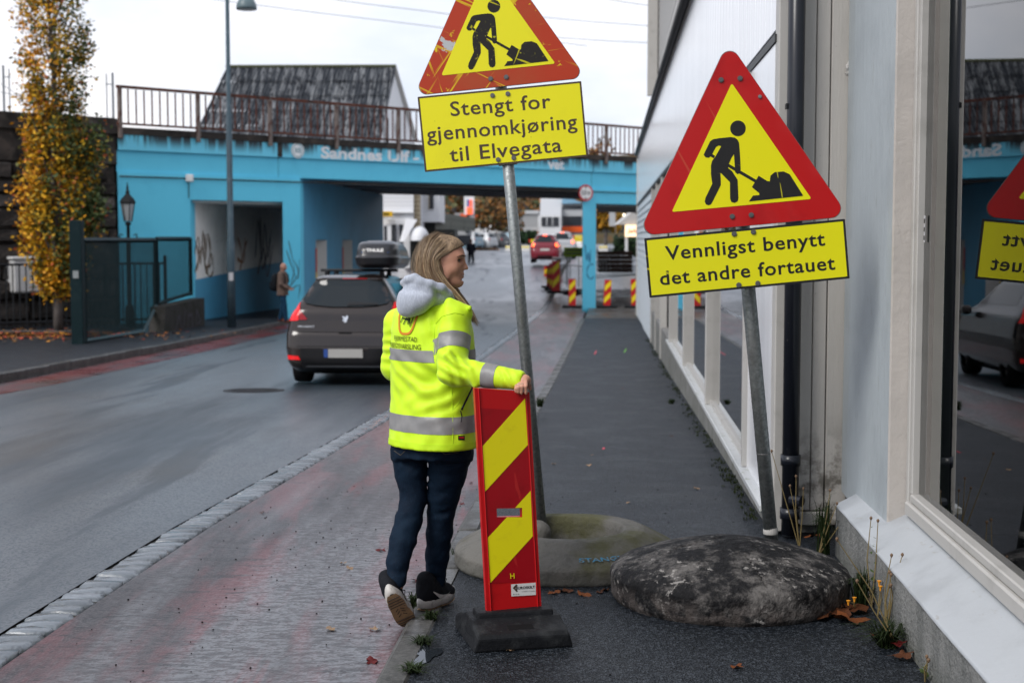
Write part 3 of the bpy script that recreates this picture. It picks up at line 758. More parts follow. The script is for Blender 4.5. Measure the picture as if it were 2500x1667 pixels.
# ------------------------------------------------------------------ white panelled building along the right pavement
m_panel = M('glossy_white_panel', (.82, .83, .85), .16, rnd_amt=.03, layers=[dict(k='noise', s=1.5, st=(1, 1, .2), lo=.5, hi=.8, c=(.74, .75, .78), amt=.5)], rlayers=[dict(k='noise', s=3, st=(1, 1, .2), lo=.4, hi=.7, v=.24)])
m_siding = M('pale_blue_grey_siding', (.52, .57, .61), .45, layers=[dict(k='noise', s=3, lo=.45, hi=.75, c=(.44, .48, .52))])
m_base = M('grey_plinth_plaster', (.20, .20, .195), .75, layers=[dict(k='noise', s=4, lo=.45, hi=.65, c=(.13, .13, .125)), dict(k='axis', ax='z', lo=.22, hi=-.1, c=(.10, .105, .085), amt=.6, mul=dict(k='noise', s=5, lo=.35, hi=.6)), dict(k='noise', s=25, lo=.6, hi=.7, c=(.12, .12, .11), amt=.6)], bump=[dict(k='noise', s=30, b=.4, dist=.01)])
m_sillw = M('worn_white_sill', (.46, .475, .48), .4, layers=[dict(k='noise', s=12, lo=.55, hi=.7, c=(.16, .18, .10), amt=.8), dict(k='noise', s=4, lo=.5, hi=.7, c=(.45, .46, .46))])
m_trim = M('off_white_trim', (.43, .42, .40), .5, layers=[dict(k='noise', s=5, lo=.5, hi=.75, c=(.33, .32, .30), amt=.7)])
m_glassB = glassmat('shop_glass', (.75, .85, .88), 1.35, .0, .25)
m_gutter = M('dark_gutter', (.05, .052, .055), .45)
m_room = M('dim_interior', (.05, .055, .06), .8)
AW = .93; YB0, YB1 = 8.0, 47.0; ZF, ZE = 2.79, 4.36; ZS = .12
bb = thing('panelled_building', 'long white building with glossy vertical panels above a shop window strip', 'building', st(AW + .5, YB0 + .5, -.05))
def sbox(name, a0, a1, Y0, Y1, z0, z1, mat, parent, bev=0.0):
    """box in the street frame"""
    b = MB(); v, f = box_vf((a1 - a0, Y1 - Y0, z1 - z0), bev); c = Vector(((a0 + a1) / 2, (Y0 + Y1) / 2, (z0 + z1) / 2))
    b.add([st(c.x + p[0], c.y + p[1], c.z + p[2]) for p in v], f); return b.build(name, mat, parent)
sbox('wall_core', AW + .05, AW + 6, YB0 + .06, YB1 - .03, ZF + .05, ZE - .02, m_panel, bb)
sbox('back_wall', AW + 2.2, AW + 6, YB0 + .06, YB1 - .03, -1.5, ZF + .04, m_room, bb)
# plinth follows the pavement
sbox('plinth', AW, AW + 2.2, YB0 + .05, 30.9, -1.2, ZS - .03, m_base, bb)
# fascia groove, eave, gutter
sbox('fascia_strip', AW - .012, AW + .06, YB0 + .02, YB1, ZF - .045, ZF - .002, m_gutter, bb)
# one panel after another, sharing a mesh
pme = mesh('panel', *box_vf((.045, .292, ZE - ZF - .05), .004))
Y = YB0 + .17; k = 0
while Y < YB1 - .1:
    mko('panel', pme, m_panel, bb, loc=st(AW + .022, Y, (ZE + ZF) / 2), rot=(0, 0, -STREET_ROT)); Y += .30
b = MB(); b.tube([st(AW - .07, YB0 - .02, ZE + .03), st(AW - .07, YB1 + .1, ZE + .05)], .05, 10); b.build('gutter', m_gutter, bb, True)
sbox('eave', AW - .02, AW + 6.2, YB0, YB1 + .06, ZE - .018, ZE + .07, m_trim, bb)
# low shop window strip
sbox('sill', AW - .06, AW + .12, YB0 + .05, 21.6, ZS - .03, ZS + .012, m_sillw, bb, .006)
sbox('lower_panel', AW - .003, AW + .06, YB0 + .06, 9.42, ZS + .013, ZF - .05, m_panel, bb)
for i, (y0, y1) in enumerate(((9.5, 13.02), (13.16, 17.02), (17.16, 21.0))):
    pn = MB(); q = [st(AW + .03, y0, ZS + .02), st(AW + .03, y1, ZS + .02), st(AW + .03, y1, ZF - .05), st(AW + .03, y0, ZF - .05)]
    pn.add(q, [[3, 2, 1, 0]]); pn.build('window_pane', m_glassB, bb)
    sbox('window_rail', AW + .005, AW + .07, y0, y1, ZS + .013, ZS + .05, m_trim, bb)
for y0, w in ((9.42, .08), (13.02, .14), (17.02, .14), (21.0, .16)):
    sbox('mullion', AW - .035, AW + .07, y0, y0 + w, ZS + .013, ZF - .05, m_trim, bb, .004)
# door recess and beyond
sbox('recess_wall', AW + .25, AW + .4, 21.2, 25.2, -1.2, ZF - .05, m_trim, bb)
sbox('door', AW + .18, AW + .25, 22.1, 23.3, -.5, 1.75, m_siding, bb, .004)
sbox('door_pane', AW + .17, AW + .18, 22.25, 23.15, .45, 1.6, m_glassB, bb)
sbox('recess_post', AW - .02, AW + .1, 25.1, 25.3, -1.0, ZF - .05, m_trim, bb)
sbox('window_post', AW - .02, AW + .1, 28.0, 28.12, -1.0, ZF - .05, m_trim, bb)
sbox('window_post', AW - .02, AW + .1, 30.85, 31.05, -1.2, ZF - .05, m_trim, bb)
for y0, y1 in ((25.3, 28.0), (28.12, 30.85)): sbox('window_pane', AW + .03, AW + .035, y0, y1, .05, ZF - .05, m_glassB, bb)
# lapped boards further down
sbox('siding_core', AW + .03, AW + 2.2, 31.06, YB1 - .02, -1.4, ZF - .05, m_siding, bb)
bv = MB(); L_ = YB1 - 31.1
bme = None; z = -1.05
while z < ZF - .2:
    v = [(-.002, -L_ / 2, 0), (-.035, -L_ / 2, 0), (-.008, -L_ / 2, .165), (.02, -L_ / 2, .165), (-.002, L_ / 2, 0), (-.035, L_ / 2, 0), (-.008, L_ / 2, .165), (.02, L_ / 2, .165)]
    if bme is None: bme = mesh('board', v, [[0, 1, 2, 3], [7, 6, 5, 4], [1, 5, 6, 2], [0, 4, 5, 1], [3, 2, 6, 7]])
    mko('siding_board', bme, m_siding, bb, loc=st(AW + .028, 31.1 + L_ / 2, z), rot=(0, 0, -STREET_ROT)); z += .17
sbox('corner_board', AW - .03, AW + .08, YB1 - .02, YB1 + .08, -1.4, ZE - .02, m_trim, bb)
# upper storey set back above the eave
up = thing('upper_house', 'white upper storey with a dark corner rising above the panelled building', 'building', st(2.2, 18, ZE + .05))
sbox('wall', 1.25, 6, 6, 36.5, ZE + .08, 9.5, m_panel, up)
sbox('corner_board', 1.15, 1.35, 36.5, 36.7, ZE + .6, 9.5, m_gutter, up)
sbox('corner_board', .95, 1.2, 36.2, 36.45, ZE + .9, 9.5, m_trim, up)
up_b = mesh('upper_board', *box_vf((.02, 30.4, .19), .003)); z = ZE + .2
while z < 9.4: mko('siding_board', up_b, m_trim, up, loc=st(1.235, 21.25, z), rot=(0, R(4), -STREET_ROT)); z += .2
MB().tube([st(1.1, 14, ZE + .5), st(1.1, 30, ZE + .62)], .05, 8).build('gutter', m_gutter, up)

# near end wall of that building: corner trim, beige boards, black downpipe
m_beige = M('beige_painted_boards', (.46, .44, .41), .55, rnd_amt=.05, layers=[dict(k='noise', s=3, st=(1, 1, .3), lo=.45, hi=.75, c=(.40, .385, .36)),
    dict(k='axis', ax='z', lo=.75, hi=.2, c=(.085, .075, .06), amt=.9, mul=dict(k='noise', s=9, lo=.44, hi=.62)), dict(k='noise', s=40, lo=.68, hi=.74, c=(.2, .18, .16), amt=.7)], bump=[dict(k='noise', s=18, st=(3, 3, .4), b=.25, dist=.006)])
ew = thing('end_wall', 'narrow beige boarded wall beside the black downpipe', 'wall', (1.7, 8.0, 0))
def xbox(name, x0, x1, Y0, Y1, z0, z1, mat, parent, bev=0.0, **kw):
    b = MB(); b.box2((x0, Y0, z0), (x1, Y1, z1), bev); return b.build(name, mat, parent, **kw)
YE = 8.0
cx = lambda px: (px - 1250) / F * YE
xbox('corner_trim', cx(1890), cx(1914), YE - .05, YE + .06, .0, 4.4, m_trim, ew, .006)
xbox('corner_trim', cx(1915), cx(1924), YE - .02, YE + .06, .0, 4.4, m_trim, ew, .004)
xbox('wall_core', cx(1925), 2.4, YE + .02, YE + .3, .04, 4.4, m_beige, ew)
edges = [1925, 1951, 1984, 2019, 2073]
for i in range(4):
    xbox('board', cx(edges[i]) + .003, cx(edges[i + 1]) - .003, YE - .012 - .006 * (i % 2), YE + .018, .115 if i < 3 else .10, 4.4, m_beige, ew, .004)
xbox('bottom_board', cx(1958), cx(2071), YE - .03, YE + .018, .03, .108, m_beige, ew, .006)
# torn foam and chips
m_foam = M('grey_foam', (.42, .41, .39), .9, bump=[dict(k='noise', s=60, b=.8, dist=.01)])
vv = Vol((1.80, 7.80, 2.48), (1.97, 8.02, 2.68), .005)
c = at(2078, 165, 7.95)
vv.ell((c.x - .012, 7.93, c.z), (.022, .02, .035), k=.01).ell((c.x + .008, 7.93, c.z + .03), (.015, .02, .03), k=.01).ell((c.x - .02, 7.93, c.z - .03), (.01, .012, .015), k=.01).noise(.01, .02, 3)
v, f = vv.get(1); tag(mk('foam_scrap', v, f, m_foam, smooth=True), 'torn scrap of grey foam stuck out of the beige boarded wall', 'foam')
dp = thing('downpipe', 'black drain downpipe running down the beige boarded wall', 'pipe', (cx(1935), 7.88, 0))
m_pipe = M('black_pipe', (.010, .012, .018), .28, layers=[dict(k='noise', s=45, lo=.70, hi=.73, c=(.3, .28, .25)), dict(k='noise', s=5, st=(1, 1, .3), lo=.5, hi=.7, c=(.02, .022, .028))])
px_ = lambda x: (x - 1250) / F * 7.88
b = MB(); b.tube([(px_(1936), 7.88, 4.6), (px_(1936), 7.88, 0)], .047, 20); b.build('pipe', m_pipe, dp, True)
for z in (.42, .12): MB().lathe([(.047, -.03), (.056, -.03), (.056, .03), (.047, .03)], (px_(1936), 7.88, z), 20).build('collar', m_pipe, dp, True)
MB().tube([(px_(1936), 7.85, .2), (px_(1936) + .05, 7.80, .2)], .03, 10).build('cleaning_eye', m_pipe, dp)
xbox('bracket', px_(1912), px_(1922), 7.86, 7.9, 2.36, 2.39, m_black, dp)

# ------------------------------------------------------------------ near shop with the big window
m_plaster = M('painted_plaster', (.44, .41, .38), .6, layers=[dict(k='noise', s=2.2, lo=.45, hi=.75, c=(.385, .36, .335)), dict(k='voro', f='DISTANCE_TO_EDGE', s=3.4, st=(1, 1, .8), lo=.004, hi=.0, c=(.27, .25, .23), amt=.4, mul=dict(k='noise', s=2.1, lo=.5, hi=.6)),
    dict(k='axis', ax='z', lo=.7, hi=.2, c=(.30, .27, .24), amt=.5, mul=dict(k='noise', s=14, lo=.5, hi=.66))], bump=[dict(k='noise', s=9, b=.25, dist=.02), dict(k='voro', f='DISTANCE_TO_EDGE', s=3.4, st=(1, 1, .8), lo=0, hi=.008, b=.08, dist=.004), dict(k='noise', s=60, b=.15, dist=.004)])
m_plaster_tinted = M('sky_tinted_plaster', (.38, .42, .44), .55, layers=[dict(k='noise', s=2.2, lo=.45, hi=.75, c=(.33, .365, .385)), dict(k='noise', s=16, st=(1, 1, .4), lo=.62, hi=.68, c=(.30, .32, .32), amt=.6)], bump=[dict(k='noise', s=14, st=(1, 1, .35), b=.35, dist=.012), dict(k='noise', s=60, b=.15, dist=.004)])  # pier plaster with the bluish light on its street side put into the colour
m_ledge = M('white_ledge', (.42, .445, .47), .42, layers=[dict(k='noise', s=3, lo=.45, hi=.7, c=(.35, .37, .39)), dict(k='noise', s=22, st=(1, .4, 1), lo=.62, hi=.70, c=(.30, .28, .25), amt=.55), dict(k='noise', s=1.3, st=(2, .5, 1), lo=.62, hi=.72, c=(.42, .41, .39), amt=.6)], bump=[dict(k='noise', s=25, b=.2, dist=.006)])
m_face = M('rough_stained_plinth', (.22, .222, .215), .85, layers=[dict(k='noise', s=5, st=(1, 1, .5), lo=.42, hi=.62, c=(.14, .145, .14)), dict(k='axis', ax='z', lo=.16, hi=-.02, c=(.085, .09, .075), amt=.85, mul=dict(k='noise', s=6, lo=.3, hi=.6)), dict(k='noise', s=45, lo=.6, hi=.68, c=(.13, .13, .12), amt=.8)], bump=[dict(k='noise', s=45, b=.9, dist=.012), dict(k='noise', s=8, b=.4, dist=.02)])
sh = thing('corner_shop', 'pale plastered shop front with a large display window and white ledge', 'building', st(1.6, 6.0, 0))
# ledge: rough face, smooth sloping top
y0, y1 = -2.0, 7.42
b = MB(); b.add([st(1.215, y0, -.1), st(1.205, y1, -.1), st(1.205, y1, .252), st(1.215, y0, .252), st(1.5, y1, -.1), st(1.5, y1, .252)], [[0, 3, 2, 1], [1, 2, 5, 4]])
bm_v = []; b.build('plinth_face', m_face, sh)
b = MB(); n = 60; v = []; f = []; rl = random.Random(5)
for i in range(n + 1):
    Y = y0 + (y1 - y0) * i / n
    j = rl.uniform(-.002, .002)
    for a_, z_ in ((1.207, .245), (1.199 + j, .2535), (1.212, .262), (1.32, .318), (1.47, .392)): v.append(st(a_, Y, z_ + (.001 * math.sin(i * .8))))
for i in range(n):
    for q in range(4): p = i * 5 + q; f.append([p, p + 5, p + 6, p + 1])
b.add(v, f); b.add([v[-5], v[-4], v[-3], v[-2], v[-1], st(1.47, y1, .2), st(1.2, y1, .2)], [[0, 1, 2, 3, 4, 5, 6]]); b.build('ledge_top', m_ledge, sh, True)
# pier: street face and splayed reveal
C0 = Vector((1.766, 6.63)); C1 = Vector((1.893, 6.612)); CB = st(1.315, 7.98, 0)
def vwall(name, pts, z0, z1, mat, nz=12, parent=sh, round_=0):
    v = []; f = []; m_ = len(pts)
    for k in range(nz + 1):
        z = z0 + (z1 - z0) * k / nz
        for p in pts: v.append((p[0], p[1], z))
    for k in range(nz):
        for i in range(m_ - 1): p = k * m_ + i; f.append([p, p + 1, p + m_ + 1, p + m_])
    return mk(name, v, f, mat, parent, smooth=False)
vwall('pier_face', [(CB.x + .05, CB.y), (CB.x - .005, CB.y - .06), (CB.x - .03, CB.y - .3), (C0.x + .004, C0.y + .012)], .24, 4.6, m_plaster_tinted)
vwall('pier_reveal', [(C0.x + .004, C0.y + .012), (C0.x + .010, C0.y), (C1.x, C1.y)], .24, 4.6, m_plaster)
# back of the pier closes it off
vwall('pier_back', [(C1.x, C1.y), (C1.x + .4, C1.y + .02), (CB.x + .5, CB.y), (CB.x + .05, CB.y)], -.1, 4.6, m_plaster, 1)
# window: frame, bead, glass, room
AG = 1.428
sbox('window_frame', AG - .03, AG + .04, 6.56, 6.61, .39, 4.6, m_trim, sh, .005)
sbox('window_bead', AG - .02, AG + .02, 6.515, 6.558, .47, 4.6, m_trim, sh, .004)
sbox('window_frame', AG - .045, AG + .05, y0, 6.558, .372, .435, m_trim, sh, .008)
sbox('window_bead', AG - .03, AG + .02, y0, 6.513, .437, .475, m_trim, sh, .006)
m_glassA = glassmat('display_glass', (.80, .88, .86), 1.15, .0, .15)
q = [st(AG + .012, y0, .47), st(AG + .012, 6.515, .47), st(AG + .012, 6.515, 4.6), st(AG + .012, y0, 4.6)]
MB().add(q, [[3, 2, 1, 0]]).build('window_pane', m_glassA, sh)
m_blind = M('grey_green_inner_wall', (.30, .315, .29), .7)
m_floorin = M('dark_shop_floor', (.03, .033, .036), .4)
sbox('inner_jamb', AG + .06, AG + .10, 6.30, 6.50, .3, 4.6, m_blind, sh)
sbox('inner_wall', AG + .06, AG + 5, 6.52, 6.6, -.1, 4.6, m_room, sh)
sbox('inner_wall', AG + 2.5, AG + 2.6, y0, 6.8, -.1, 4.6, m_room, sh)
sbox('inner_wall', AG + .06, AG + 2.6, y0 - .1, y0, -.1, 4.6, m_room, sh)
sbox('inner_floor', AG + .06, AG + 2.5, y0, 6.8, .2, .28, m_floorin, sh)
sbox('inner_ceiling', AG + .06, AG + 2.5, y0, 6.8, 4.3, 4.4, m_room, sh)
sbox('shop_wall', AG - .1, AG + 3, y0, 8.0, 4.61, 5.2, m_plaster, sh)
# small sticker on the glass edge
q = at(2277, 560, 6.7); stf = frame(st(AG + .006, 6.49, q.z), (-SLOPE, -1, 0), UZ)
m_stk = M('sticker_grey', (.5, .5, .52), .4); s_ = MB().flat([(0, -.06), (.035, -.06), (.035, .06), (0, .06)], stf, .003).build('sticker', m_stk, sh)
for k in range(3): MB().flat([(.006, -.05 + .038 * k), (.029, -.05 + .038 * k), (.029, -.03 + .038 * k), (.006, -.03 + .038 * k)], stf, .004).build('sticker_mark', m_black, s_)
# ------------------------------------------------------------------ left side: gate, low wall, lamps, tree, house behind the bridge
m_green = M('dark_green_steel', (.005, .016, .019), .5, layers=[dict(k='noise', s=5, lo=.5, hi=.7, c=(.01, .022, .025))])
m_greenlt = M('worn_green_steel', (.05, .085, .095), .5)
GX, GY = at(193, 826, 30.3).x, 30.3
gt = thing('sliding_gate', 'dark green steel sliding gate with a thick post beside the pavement', 'gate', (GX, GY, zs(GY)))
gp = lambda Y, z, off=0: Vector((GX + (Y - GY) * .045 + off, Y, z))
z0 = zs(GY) - .1
ztop = at(193, 538, GY).z
b = MB(); b.box((GX, GY, (z0 + ztop) / 2), (.25, .25, ztop - z0), None, .01); b.build('post', m_green, gt)
MB().box((GX, GY - .13, .9), (.12, .02, .16)).build('lock_box', m_galv, gt)
def gbar(name, a, c, s, mat=m_green, p=gt): return MB().tube([a, c], s, 4).build(name, mat, p)
Ya, Yb, Yc = GY + .35, GY + 5.6, GY + 8.9
zt = 1.62
for nm, y0_, y1_, zb0, zb1 in (('gate_frame', Ya, Yb, -.55, -.62),):
    gbar(nm, gp(Ya, zb0), gp(Ya, zt), .06); gbar(nm, gp(Yb, -.05), gp(Yb, zt), .05)
    gbar(nm, gp(Ya, zt), gp(Yb, zt), .06); gbar(nm, gp(Ya, zb0), gp(Yb - 1.1, zb1), .05, m_greenlt); gbar(nm, gp(Yb - 1.1, zb1), gp(Yb, -.02), .05, m_greenlt)
gme = mesh('slat', *box_vf((.012, .036, 1), 0))
k = 0; Y = Ya + .07
while Y < Yb - .03:
    lo = -.52 if Y < Yb - 1.1 else -.58 + (Y - Yb + 1.1) / 1.1 * .55
    mko('slat', gme, m_green, gt, loc=gp(Y, (lo + zt) / 2), scale=(1, 1, zt - lo)); Y += .085
fe = thing('fence_panel', 'green mesh fence panel standing on the low graffitied wall', 'fence', gp(Yb + .2, 0))
gbar('frame', gp(Yb + .12, .0), gp(Yb + .12, zt + .03), .05, p=fe); gbar('frame', gp(Yc, .1), gp(Yc, zt + .03), .05, p=fe)
gbar('frame', gp(Yb + .12, zt + .03), gp(Yc, zt + .03), .06, p=fe); gbar('frame', gp(Yb + .12, .02), gp(Yc, .16), .05, p=fe)
Y = Yb + .2
while Y < Yc - .05:
    mko('slat', gme, m_green, fe, loc=gp(Y, .85), scale=(1, .8, 1.52)); Y += .10
lw = thing('low_wall', 'low rough stone wall with black graffiti at the end of the green gate', 'wall', gp(Yb + .2, -.8))
b = MB(); b.add([gp(Yb - .5, -1.1, -.08), gp(Yc + .25, -1.1, -.08), gp(Yc + .25, .02, -.08), gp(Yb - .2, -.04, -.08)] + [gp(Yb - .5, -1.1, .3), gp(Yc + .25, -1.1, .3), gp(Yc + .25, .02, .3), gp(Yb - .2, -.04, .3)],
      [[0, 1, 2, 3], [7, 6, 5, 4], [0, 4, 5, 1], [1, 5, 6, 2], [2, 6, 7, 3], [3, 7, 4, 0]])
m_lw = M('grey_wall_render', (.05, .048, .045), .85, layers=[dict(k='noise', s=3, lo=.45, hi=.7, c=(.03, .032, .024))], bump=[dict(k='noise', s=8, b=.6, dist=.04)])
b.build('wall_core', m_lw, lw)
b = MB()
for c in ([(.3, .1), (.7, .6), (1.0, .05), (1.3, .7)], [(1.6, .6), (1.5, .1), (2.0, .15), (1.9, .55), (1.6, .5)], [(2.3, .1), (2.4, .65), (2.8, .3), (2.5, .2)]):
    for i in range(len(c) - 1):
        p = [gp(Yb + .3 + x, -.85 + y * .9, -.083 if 0 else .306) for x, y in stroke(c[i], c[i + 1], .06)]; b.add(p, [[0, 1, 2, 3]])
b.build('graffiti', m_gr_d, lw)

# black iron fence and a pale box added as stand-in for a bright area beyond, left
fi = thing('iron_fence', 'black iron bar fence behind the autumn tree', 'fence', (-13.5, 37.2, -.9))
P0, P1 = Vector((-14.6, 36.6, 0)), Vector((-9.6, 39.4, 0))
ime = mesh('bar', *box_vf((.03, .03, 1.75), 0)); nb = 34
for k in range(nb + 1):
    p = P0.lerp(P1, k / nb); mko('bar', ime, m_black, fi, loc=(p.x, p.y, .13))
for z in (-.55, .98):
    MB().tube([(P0.x, P0.y, z), (P1.x, P1.y, z)], .03, 4).build('rail', m_black, fi)
for k in range(3):
    p = P0.lerp(P1, k / 2); MB().box((p.x, p.y, .15), (.09, .09, 2.1)).build('post', m_black, fi)
wl = thing('pale_cuboid', 'pale cabinet standing in for a bright area behind the bars of the iron fence', 'cuboid', (-13.6, 38.6, -.8))
MB().box((-13.0, 38.6, .65), (1.3, .5, .9), Matrix.Rotation(RA, 3, 'Z'), .05).build('body', m_white, wl)
MB().box((-13.0, 38.6, 1.14), (1.4, .6, .08), Matrix.Rotation(RA, 3, 'Z'), .02).build('lid', m_white, wl)
strip('bed_edge', -22, -12.0, [33.4, 33.9], lambda Y: zs(Y) + .12, m_granite, 6)

# street lamp (pole with hanging hood)
LX = at(566, 800, 38.4); m_lpole = M('blue_grey_lamp_pole', (.055, .085, .105), .45, layers=[dict(k='noise', s=4, lo=.5, hi=.7, c=(.08, .11, .13))])
lp = thing('street_lamp', 'tall slim grey street lamp with a dome hood in front of the blue bridge', 'street lamp', (LX.x, LX.y, zs(38.4)))
zt_ = 9.6
MB().tube([(LX.x, LX.y, zs(38.4)), (LX.x, LX.y, 1.6), (LX.x, LX.y, 1.62), (LX.x, LX.y, 5.0), (LX.x, LX.y, 5.02), (LX.x, LX.y, zt_)], [.115, .105, .085, .08, .06, .05], 12).build('pole', m_lpole, lp, True)
hx = at(602, 24, 38.4); hz = hx.z
pts = [Vector((LX.x, LX.y, zt_ - .3))] + [Vector((LX.x + (hx.x - LX.x) * .5 * (1 - math.cos(a)), LX.y, zt_ - .3 + .75 * math.sin(a))) for a in [PI * k / 8 for k in range(1, 9)]] + [Vector((hx.x, LX.y, hz + .42))]
MB().tube(pts, .03, 8).build('arm', m_lpole, lp, True)
m_hood = M('lamp_hood', (.10, .145, .16), .4)
MB().lathe([(.27, 0), (.275, .05), (.26, .14), (.20, .26), (.12, .34), (.06, .38), (.05, .44)], (hx.x, LX.y, hz), 28).build('hood', m_hood, lp, True)
MB().lathe([(.25, -.0), (.24, .03), (.001, .03)], (hx.x, LX.y, hz - .005), 24).build('lens', m_trim, lp)
MB().box((LX.x + .02, LX.y - .11, at(566, 675, 38.4).z), (.12, .01, .22)).build('sticker', m_stk, lp)

# old-style lantern
Lx = at(313, 560, 38.9)
m_bl = M('lantern_black', (.012, .014, .016), .45); lz = at(313, 541, 38.9).z
lt = thing('lantern_post', 'ornate black lantern on a cast iron post behind the green fence', 'lantern', (Lx.x, 38.9, zs(39)))
MB().lathe([(.13, zs(39)), (.13, zs(39) + .5), (.07, zs(39) + .6), (.055, lz - .75), (.08, lz - .7), (.05, lz - .6), (.045, lz - .12), (.09, lz - .06), (.05, lz)], (Lx.x, 38.9, 0), 14).build('post', m_bl, lt, True)
for s in (-1, 1):
    MB().tube([(Lx.x, 38.9, lz - .5), (Lx.x + .16 * s, 38.9, lz - .52), (Lx.x + .24 * s, 38.9, lz - .44), (Lx.x + .22 * s, 38.9, lz - .34), (Lx.x + .15 * s, 38.9, lz - .37)], .02, 6).build('scroll', m_bl, lt, True)
m_lglass = M('lantern_glass', (.35, .38, .40), .1)
hexa = lambda r: [(r * math.cos(PI / 3 * k), r * math.sin(PI / 3 * k)) for k in range(6)]
b = MB(); v = [(Lx.x + x, 38.9 + y, lz + .02) for x, y in hexa(.10)] + [(Lx.x + x, 38.9 + y, lz + .50) for x, y in hexa(.185)]
b.add(v, [[k, (k + 1) % 6, 6 + (k + 1) % 6, 6 + k] for k in range(6)]); b.build('pane', m_lglass, lt)
for k in range(6):
    p, q = hexa(.105)[k], hexa(.19)[k]; MB().tube([(Lx.x + p[0], 38.9 + p[1], lz), (Lx.x + q[0], 38.9 + q[1], lz + .51)], .013, 5).build('glazing_bar', m_bl, lt)
MB().lathe([(.21, .49), (.22, .52), (.17, .62), (.09, .70), (.05, .76), (.06, .80), (.03, .86), (.035, .90), (.012, 1.02), (.001, 1.08)], (Lx.x, 38.9, lz), 6).build('roof', m_bl, lt)

# columnar autumn tree
tb = at(143, 795, 36.0); TX, TY, TZ = tb.x, 36.0, zs(36) - .02
tr = thing('autumn_tree', 'tall narrow street tree with yellow and green autumn leaves', 'tree', (TX, TY, TZ))
m_bark = M('grey_bark', (.14, .125, .115), .85, layers=[dict(k='noise', s=9, st=(1, 1, .3), lo=.4, hi=.65, c=(.075, .065, .06))], bump=[dict(k='noise', s=14, st=(1, 1, .3), b=.6, dist=.02)])
rt = random.Random(11); b = MB()
trunk = [Vector((TX - .02 + .10 * math.sin(k * .9) * k / 14, TY + .06 * math.cos(k), TZ + k * .72)) for k in range(15)]
b.tube(trunk, [.13 - .0075 * k for k in range(15)], 10)
limbs = []
for k in range(46):
    i = 2 + k * 11 // 46; p = trunk[i].lerp(trunk[i + 1], rt.random()); a = rt.uniform(0, 2 * PI); L2 = rt.uniform(.9, 1.9); sp = rt.uniform(.22, .5)
    q = [p + Vector((math.cos(a) * sp * L2 * t, math.sin(a) * sp * L2 * t, L2 * t * (.7 + .3 * t))) for t in (0, .35, .7, 1)]
    b.tube(q, [.032, .024, .016, .008], 5); limbs.append(q)
b.build('trunk', m_bark, tr, True)
def crown_r(z):      # half width of the crown by height above the ground
    return float(np.interp(z, [.95, 1.3, 2.0, 2.6, 3.4, 4.3, 4.8, 5.4, 6.2, 7.2, 8.0, 9.2, 10.6], [.10, .45, .76, .92, .98, .92, .78, .66, .74, .9, .88, .76, .25]))
V_ = []; F_ = []; C_ = []
cl = [(rt.uniform(0, 2 * PI), rt.uniform(1.0, 10.4), rt.uniform(.25, 1.0) ** .7, rt.random()) for _ in range(520)]
clumps = []
for a, z, rr, q in cl:
    r_ = crown_r(z) * rr; clumps.append((TX + .05 + r_ * math.cos(a), TY + r_ * math.sin(a), TZ + z, q, a))
clumps += [(TX + .95 + rt.uniform(-.2, .3), TY + rt.uniform(-.3, .3), TZ + rt.uniform(4.3, 5.2), rt.random(), 0) for _ in range(10)] + [(TX + .9 + rt.uniform(-.1, .35), TY - .2, TZ + rt.uniform(2.6, 3.6), .3, 0) for _ in range(12)]
for x, y, z, q, a in clumps:
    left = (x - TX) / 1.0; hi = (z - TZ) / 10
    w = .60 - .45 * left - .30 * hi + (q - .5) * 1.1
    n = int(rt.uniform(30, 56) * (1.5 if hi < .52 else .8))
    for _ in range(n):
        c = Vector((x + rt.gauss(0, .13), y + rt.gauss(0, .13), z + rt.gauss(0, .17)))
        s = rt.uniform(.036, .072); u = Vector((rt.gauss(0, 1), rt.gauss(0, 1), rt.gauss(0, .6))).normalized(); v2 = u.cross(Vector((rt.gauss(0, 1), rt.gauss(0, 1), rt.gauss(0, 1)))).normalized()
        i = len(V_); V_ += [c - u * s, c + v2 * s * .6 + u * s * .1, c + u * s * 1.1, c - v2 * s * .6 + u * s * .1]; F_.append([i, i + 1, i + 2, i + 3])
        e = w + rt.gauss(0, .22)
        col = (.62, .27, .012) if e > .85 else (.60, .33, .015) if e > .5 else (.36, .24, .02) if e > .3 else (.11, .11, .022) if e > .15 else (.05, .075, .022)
        if rt.random() < .04: col = (.38, .09, .03)
        k = rt.uniform(.75, 1.2); C_.append([col[0] * k, col[1] * k, col[2] * k, 1])
m_leaf = M('autumn_leaf', rough=.6, attr='col', spec=.3)
def leafobj(name, V_, F_, C_, mat, parent, kind=None):
    o = mk(name, V_, F_, mat, parent, kind=kind); at_ = o.data.color_attributes.new('col', 'FLOAT_COLOR', 'CORNER')
    at_.data.foreach_set('color', np.repeat(np.array(C_, np.float32), 4, 0).ravel()); return o
leafobj('crown', V_, F_, C_, m_leaf, tr)
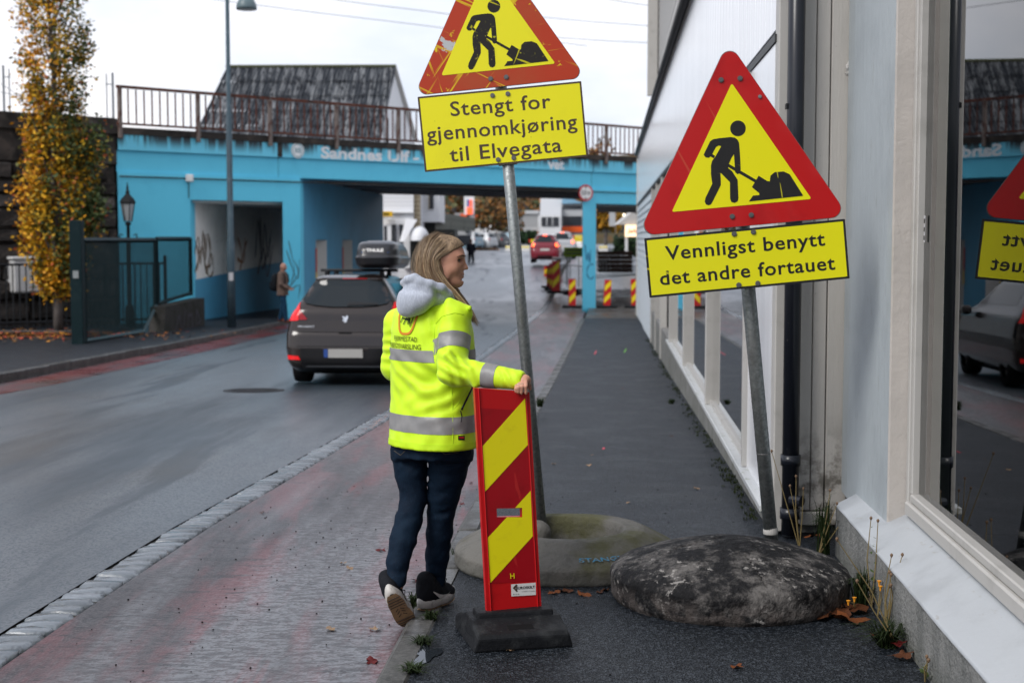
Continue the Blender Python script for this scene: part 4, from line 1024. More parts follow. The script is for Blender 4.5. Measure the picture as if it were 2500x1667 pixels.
# leaf litter under the tree
V_ = []; F_ = []; C_ = []
for _ in range(1500):
    x = TX + rt.gauss(-.4, 1.7); y = TY + rt.gauss(-2.0, 1.3)
    if y > 37.5 or y < 28 : continue
    c = Vector((x, y, zs(y) + .012 + rt.random() * .02)); s = rt.uniform(.04, .075); a = rt.uniform(0, 6.28); u = Vector((math.cos(a), math.sin(a), rt.uniform(-.3, .3))); v2 = Vector((-math.sin(a), math.cos(a), rt.uniform(-.3, .3)))
    i = len(V_); V_ += [c - u * s, c + v2 * s * .7, c + u * s, c - v2 * s * .7]; F_.append([i, i + 1, i + 2, i + 3])
    col = rt.choice([(.40, .17, .02), (.30, .10, .02), (.20, .09, .03), (.35, .06, .03), (.12, .07, .04)]); C_.append([*col, 1])
tag(leafobj('leaf_litter', V_, F_, C_, m_leaf, None, 'stuff'), 'orange leaf litter on the pavement under the tree', 'leaves')

# house with the corrugated roof beyond the bridge
hs = thing('gabled_house', 'white house with a steep dark corrugated roof seen over the bridge railing', 'house', at(740, 420, 80))
m_roof = M('dark_corrugated_roof', (.055, .062, .072), .55, rnd_amt=.1, layers=[dict(k='noise', s=2.6, st=(1.6, .05, .16), lo=.46, hi=.6, c=(.24, .25, .26)), dict(k='noise', s=3, lo=.5, hi=.62, c=(.03, .033, .04)), dict(k='axis', ax='z', lo=5.78, hi=5.95, c=(.06, .075, .03), amt=.8)])
m_hwhite = M('white_clapboard', (.72, .73, .74), .6)
HY = 80.0
rl_, rr_ = at(556, 166, HY), at(963, 165, HY); el, er = at(472, 345, HY - 4), at(925, 345, HY - 4)
RN = Vector((1, .0, 0))
b = MB()
ncor = 46; nrow = 5
for row in range(nrow):
    v = []; f = []
    for i in range(ncor * 4 + 1):
        u = i / (ncor * 4); ph = 2 * PI * i / 4
        for e in (0, 1):
            s_ = (row + e * 1.06) / nrow
            p = rl_.lerp(rr_, u).lerp(el.lerp(er, u), min(s_, 1.05))
            nrm = Vector((0, -.75, .66)); p = p + nrm * (.09 * math.cos(ph) + (.07 if e else .0) + .02)
            v.append(p)
    for i in range(ncor * 4): f.append([2 * i, 2 * i + 2, 2 * i + 3, 2 * i + 1][::-1])
    mk('roof_sheet', v, f, m_roof, hs, smooth=True)
MB().tube([rl_ + Vector((-.1, 0, .06)), rr_ + Vector((.1, 0, .06))], .10, 8).build('ridge', M('mossy_ridge', (.06, .065, .03), .8), hs)
gb = at(1012, 345, HY + 3.0); ga = rr_
gl = er + Vector((-.15, 0, 0))
MB().add([rr_ + Vector((-.05, .02, -.1)), gl, Vector((gl.x, gl.y, 3)), Vector((gb.x, gb.y, 3)), Vector((gb.x, gb.y, gb.z))], [[0, 1, 2, 3, 4]]).build('gable_wall', m_hwhite, hs)
# verge boards and back slope
MB().tube([rr_, gb + Vector((.1, 0, 0))], .14, 4).build('verge', m_trim, hs); MB().tube([rr_, er], .10, 4).build('verge', m_roof, hs)
MB().add([rl_, rr_, gb + Vector((.05, 0, 0)), Vector((rl_.x + 1.6, gb.y, gb.z))], [[0, 1, 2, 3]]).build('rear_roof', m_roof, hs)
MB().add([Vector((el.x + .3, el.y + .3, el.z)), Vector((gl.x, gl.y, gl.z)), Vector((gl.x, gl.y, 3)), Vector((el.x + .3, el.y + .3, 3))], [[0, 1, 2, 3][::-1]]).build('front_wall', m_hwhite, hs)
for x0, x1, yt in ((942, 949, 288), (969, 976, 300)):
    u0 = (x0 - 925) / 87; Yw = HY - 4 + 7 * u0 - .06
    p, q = at(x0, yt, Yw), at(x1, 350, Yw + .4)
    MB().add([(p.x, p.y, q.z), (q.x, q.y - .04, q.z), (q.x, q.y - .04, p.z), (p.x, p.y, p.z)], [[0, 1, 2, 3]]).build('window', m_dark, hs)

# overhead wires
m_wire = M('overhead_wire', (.25, .26, .28), .5)
for i, (x0, y0_, x1, y1_, Y) in enumerate(((480, -6, 1010, 60, 60), (760, -8, 1040, 28, 58), (1330, 43, 1560, 62, 60), (1360, 92, 1600, 106, 60), (1480, -2, 1600, 16, 60), (0, 225, 62, 235, 52), (-20, 190, 90, 260, 52))):
    a, c = at(x0, y0_, Y), at(x1, y1_, Y); e = (c - a) * .8
    o = MB().tube([a - e, a, (a + c) / 2 - Vector((0, 0, .02)), c, c + e], .016, 5).build('overhead_wire', m_wire)
    tag(o, ['thin overhead wire running down to the near warning sign from the lamp', 'thin overhead wire just left of the top of the battered triangle', 'upper overhead wire right of the battered triangle', 'lower overhead wire right of the battered triangle', 'short overhead wire at the top edge above the white building', 'thin overhead wire at the far left edge by the masts', 'steeper overhead wire at the far left edge by the masts'][i], 'wire')
# ------------------------------------------------------------------ road-work signs
def scr(s, ro, lo, hi, c, amt=.9, st_=(1, 1, .05), **kw): return dict(k='noise', s=s, st=st_, ro=(0, R(ro), 0), lo=lo, hi=hi, c=c, amt=amt, d=3, **kw)
YEL = (.86, .80, .008)
m_sredA = M('battered_sign_red', (.46, .042, .012), .38, spec=.4, layers=[dict(k='noise', s=3, lo=.4, hi=.7, c=(.40, .07, .02), amt=.8), scr(22, 20, .61, .66, (.72, .50, .01)), scr(26, -35, .61, .66, (.74, .54, .01)), scr(30, 65, .63, .68, (.70, .46, .01)), scr(34, 100, .64, .69, (.72, .5, .01)),
    dict(k='noise', s=14, lo=.62, hi=.66, c=(.74, .56, .01), d=6, r=.7), dict(k='noise', s=5.5, of=(1.3, 0, 2), lo=.70, hi=.715, c=(.50, .52, .53), d=5)])
m_sred2 = M('sign_red', (.50, .009, .010), .30, spec=.5, layers=[dict(k='noise', s=4, lo=.5, hi=.7, c=(.42, .006, .008)), scr(14, 30, .70, .73, (.55, .10, .05), .5), scr(16, -50, .70, .73, (.55, .12, .05), .5)], rlayers=[dict(k='noise', s=6, lo=.5, hi=.65, v=.5)])
m_syelA = M('sign_yellow', YEL, .36, layers=[dict(k='noise', s=5, lo=.5, hi=.75, c=(.79, .73, .01), amt=.7), dict(k='noise', s=60, lo=.72, hi=.75, c=(.10, .09, .02), amt=.8)])
m_syelB = M('reflective_sign_yellow', (.84, .80, .010), .34, layers=[dict(k='wave', s=60, dir='DIAGONAL', lo=.35, hi=.65, c=(.72, .70, .010), amt=.7), scr(12, 75, .68, .70, (.86, .80, .01), .9), scr(10, 40, .70, .72, (.84, .78, .02), .9), dict(k='noise', s=30, lo=.74, hi=.76, c=(.10, .09, .02))])
m_syelW = M('warning_yellow', (.86, .81, .008), .34, layers=[scr(12, 60, .69, .71, (.86, .78, .05), .8), scr(14, -20, .70, .715, (.40, .37, .02), .7), dict(k='noise', s=50, lo=.73, hi=.76, c=(.12, .1, .02))])
m_sblk = M('sign_black', (.014, .014, .014), .4, layers=[scr(30, 80, .685, .70, (.55, .5, .02), .9), scr(26, 10, .69, .70, (.5, .46, .02), .9)])
m_sgrey = M('faded_sign_lettering', (.085, .062, .045), .5, layers=[dict(k='noise', s=30, lo=.55, hi=.75, c=(.13, .10, .07), amt=.6)])
m_sedge = M('sign_back', (.24, .25, .25), .5, metal=.5)
def pxm(x, y, Y): return (at(x + 1, y, Y) - at(x, y, Y)).length
C7 = lambda x, y: (1520 + x / 2.307, 80 + y / 2.307)
C6 = lambda x, y: (980 + x / 3.734, y / 3.734)
# the digging figure in crop pixels of the right-hand sign
FIG = [('head', [(646 + 44 * math.cos(a), 542 + 44 * math.sin(a)) for a in [2 * PI * k / 28 for k in range(28)]]),
       ('body', [(505, 603), (540, 597), (605, 590), (630, 594), (645, 606), (653, 622), (656, 650), (660, 700), (664, 770), (660, 792), (645, 797), (633, 786), (630, 750), (625, 686), (612, 705), (597, 740), (590, 775), (560, 792), (497, 792), (496, 750), (503, 722), (520, 700), (553, 641), (538, 638), (524, 645), (498, 695), (484, 706), (466, 704), (455, 690), (460, 676), (490, 615)]),
       ('leg', [(496, 791), (500, 822), (505, 850), (467, 930), (463, 950), (470, 966), (484, 972), (498, 966), (508, 950), (553, 858), (552, 820), (550, 793)]),
       ('leg', [(555, 793), (604, 842), (605, 900), (606, 935), (614, 953), (632, 958), (648, 950), (653, 932), (650, 880), (647, 828), (615, 780), (592, 762)]),
       ('shaft', stroke((492, 688), (515, 702), 16)), ('shaft', stroke((592, 747), (760, 843), 17)),
       ('shovel', [(765, 806), (818, 838), (772, 905), (728, 870)]),
       ('heap', [(712, 950), (735, 917), (770, 914), (770, 884), (788, 862), (818, 836), (828, 838), (832, 806), (855, 786), (905, 782), (940, 798), (1018, 918)])]
def sign_tri(th, c, side_in, rot, Y, ym, fig, red, yel, blk, flipd=1):
    """triangle plate with border, field and figure; c = photo pixel of the centroid"""
    k = pxm(*c, Y); o = at(*c, Y); ca, sa = math.cos(R(rot)), math.sin(R(rot))
    fr = frame(o, (ca, 0, sa), (-sa, 0, ca))
    rin = side_in * .28868 * k; rout = rin + 50 * side_in / 343 * k
    tri = lambda r: [(-r * math.sqrt(3), -r), (r * math.sqrt(3), -r), (0, 2 * r)]
    MB().prism(roundpoly(tri(rout), 24 * side_in / 343 * k, 7), .006, fr).build('plate', red, th)
    MB().prism(roundpoly(tri(rin), 3 * k, 3), .0012, fr, .0062).build('field', yel, th)
    MB().prism(roundpoly(tri(rout * 1.008), 24 * side_in / 343 * k, 7), .004, fr, -.0042).build('backing', m_sedge, th)
    a0 = R(5.3); first = None
    for q, (nm, pts) in enumerate(FIG):
        u = []
        for x, y in pts:
            X, Yy = C7(x, y); dx, dy = X - 1802, -(Yy - 403)
            u.append(((dx * math.cos(a0) + dy * math.sin(a0)) * k * side_in / 343, (-dx * math.sin(a0) + dy * math.cos(a0)) * k * side_in / 343))
        MB().flat(u if area2(u) > 0 else u[::-1], fr, .0080 + .0001 * q).build('figure_' + nm, blk, th)
    return fr, k, rout
def area2(p): return sum(p[i - 1][0] * p[i][1] - p[i][0] * p[i - 1][1] for i in range(len(p)))
def sign_plate(th, corners, Y, yel, txtmat, edge, lines, conv, bord=.010, w=0.0):
    P = [Vector(p) for p in corners]    # tl tr br bl photo pixels
    c = sum(P, Vector((0, 0))) / 4; k = pxm(c.x, c.y, Y); o = at(c.x, c.y, Y)
    ex = ((P[1] - P[0]) + (P[2] - P[3])) / 2; wd = ex.length * k; ht = (((P[3] - P[0]) + (P[2] - P[1])) / 2).length * k
    a = math.atan2(-ex.y, ex.x); fr = frame(o, (math.cos(a), 0, math.sin(a)), (-math.sin(a), 0, math.cos(a)))
    rect = lambda e: [(-wd / 2 + e, -ht / 2 + e), (wd / 2 - e, -ht / 2 + e), (wd / 2 - e, ht / 2 - e), (-wd / 2 + e, ht / 2 - e)]
    MB().prism(roundpoly(rect(0), .004, 3), .005, fr).build('text_plate', edge, th)
    MB().prism(rect(bord), .0010, fr, .0052).build('text_field', yel, th)
    inv = fr.inverted()
    for s, p, q, hh in lines:
        p = conv(*p); q = conv(*q); A = inv @ at(*p, Y); B = inv @ at(*q, Y); yb = (A.y + B.y) / 2
        v, f = text_fit(s, A.x, B.x, yb, hh, weight=w, spacing=1.08)
        # one part for each line, with the small slope between its ends
        sl = (B.y - A.y) / (B.x - A.x)
        for v, f in words(v, f): mk('lettering', [fr @ Vector((x, y + (x - (A.x + B.x) / 2) * sl, .0068)) for x, y in v], f, txtmat, th)
    return fr, k, wd, ht
def bolts(th, pts, Y, r=.011, conv=None, col=None):
    for p in pts:
        p = conv(*p) if conv else p; o = at(*p, Y - .007)
        b = MB(); fr = frame(o, (1, 0, 0), (0, 0, 1)); b.prism(circle2((0, 0), r, 12), .004, fr); b.prism(circle2((0, 0), r * .7, 10), .003, fr, .004); b.build('bolt', col or m_bolt, th)
# left, battered sign
YLp = 7.50
bl = at(1322, 1290, 7.47)
sL = thing('closed_road_sign', 'battered orange-red road-work sign reading Stengt for gjennomkjøring til Elvegata', 'road sign', (bl.x, bl.y, .06))
sign_tri(sL, (1208.2, 89.5), 280.5, 5.9, YLp, None, None, m_sredA, m_syelA, M('worn_sign_black', (.03, .028, .026), .45, layers=[dict(k='noise', s=40, lo=.60, hi=.68, c=(.5, .46, .03), amt=.85), scr(22, 70, .66, .68, (.6, .55, .02), .9), scr(20, -20, .67, .69, (.6, .55, .02), .9)]))
sign_plate(sL, [C6(150, 890), C6(1640, 745), C6(1700, 1427), C6(212, 1567)], YLp, m_syelA, m_sgrey, m_sgrey,
           [('Stengt for', (452, 1062), (1365, 985), .078), ('gjennomkjøring', (235, 1290), (1605, 1170), .078), ('til Elvegata', (445, 1477), (1465, 1383), .078)], C6, w=.012)
bolts(sL, [(813, 720), (955, 705), (830, 872), (970, 857), (882, 1456), (1023, 1440)], YLp, .0125, C6)
pt = at(1200, -40, YLp + .05); p0 = at(1321, 1283, 7.50)
d = (pt - p0).normalized(); foot = p0 + d * ((.07 - p0.z) / d.z)
MB().tube([foot, pt], .0305, 20).build('post', m_galv, sL, True)
for y_ in (60, 175, 300, 395):
    f_ = (p0.z - at(1250, y_, YLp).z) / (p0.z - pt.z); q = p0.lerp(pt, f_)
    MB().box((q.x, YLp + .022, q.z), (.10, .036, .035), Matrix.Rotation(-R(5.5), 3, 'Y'), .003).build('clamp', m_galv, sL)
# right sign
YRp = 6.78
br0 = at(1884, 1308, 7.0)
sR = thing('footway_sign', 'clean red road-work sign reading Vennligst benytt det andre fortauet', 'road sign', (br0.x, br0.y, 0.05))
sign_tri(sR, (1802, 403), 343, 5.3, YRp, None, None, m_sred2, m_syelW, m_sblk)
sign_plate(sR, [C7(122, 1160), C7(1250, 1048), C7(1277, 1385), C7(152, 1492)], YRp, m_syelB, m_sblk, m_sblk,
           [('Vennligst benytt', (243, 1280), (1140, 1197), .068), ('det andre fortauet', (212, 1421), (1197, 1332), .068)], C7, .011, w=.016)
bolts(sR, [(554, 267), (661, 258), (617, 1035), (724, 1027), (628, 1133), (736, 1122), (654, 1421), (761, 1411)], YRp, .0125, C7)
bolts(sR, [(773, 361)], YRp, .009, C7, m_galv)
pt = at(1778, 170, YRp + .055); p0 = at(1882, 1306, 7.02); d = (pt - p0).normalized(); foot = p0 + d * ((.05 - p0.z) / d.z)
MB().tube([foot, pt], .0345, 20).build('post', m_galv, sR, True)
for y_ in (190, 515, 580, 690):
    f_ = (p0.z - at(1250, y_, YRp).z) / (p0.z - pt.z); q = p0.lerp(pt, f_)
    MB().box((q.x, YRp + .025, q.z), (.11, .04, .035), Matrix.Rotation(-R(5.2), 3, 'Y'), .003).build('clamp', m_galv, sR)
q = p0 + d * .02; MB().lathe([(.036, -.012), (.0375, .0), (.036, .02)], q, 18).build('torn_sticker', m_trim, sR)
q = p0 + d * .42; MB().lathe([(.0352, -.003), (.0356, .0), (.0352, .003)], q, 18).build('joint_ring', m_bolt, sR)

# ------------------------------------------------------------------ concrete feet of the signs
m_conc = M('mossy_concrete', (.135, .13, .118), .75, layers=[dict(k='noise', s=7, lo=.45, hi=.7, c=(.09, .088, .08)), dict(k='noise', s=2.6, lo=.47, hi=.66, c=(.075, .075, .03), amt=.8), dict(k='noise', s=50, lo=.62, hi=.7, c=(.09, .09, .08), amt=.6), dict(k='axis', ax='z', lo=.10, hi=.0, c=(.075, .075, .065), amt=.6)], bump=[dict(k='noise', s=50, b=.5, dist=.008), dict(k='noise', s=9, b=.3, dist=.02)])
RC = Vector((at(1385, 1350, 7.25).x, 7.25, zs(7.25)))
rb = thing('concrete_ring', 'pale mossy concrete ring foot holding the battered sign', 'sign base', RC)
v_ = Vol((RC.x - .62, RC.y - .60, RC.z - .02), (RC.x + .62, RC.y + .60, RC.z + .22), .0065)
v_.loft([(RC.z - .01, RC.x, RC.y, .56, .54), (RC.z + .015, RC.x, RC.y, .583, .56), (RC.z + .08, RC.x, RC.y, .58, .555), (RC.z + .10, RC.x, RC.y, .555, .535), (RC.z + .165, RC.x, RC.y, .43, .41), (RC.z + .182, RC.x, RC.y, .395, .38), (RC.z + .186, RC.x, RC.y, .37, .36)], 0, k=0, pw=2.15)
v_.loft([(RC.z - .02, RC.x, RC.y, .268, .268), (RC.z + .15, RC.x, RC.y, .28, .28), (RC.z + .178, RC.x, RC.y, .29, .29), (RC.z + .22, RC.x, RC.y, .305, .305)], 0, k=.008, op='s', pw=2)
v_.cone((foot.x * 0 + RC.x - .15, RC.y + .16, RC.z + .03), (RC.x - .15, RC.y + .16, RC.z + .12), .075, .07, k=.02)
v_.cone((RC.x - .11, RC.y - .02, RC.z + .02), (RC.x - .11, RC.y - .02, RC.z + .06), .06, .05, k=.03)
v_.noise(.0025, .06, 1).noise(.0012, .02, 2)
v, f = v_.get(1); mk('ring', v, f, m_conc, rb, smooth=True)
m_sten = M('blue_stencil', (.035, .20, .34), .6, layers=[dict(k='noise', s=40, lo=.5, hi=.6, c=(.15, .16, .14), amt=.9)])
tv, tf = text_fit('STANGELAND', 0, 1, 0, .73, weight=.02)
P = []
for x, y in tv:
    a = R(-86 + 44 * x); s_ = .22 + .30 * y; r_ = .545 + (.43 - .545) * s_ + .004; z_ = RC.z + .10 + (.165 - .10) * s_ + .006
    P.append((RC.x + r_ * math.cos(a), RC.y + r_ * math.sin(a), z_))
mk('lettering', P, tf, m_sten, rb)
m_lich = M('blackened_concrete', (.011, .011, .012), .7, layers=[dict(k='noise', s=5.5, lo=.46, hi=.64, c=(.13, .122, .116), d=9, r=.78), dict(k='noise', s=28, lo=.56, hi=.64, c=(.30, .285, .27), amt=.9, mul=dict(k='noise', s=4, lo=.46, hi=.6)), dict(k='axis', ax='z', lo=.12, hi=.03, c=(.10, .085, .078), amt=.6, mul=dict(k='noise', s=9, lo=.42, hi=.55))],
    bump=[dict(k='noise', s=30, b=.8, dist=.014), dict(k='noise', s=8, b=.5, dist=.03)])
DC = Vector((at(1779, 1450, 6.5).x, 6.5, 0))
db = thing('concrete_dome', 'blackened lichen-spotted concrete dome foot beside the shop ledge', 'sign base', DC)
v_ = Vol((DC.x - .62, DC.y - .62, -.02), (DC.x + .62, DC.y + .62, .32), .0075)
v_.loft([(-.01, DC.x, DC.y, .525, .525), (.02, DC.x, DC.y, .545, .545), (.115, DC.x, DC.y, .55, .55), (.14, DC.x, DC.y, .535, .535), (.158, DC.x, DC.y, .505, .505), (.19, DC.x, DC.y, .42, .42), (.222, DC.x, DC.y, .31, .31), (.248, DC.x, DC.y, .20, .20), (.264, DC.x, DC.y, .10, .10), (.27, DC.x, DC.y, .02, .02)], 0, k=0, pw=2)
v_.cone((DC.x - .10, DC.y + .02, .272), (DC.x - .02, DC.y + .05, .277), .016, .016, k=.01, op='s')
v_.cone((DC.x - .32, DC.y - .13, .232), (DC.x - .10, DC.y + .02, .272), .010, .012, k=.01, op='s')
v_.cone((DC.x + .10, DC.y - .05, .262), (DC.x + .16, DC.y - .34, .215), .006, .006, k=.02, op='s')
for a_ in (.4, 1.75, 3.3, 4.9): v_.cone((DC.x + .12 * math.cos(a_), DC.y + .12 * math.sin(a_), .262), (DC.x + .52 * math.cos(a_), DC.y + .52 * math.sin(a_), .155), .005, .005, k=.012, op='s')
v_.noise(.0022, .09, 4).noise(.0028, .022, 5)
v, f = v_.get(1); mk('dome', v, f, m_lich, db, smooth=True)

# ------------------------------------------------------------------ hand-held marker board in its rubber foot
BX = thing('marker_board', 'red and yellow striped marker board in a black rubber foot under the woman\'s hand', 'traffic board', at(1255, 1560, 5.8) * Vector((1, 1, 0)) if False else (at(1255, 1560, 5.8).x, 5.8, 0))
m_bred = M('board_red', (.52, .008, .010), .35, layers=[dict(k='noise', s=9, lo=.5, hi=.7, c=(.44, .006, .008)), scr(16, 5, .70, .72, (.55, .06, .03), .6)])
m_bstripe = M('board_dark_red', (.36, .004, .010), .35, layers=[dict(k='noise', s=14, lo=.5, hi=.7, c=(.30, .004, .008)), scr(18, 15, .69, .71, (.48, .02, .02), .8)])
m_byel = M('board_yellow', (.88, .79, .008), .36, layers=[dict(k='noise', s=18, lo=.55, hi=.8, c=(.80, .70, .01)), scr(14, -20, .71, .73, (.62, .55, .05), .5)])
TL, TR, BRt, BLf = at(1158.5, 947, 5.72), at(1292.5, 957, 5.80), at(1322.5, 1489.5, 5.85), at(1189.5, 1501, 5.77)
bn = (TR - TL).cross(TL - BLf).normalized()
if bn.y > 0: bn = -bn
def bil(u, w, out=0.0): return (TL.lerp(TR, u)).lerp(BLf.lerp(BRt, u), w) + bn * out
import itertools
quadP = [(1158.5, 947), (1292.5, 957), (1322.5, 1489.5), (1189.5, 1501)]
def uv(x, y):
    u = w = .5
    for _ in range(20):
        a = [quadP[0][i] * (1 - u) * (1 - w) + quadP[1][i] * u * (1 - w) + quadP[2][i] * u * w + quadP[3][i] * (1 - u) * w for i in (0, 1)]
        u += (x - a[0]) / 133; w += (y - a[1]) / 543
    return u, w
C2 = lambda x, y: (880 + x / 2.613, 1050 + y / 2.613)
us = [0, uv(*C2(868, 515))[0], uv(*C2(1027, 515))[0], 1]; ws = [0, uv(*C2(948, 490))[1], uv(*C2(948, 545))[1], 1]
b = MB(); T_ = .022
for i in range(3):
    for j in range(3):
        if (i, j) == (1, 1): continue
        q = [(us[i], ws[j + 1]), (us[i + 1], ws[j + 1]), (us[i + 1], ws[j]), (us[i], ws[j])]
        b.add([bil(*p) for p in q], [[0, 1, 2, 3]]); b.add([bil(*p, -T_) for p in q], [[3, 2, 1, 0]])
ring = [(0, 1), (1, 1), (1, 0), (0, 0)]
for rg in (ring, [(us[1], ws[1]), (us[2], ws[1]), (us[2], ws[2]), (us[1], ws[2])]):
    for k in range(4): p, q = rg[k], rg[(k + 1) % 4]; b.add([bil(*p), bil(*p, -T_), bil(*q, -T_), bil(*q)], [[0, 1, 2, 3]])
b.build('board', m_bred, BX)
def bpatch(name, pts, mat, out, conv=lambda x, y: (x, y), par=BX):
    p = [uv(*conv(*q)) for q in pts]
    o = MB().add([bil(u, w, out) for u, w in p], [list(range(len(p)))])
    return o.build(name, mat, par)
C1 = lambda x, y: (880 + x / 2.613, 540 + y / 2.613)
n2 = lambda l, c: [c(*p) for p in l]
ed = lambda e: [(.075, .085), (.925, .085), (.925, .86), (.075, .86)]
dark = [bil(*p, .0012) for p in [(.075, .86), (us[1], .86), (us[1], .085), (.075, .085)]]
for a_, b_, c_, d_ in ((.075, us[1], .085, .86), (us[2], .925, .085, .86), (us[1], us[2], .085, ws[1]), (us[1], us[2], ws[2], .86)):
    MB().add([bil(a_, d_, .0012), bil(b_, d_, .0012), bil(b_, c_, .0012), bil(a_, c_, .0012)], [[0, 1, 2, 3]]).build('red_foil', m_bstripe, BX)
bpatch('yellow_stripe', n2([(1048, 1128), (1066, 1420)], C1) + n2([(787, 390)], C2) + n2([(771, 1435)], C1), m_byel, .0026)
bpatch('yellow_stripe', [(1083, 378), (1097, 668), (818, 978), (805, 683), (931, 546), (1029, 546), (1029, 486), (984, 486)], m_byel, .0026, C2)
MB().tube([bil(.07, .0, .003), bil(.07, 1, .003)], .003, 5).build('edge_rib', m_bred, BX); MB().tube([bil(.93, .0, .003), bil(.93, 1, .003)], .003, 5).build('edge_rib', m_bred, BX)
def btext(s, p, q, h, mat, name='lettering', w=.0, out=.004, par=BX):
    a, c = uv(*C2(*p)), uv(*C2(*q)); v, f = text_fit(s, 0, 1, 0, 1.0, weight=w)
    hh = h / 2.613 / 543
    mk(name, [bil(a[0] + (c[0] - a[0]) * x, a[1] + (c[1] - a[1]) * x - y * hh, out) for x, y in v], f, mat, par)
btext('H', (953, 940), (980, 938), 36, m_byel, w=.01)
stp = bpatch('maker_label', [(958, 977), (1116, 966), (1117, 1046), (960, 1055)], m_swhite, .003, C2)
btext('EUROSKILT', (990, 1010), (1111, 1001), 17, m_sblk, w=.03, par=stp)
btext('A SAFETY company', (1025, 1027), (1112, 1022), 7, m_sblk, par=stp)
btext('03 50 80', (970, 1046), (1010, 1044), 8, m_sblk, par=stp)
bpatch('label_mark', [(968, 1000), (990, 976), (1000, 984), (984, 1000), (1000, 1020), (992, 1026)][::-1], m_sgrey, .0042, C2, par=stp)
m_rub = M('black_rubber', (.012, .013, .015), .55, layers=[dict(k='noise', s=9, lo=.5, hi=.7, c=(.03, .032, .034)), dict(k='noise', s=60, lo=.65, hi=.72, c=(.06, .06, .058), amt=.6)], bump=[dict(k='noise', s=20, b=.4, dist=.01), dict(k='noise', s=90, b=.2, dist=.004)])
fc = at(1252, 1540, 5.82); fc.z = 0
ya = R(13); ex = Vector((math.cos(ya), math.sin(ya), 0)); ey = Vector((-math.sin(ya), math.cos(ya), 0))
def foot_prof(name, prof, w0, w1, mat, inset=0.0):
    b = MB(); n = len(prof); v = []
    for s, w in ((-1, w0), (1, w1)):
        for y, z in prof: v.append(fc + ex * (s * (w / 2 - (.02 if z > .05 else 0) - inset)) + ey * y + Vector((0, 0, z)))
    f = [list(range(n)), list(range(2 * n - 1, n - 1, -1))] + [[i, n + i, n + (i + 1) % n, (i + 1) % n] for i in range(n)]
    me = mesh('t', v, f); bm = bmesh.new(); bm.from_mesh(me); bmesh.ops.recalc_face_normals(bm, faces=bm.faces)
    bmesh.ops.bevel(bm, geom=bm.edges, offset=.008, segments=2, profile=.6, affect='EDGES'); bm.to_mesh(me); bm.free()
    vv = np.array([tuple(p.co) for p in me.vertices]); ff = [list(p.vertices) for p in me.polygons]; bpy.data.meshes.remove(me)
    return mk(name, vv, ff, mat, BX, smooth=False)
foot_prof('rubber_foot', [(-.20, 0), (-.205, .055), (-.19, .068), (-.09, .09), (-.065, .10), (.07, .10), (.10, .088), (.19, .068), (.205, .05), (.20, 0)], .415, .415, m_rub)
foot_prof('socket', [(-.06, .085), (-.055, .122), (.055, .122), (.06, .085)], .36, .36, m_rub)
MB().box(fc + ey * -.14 + Vector((0, 0, .0775)), (.105, .042, .004), Matrix.Rotation(ya, 3, 'Z') @ Matrix.Rotation(R(12), 3, 'X')).build('hand_hole', m_dark, BX)

# ------------------------------------------------------------------ leaves, weeds and tufts on the pavement
m_mleaf = [M('maple_leaf_brown', (.085, .030, .013), .6, layers=[dict(k='noise', s=20, lo=.4, hi=.7, c=(.05, .02, .01))]), M('maple_leaf_rust', (.14, .044, .014), .6), M('leaf_dark_red', (.10, .012, .012), .5), M('leaf_pale', (.26, .17, .10), .6)]
def leaf_mesh(seed):
    r = random.Random(seed); v = [(0, 0, .006)]; n = 20
    for k in range(n):
        a = 2 * PI * k / n; rr = (1.0 if k % 4 == 0 else .62 if k % 2 == 0 else .78) * (.55 if 13 <= k <= 17 else 1) * r.uniform(.85, 1.1)
        v.append((math.sin(a) * rr, math.cos(a) * rr, .12 * math.sin(3 * a + seed) + r.uniform(-.05, .12)))
    f = [[0, 1 + (k + 1) % n, 1 + k] for k in range(n)]
    i = len(v); v += [(-.03, -.5, .02), (.03, -.5, .02), (.02, -1.3, .15), (-.02, -1.3, .15)]; f.append([i, i + 1, i + 2, i + 3])
    return mesh('leaf', v, f, True)
lm = [leaf_mesh(k) for k in range(5)]
def leaf(x, y, Y, size, mt_, label, group, z=None):
    p = at(x, y, Y); o = mko('fallen_leaf', lm[rnd.randrange(5)].copy(), m_mleaf[mt_], None, loc=(p.x, p.y, (zs(Y) if z is None else z) + .006), rot=(rnd.uniform(-.2, .2), rnd.uniform(-.2, .2), rnd.uniform(0, 6.28)), scale=(size, size, size))
    tag(o, label, 'leaf', group)
gY = lambda y, z=0.0: (CAMH - z) * F / (y - 583.5) * 1.0
def gnd(x, y, z=0.0):
    """photo pixel on level ground z -> depth"""
    lo, hi = 2.0, 90.0
    for _ in range(40):
        m = (lo + hi) / 2
        if at(x, y, m).z > z: lo = m
        else: hi = m
    return lo
for x, y, s, q in ((1352, 1444, .035, 1), (1385, 1440, .045, 0), (1423, 1450, .04, 1), (1480, 1438, .03, 0), (1462, 1444, .025, 0)):
    leaf(x, y, gnd(x, y), s, q, 'brown leaf lying against the front of the concrete ring', 'leaves by the concrete ring')
for x, y, s, q in ((2010, 1512, .06, 0), (2055, 1505, .09, 0), (2075, 1518, .08, 1), (2040, 1470, .06, 1), (2110, 1450, .05, 0), (2125, 1470, .05, 3), (2090, 1495, .07, 0), (1985, 1320, .06, 1), (2150, 1560, .05, 0), (2205, 1610, .05, 0), (2195, 1585, .04, 2)):
    leaf(x, y, gnd(x, y), s, q, 'brown leaf in the corner between the dome and the shop ledge', 'leaves in the ledge corner', .01 + rnd.random() * .02)
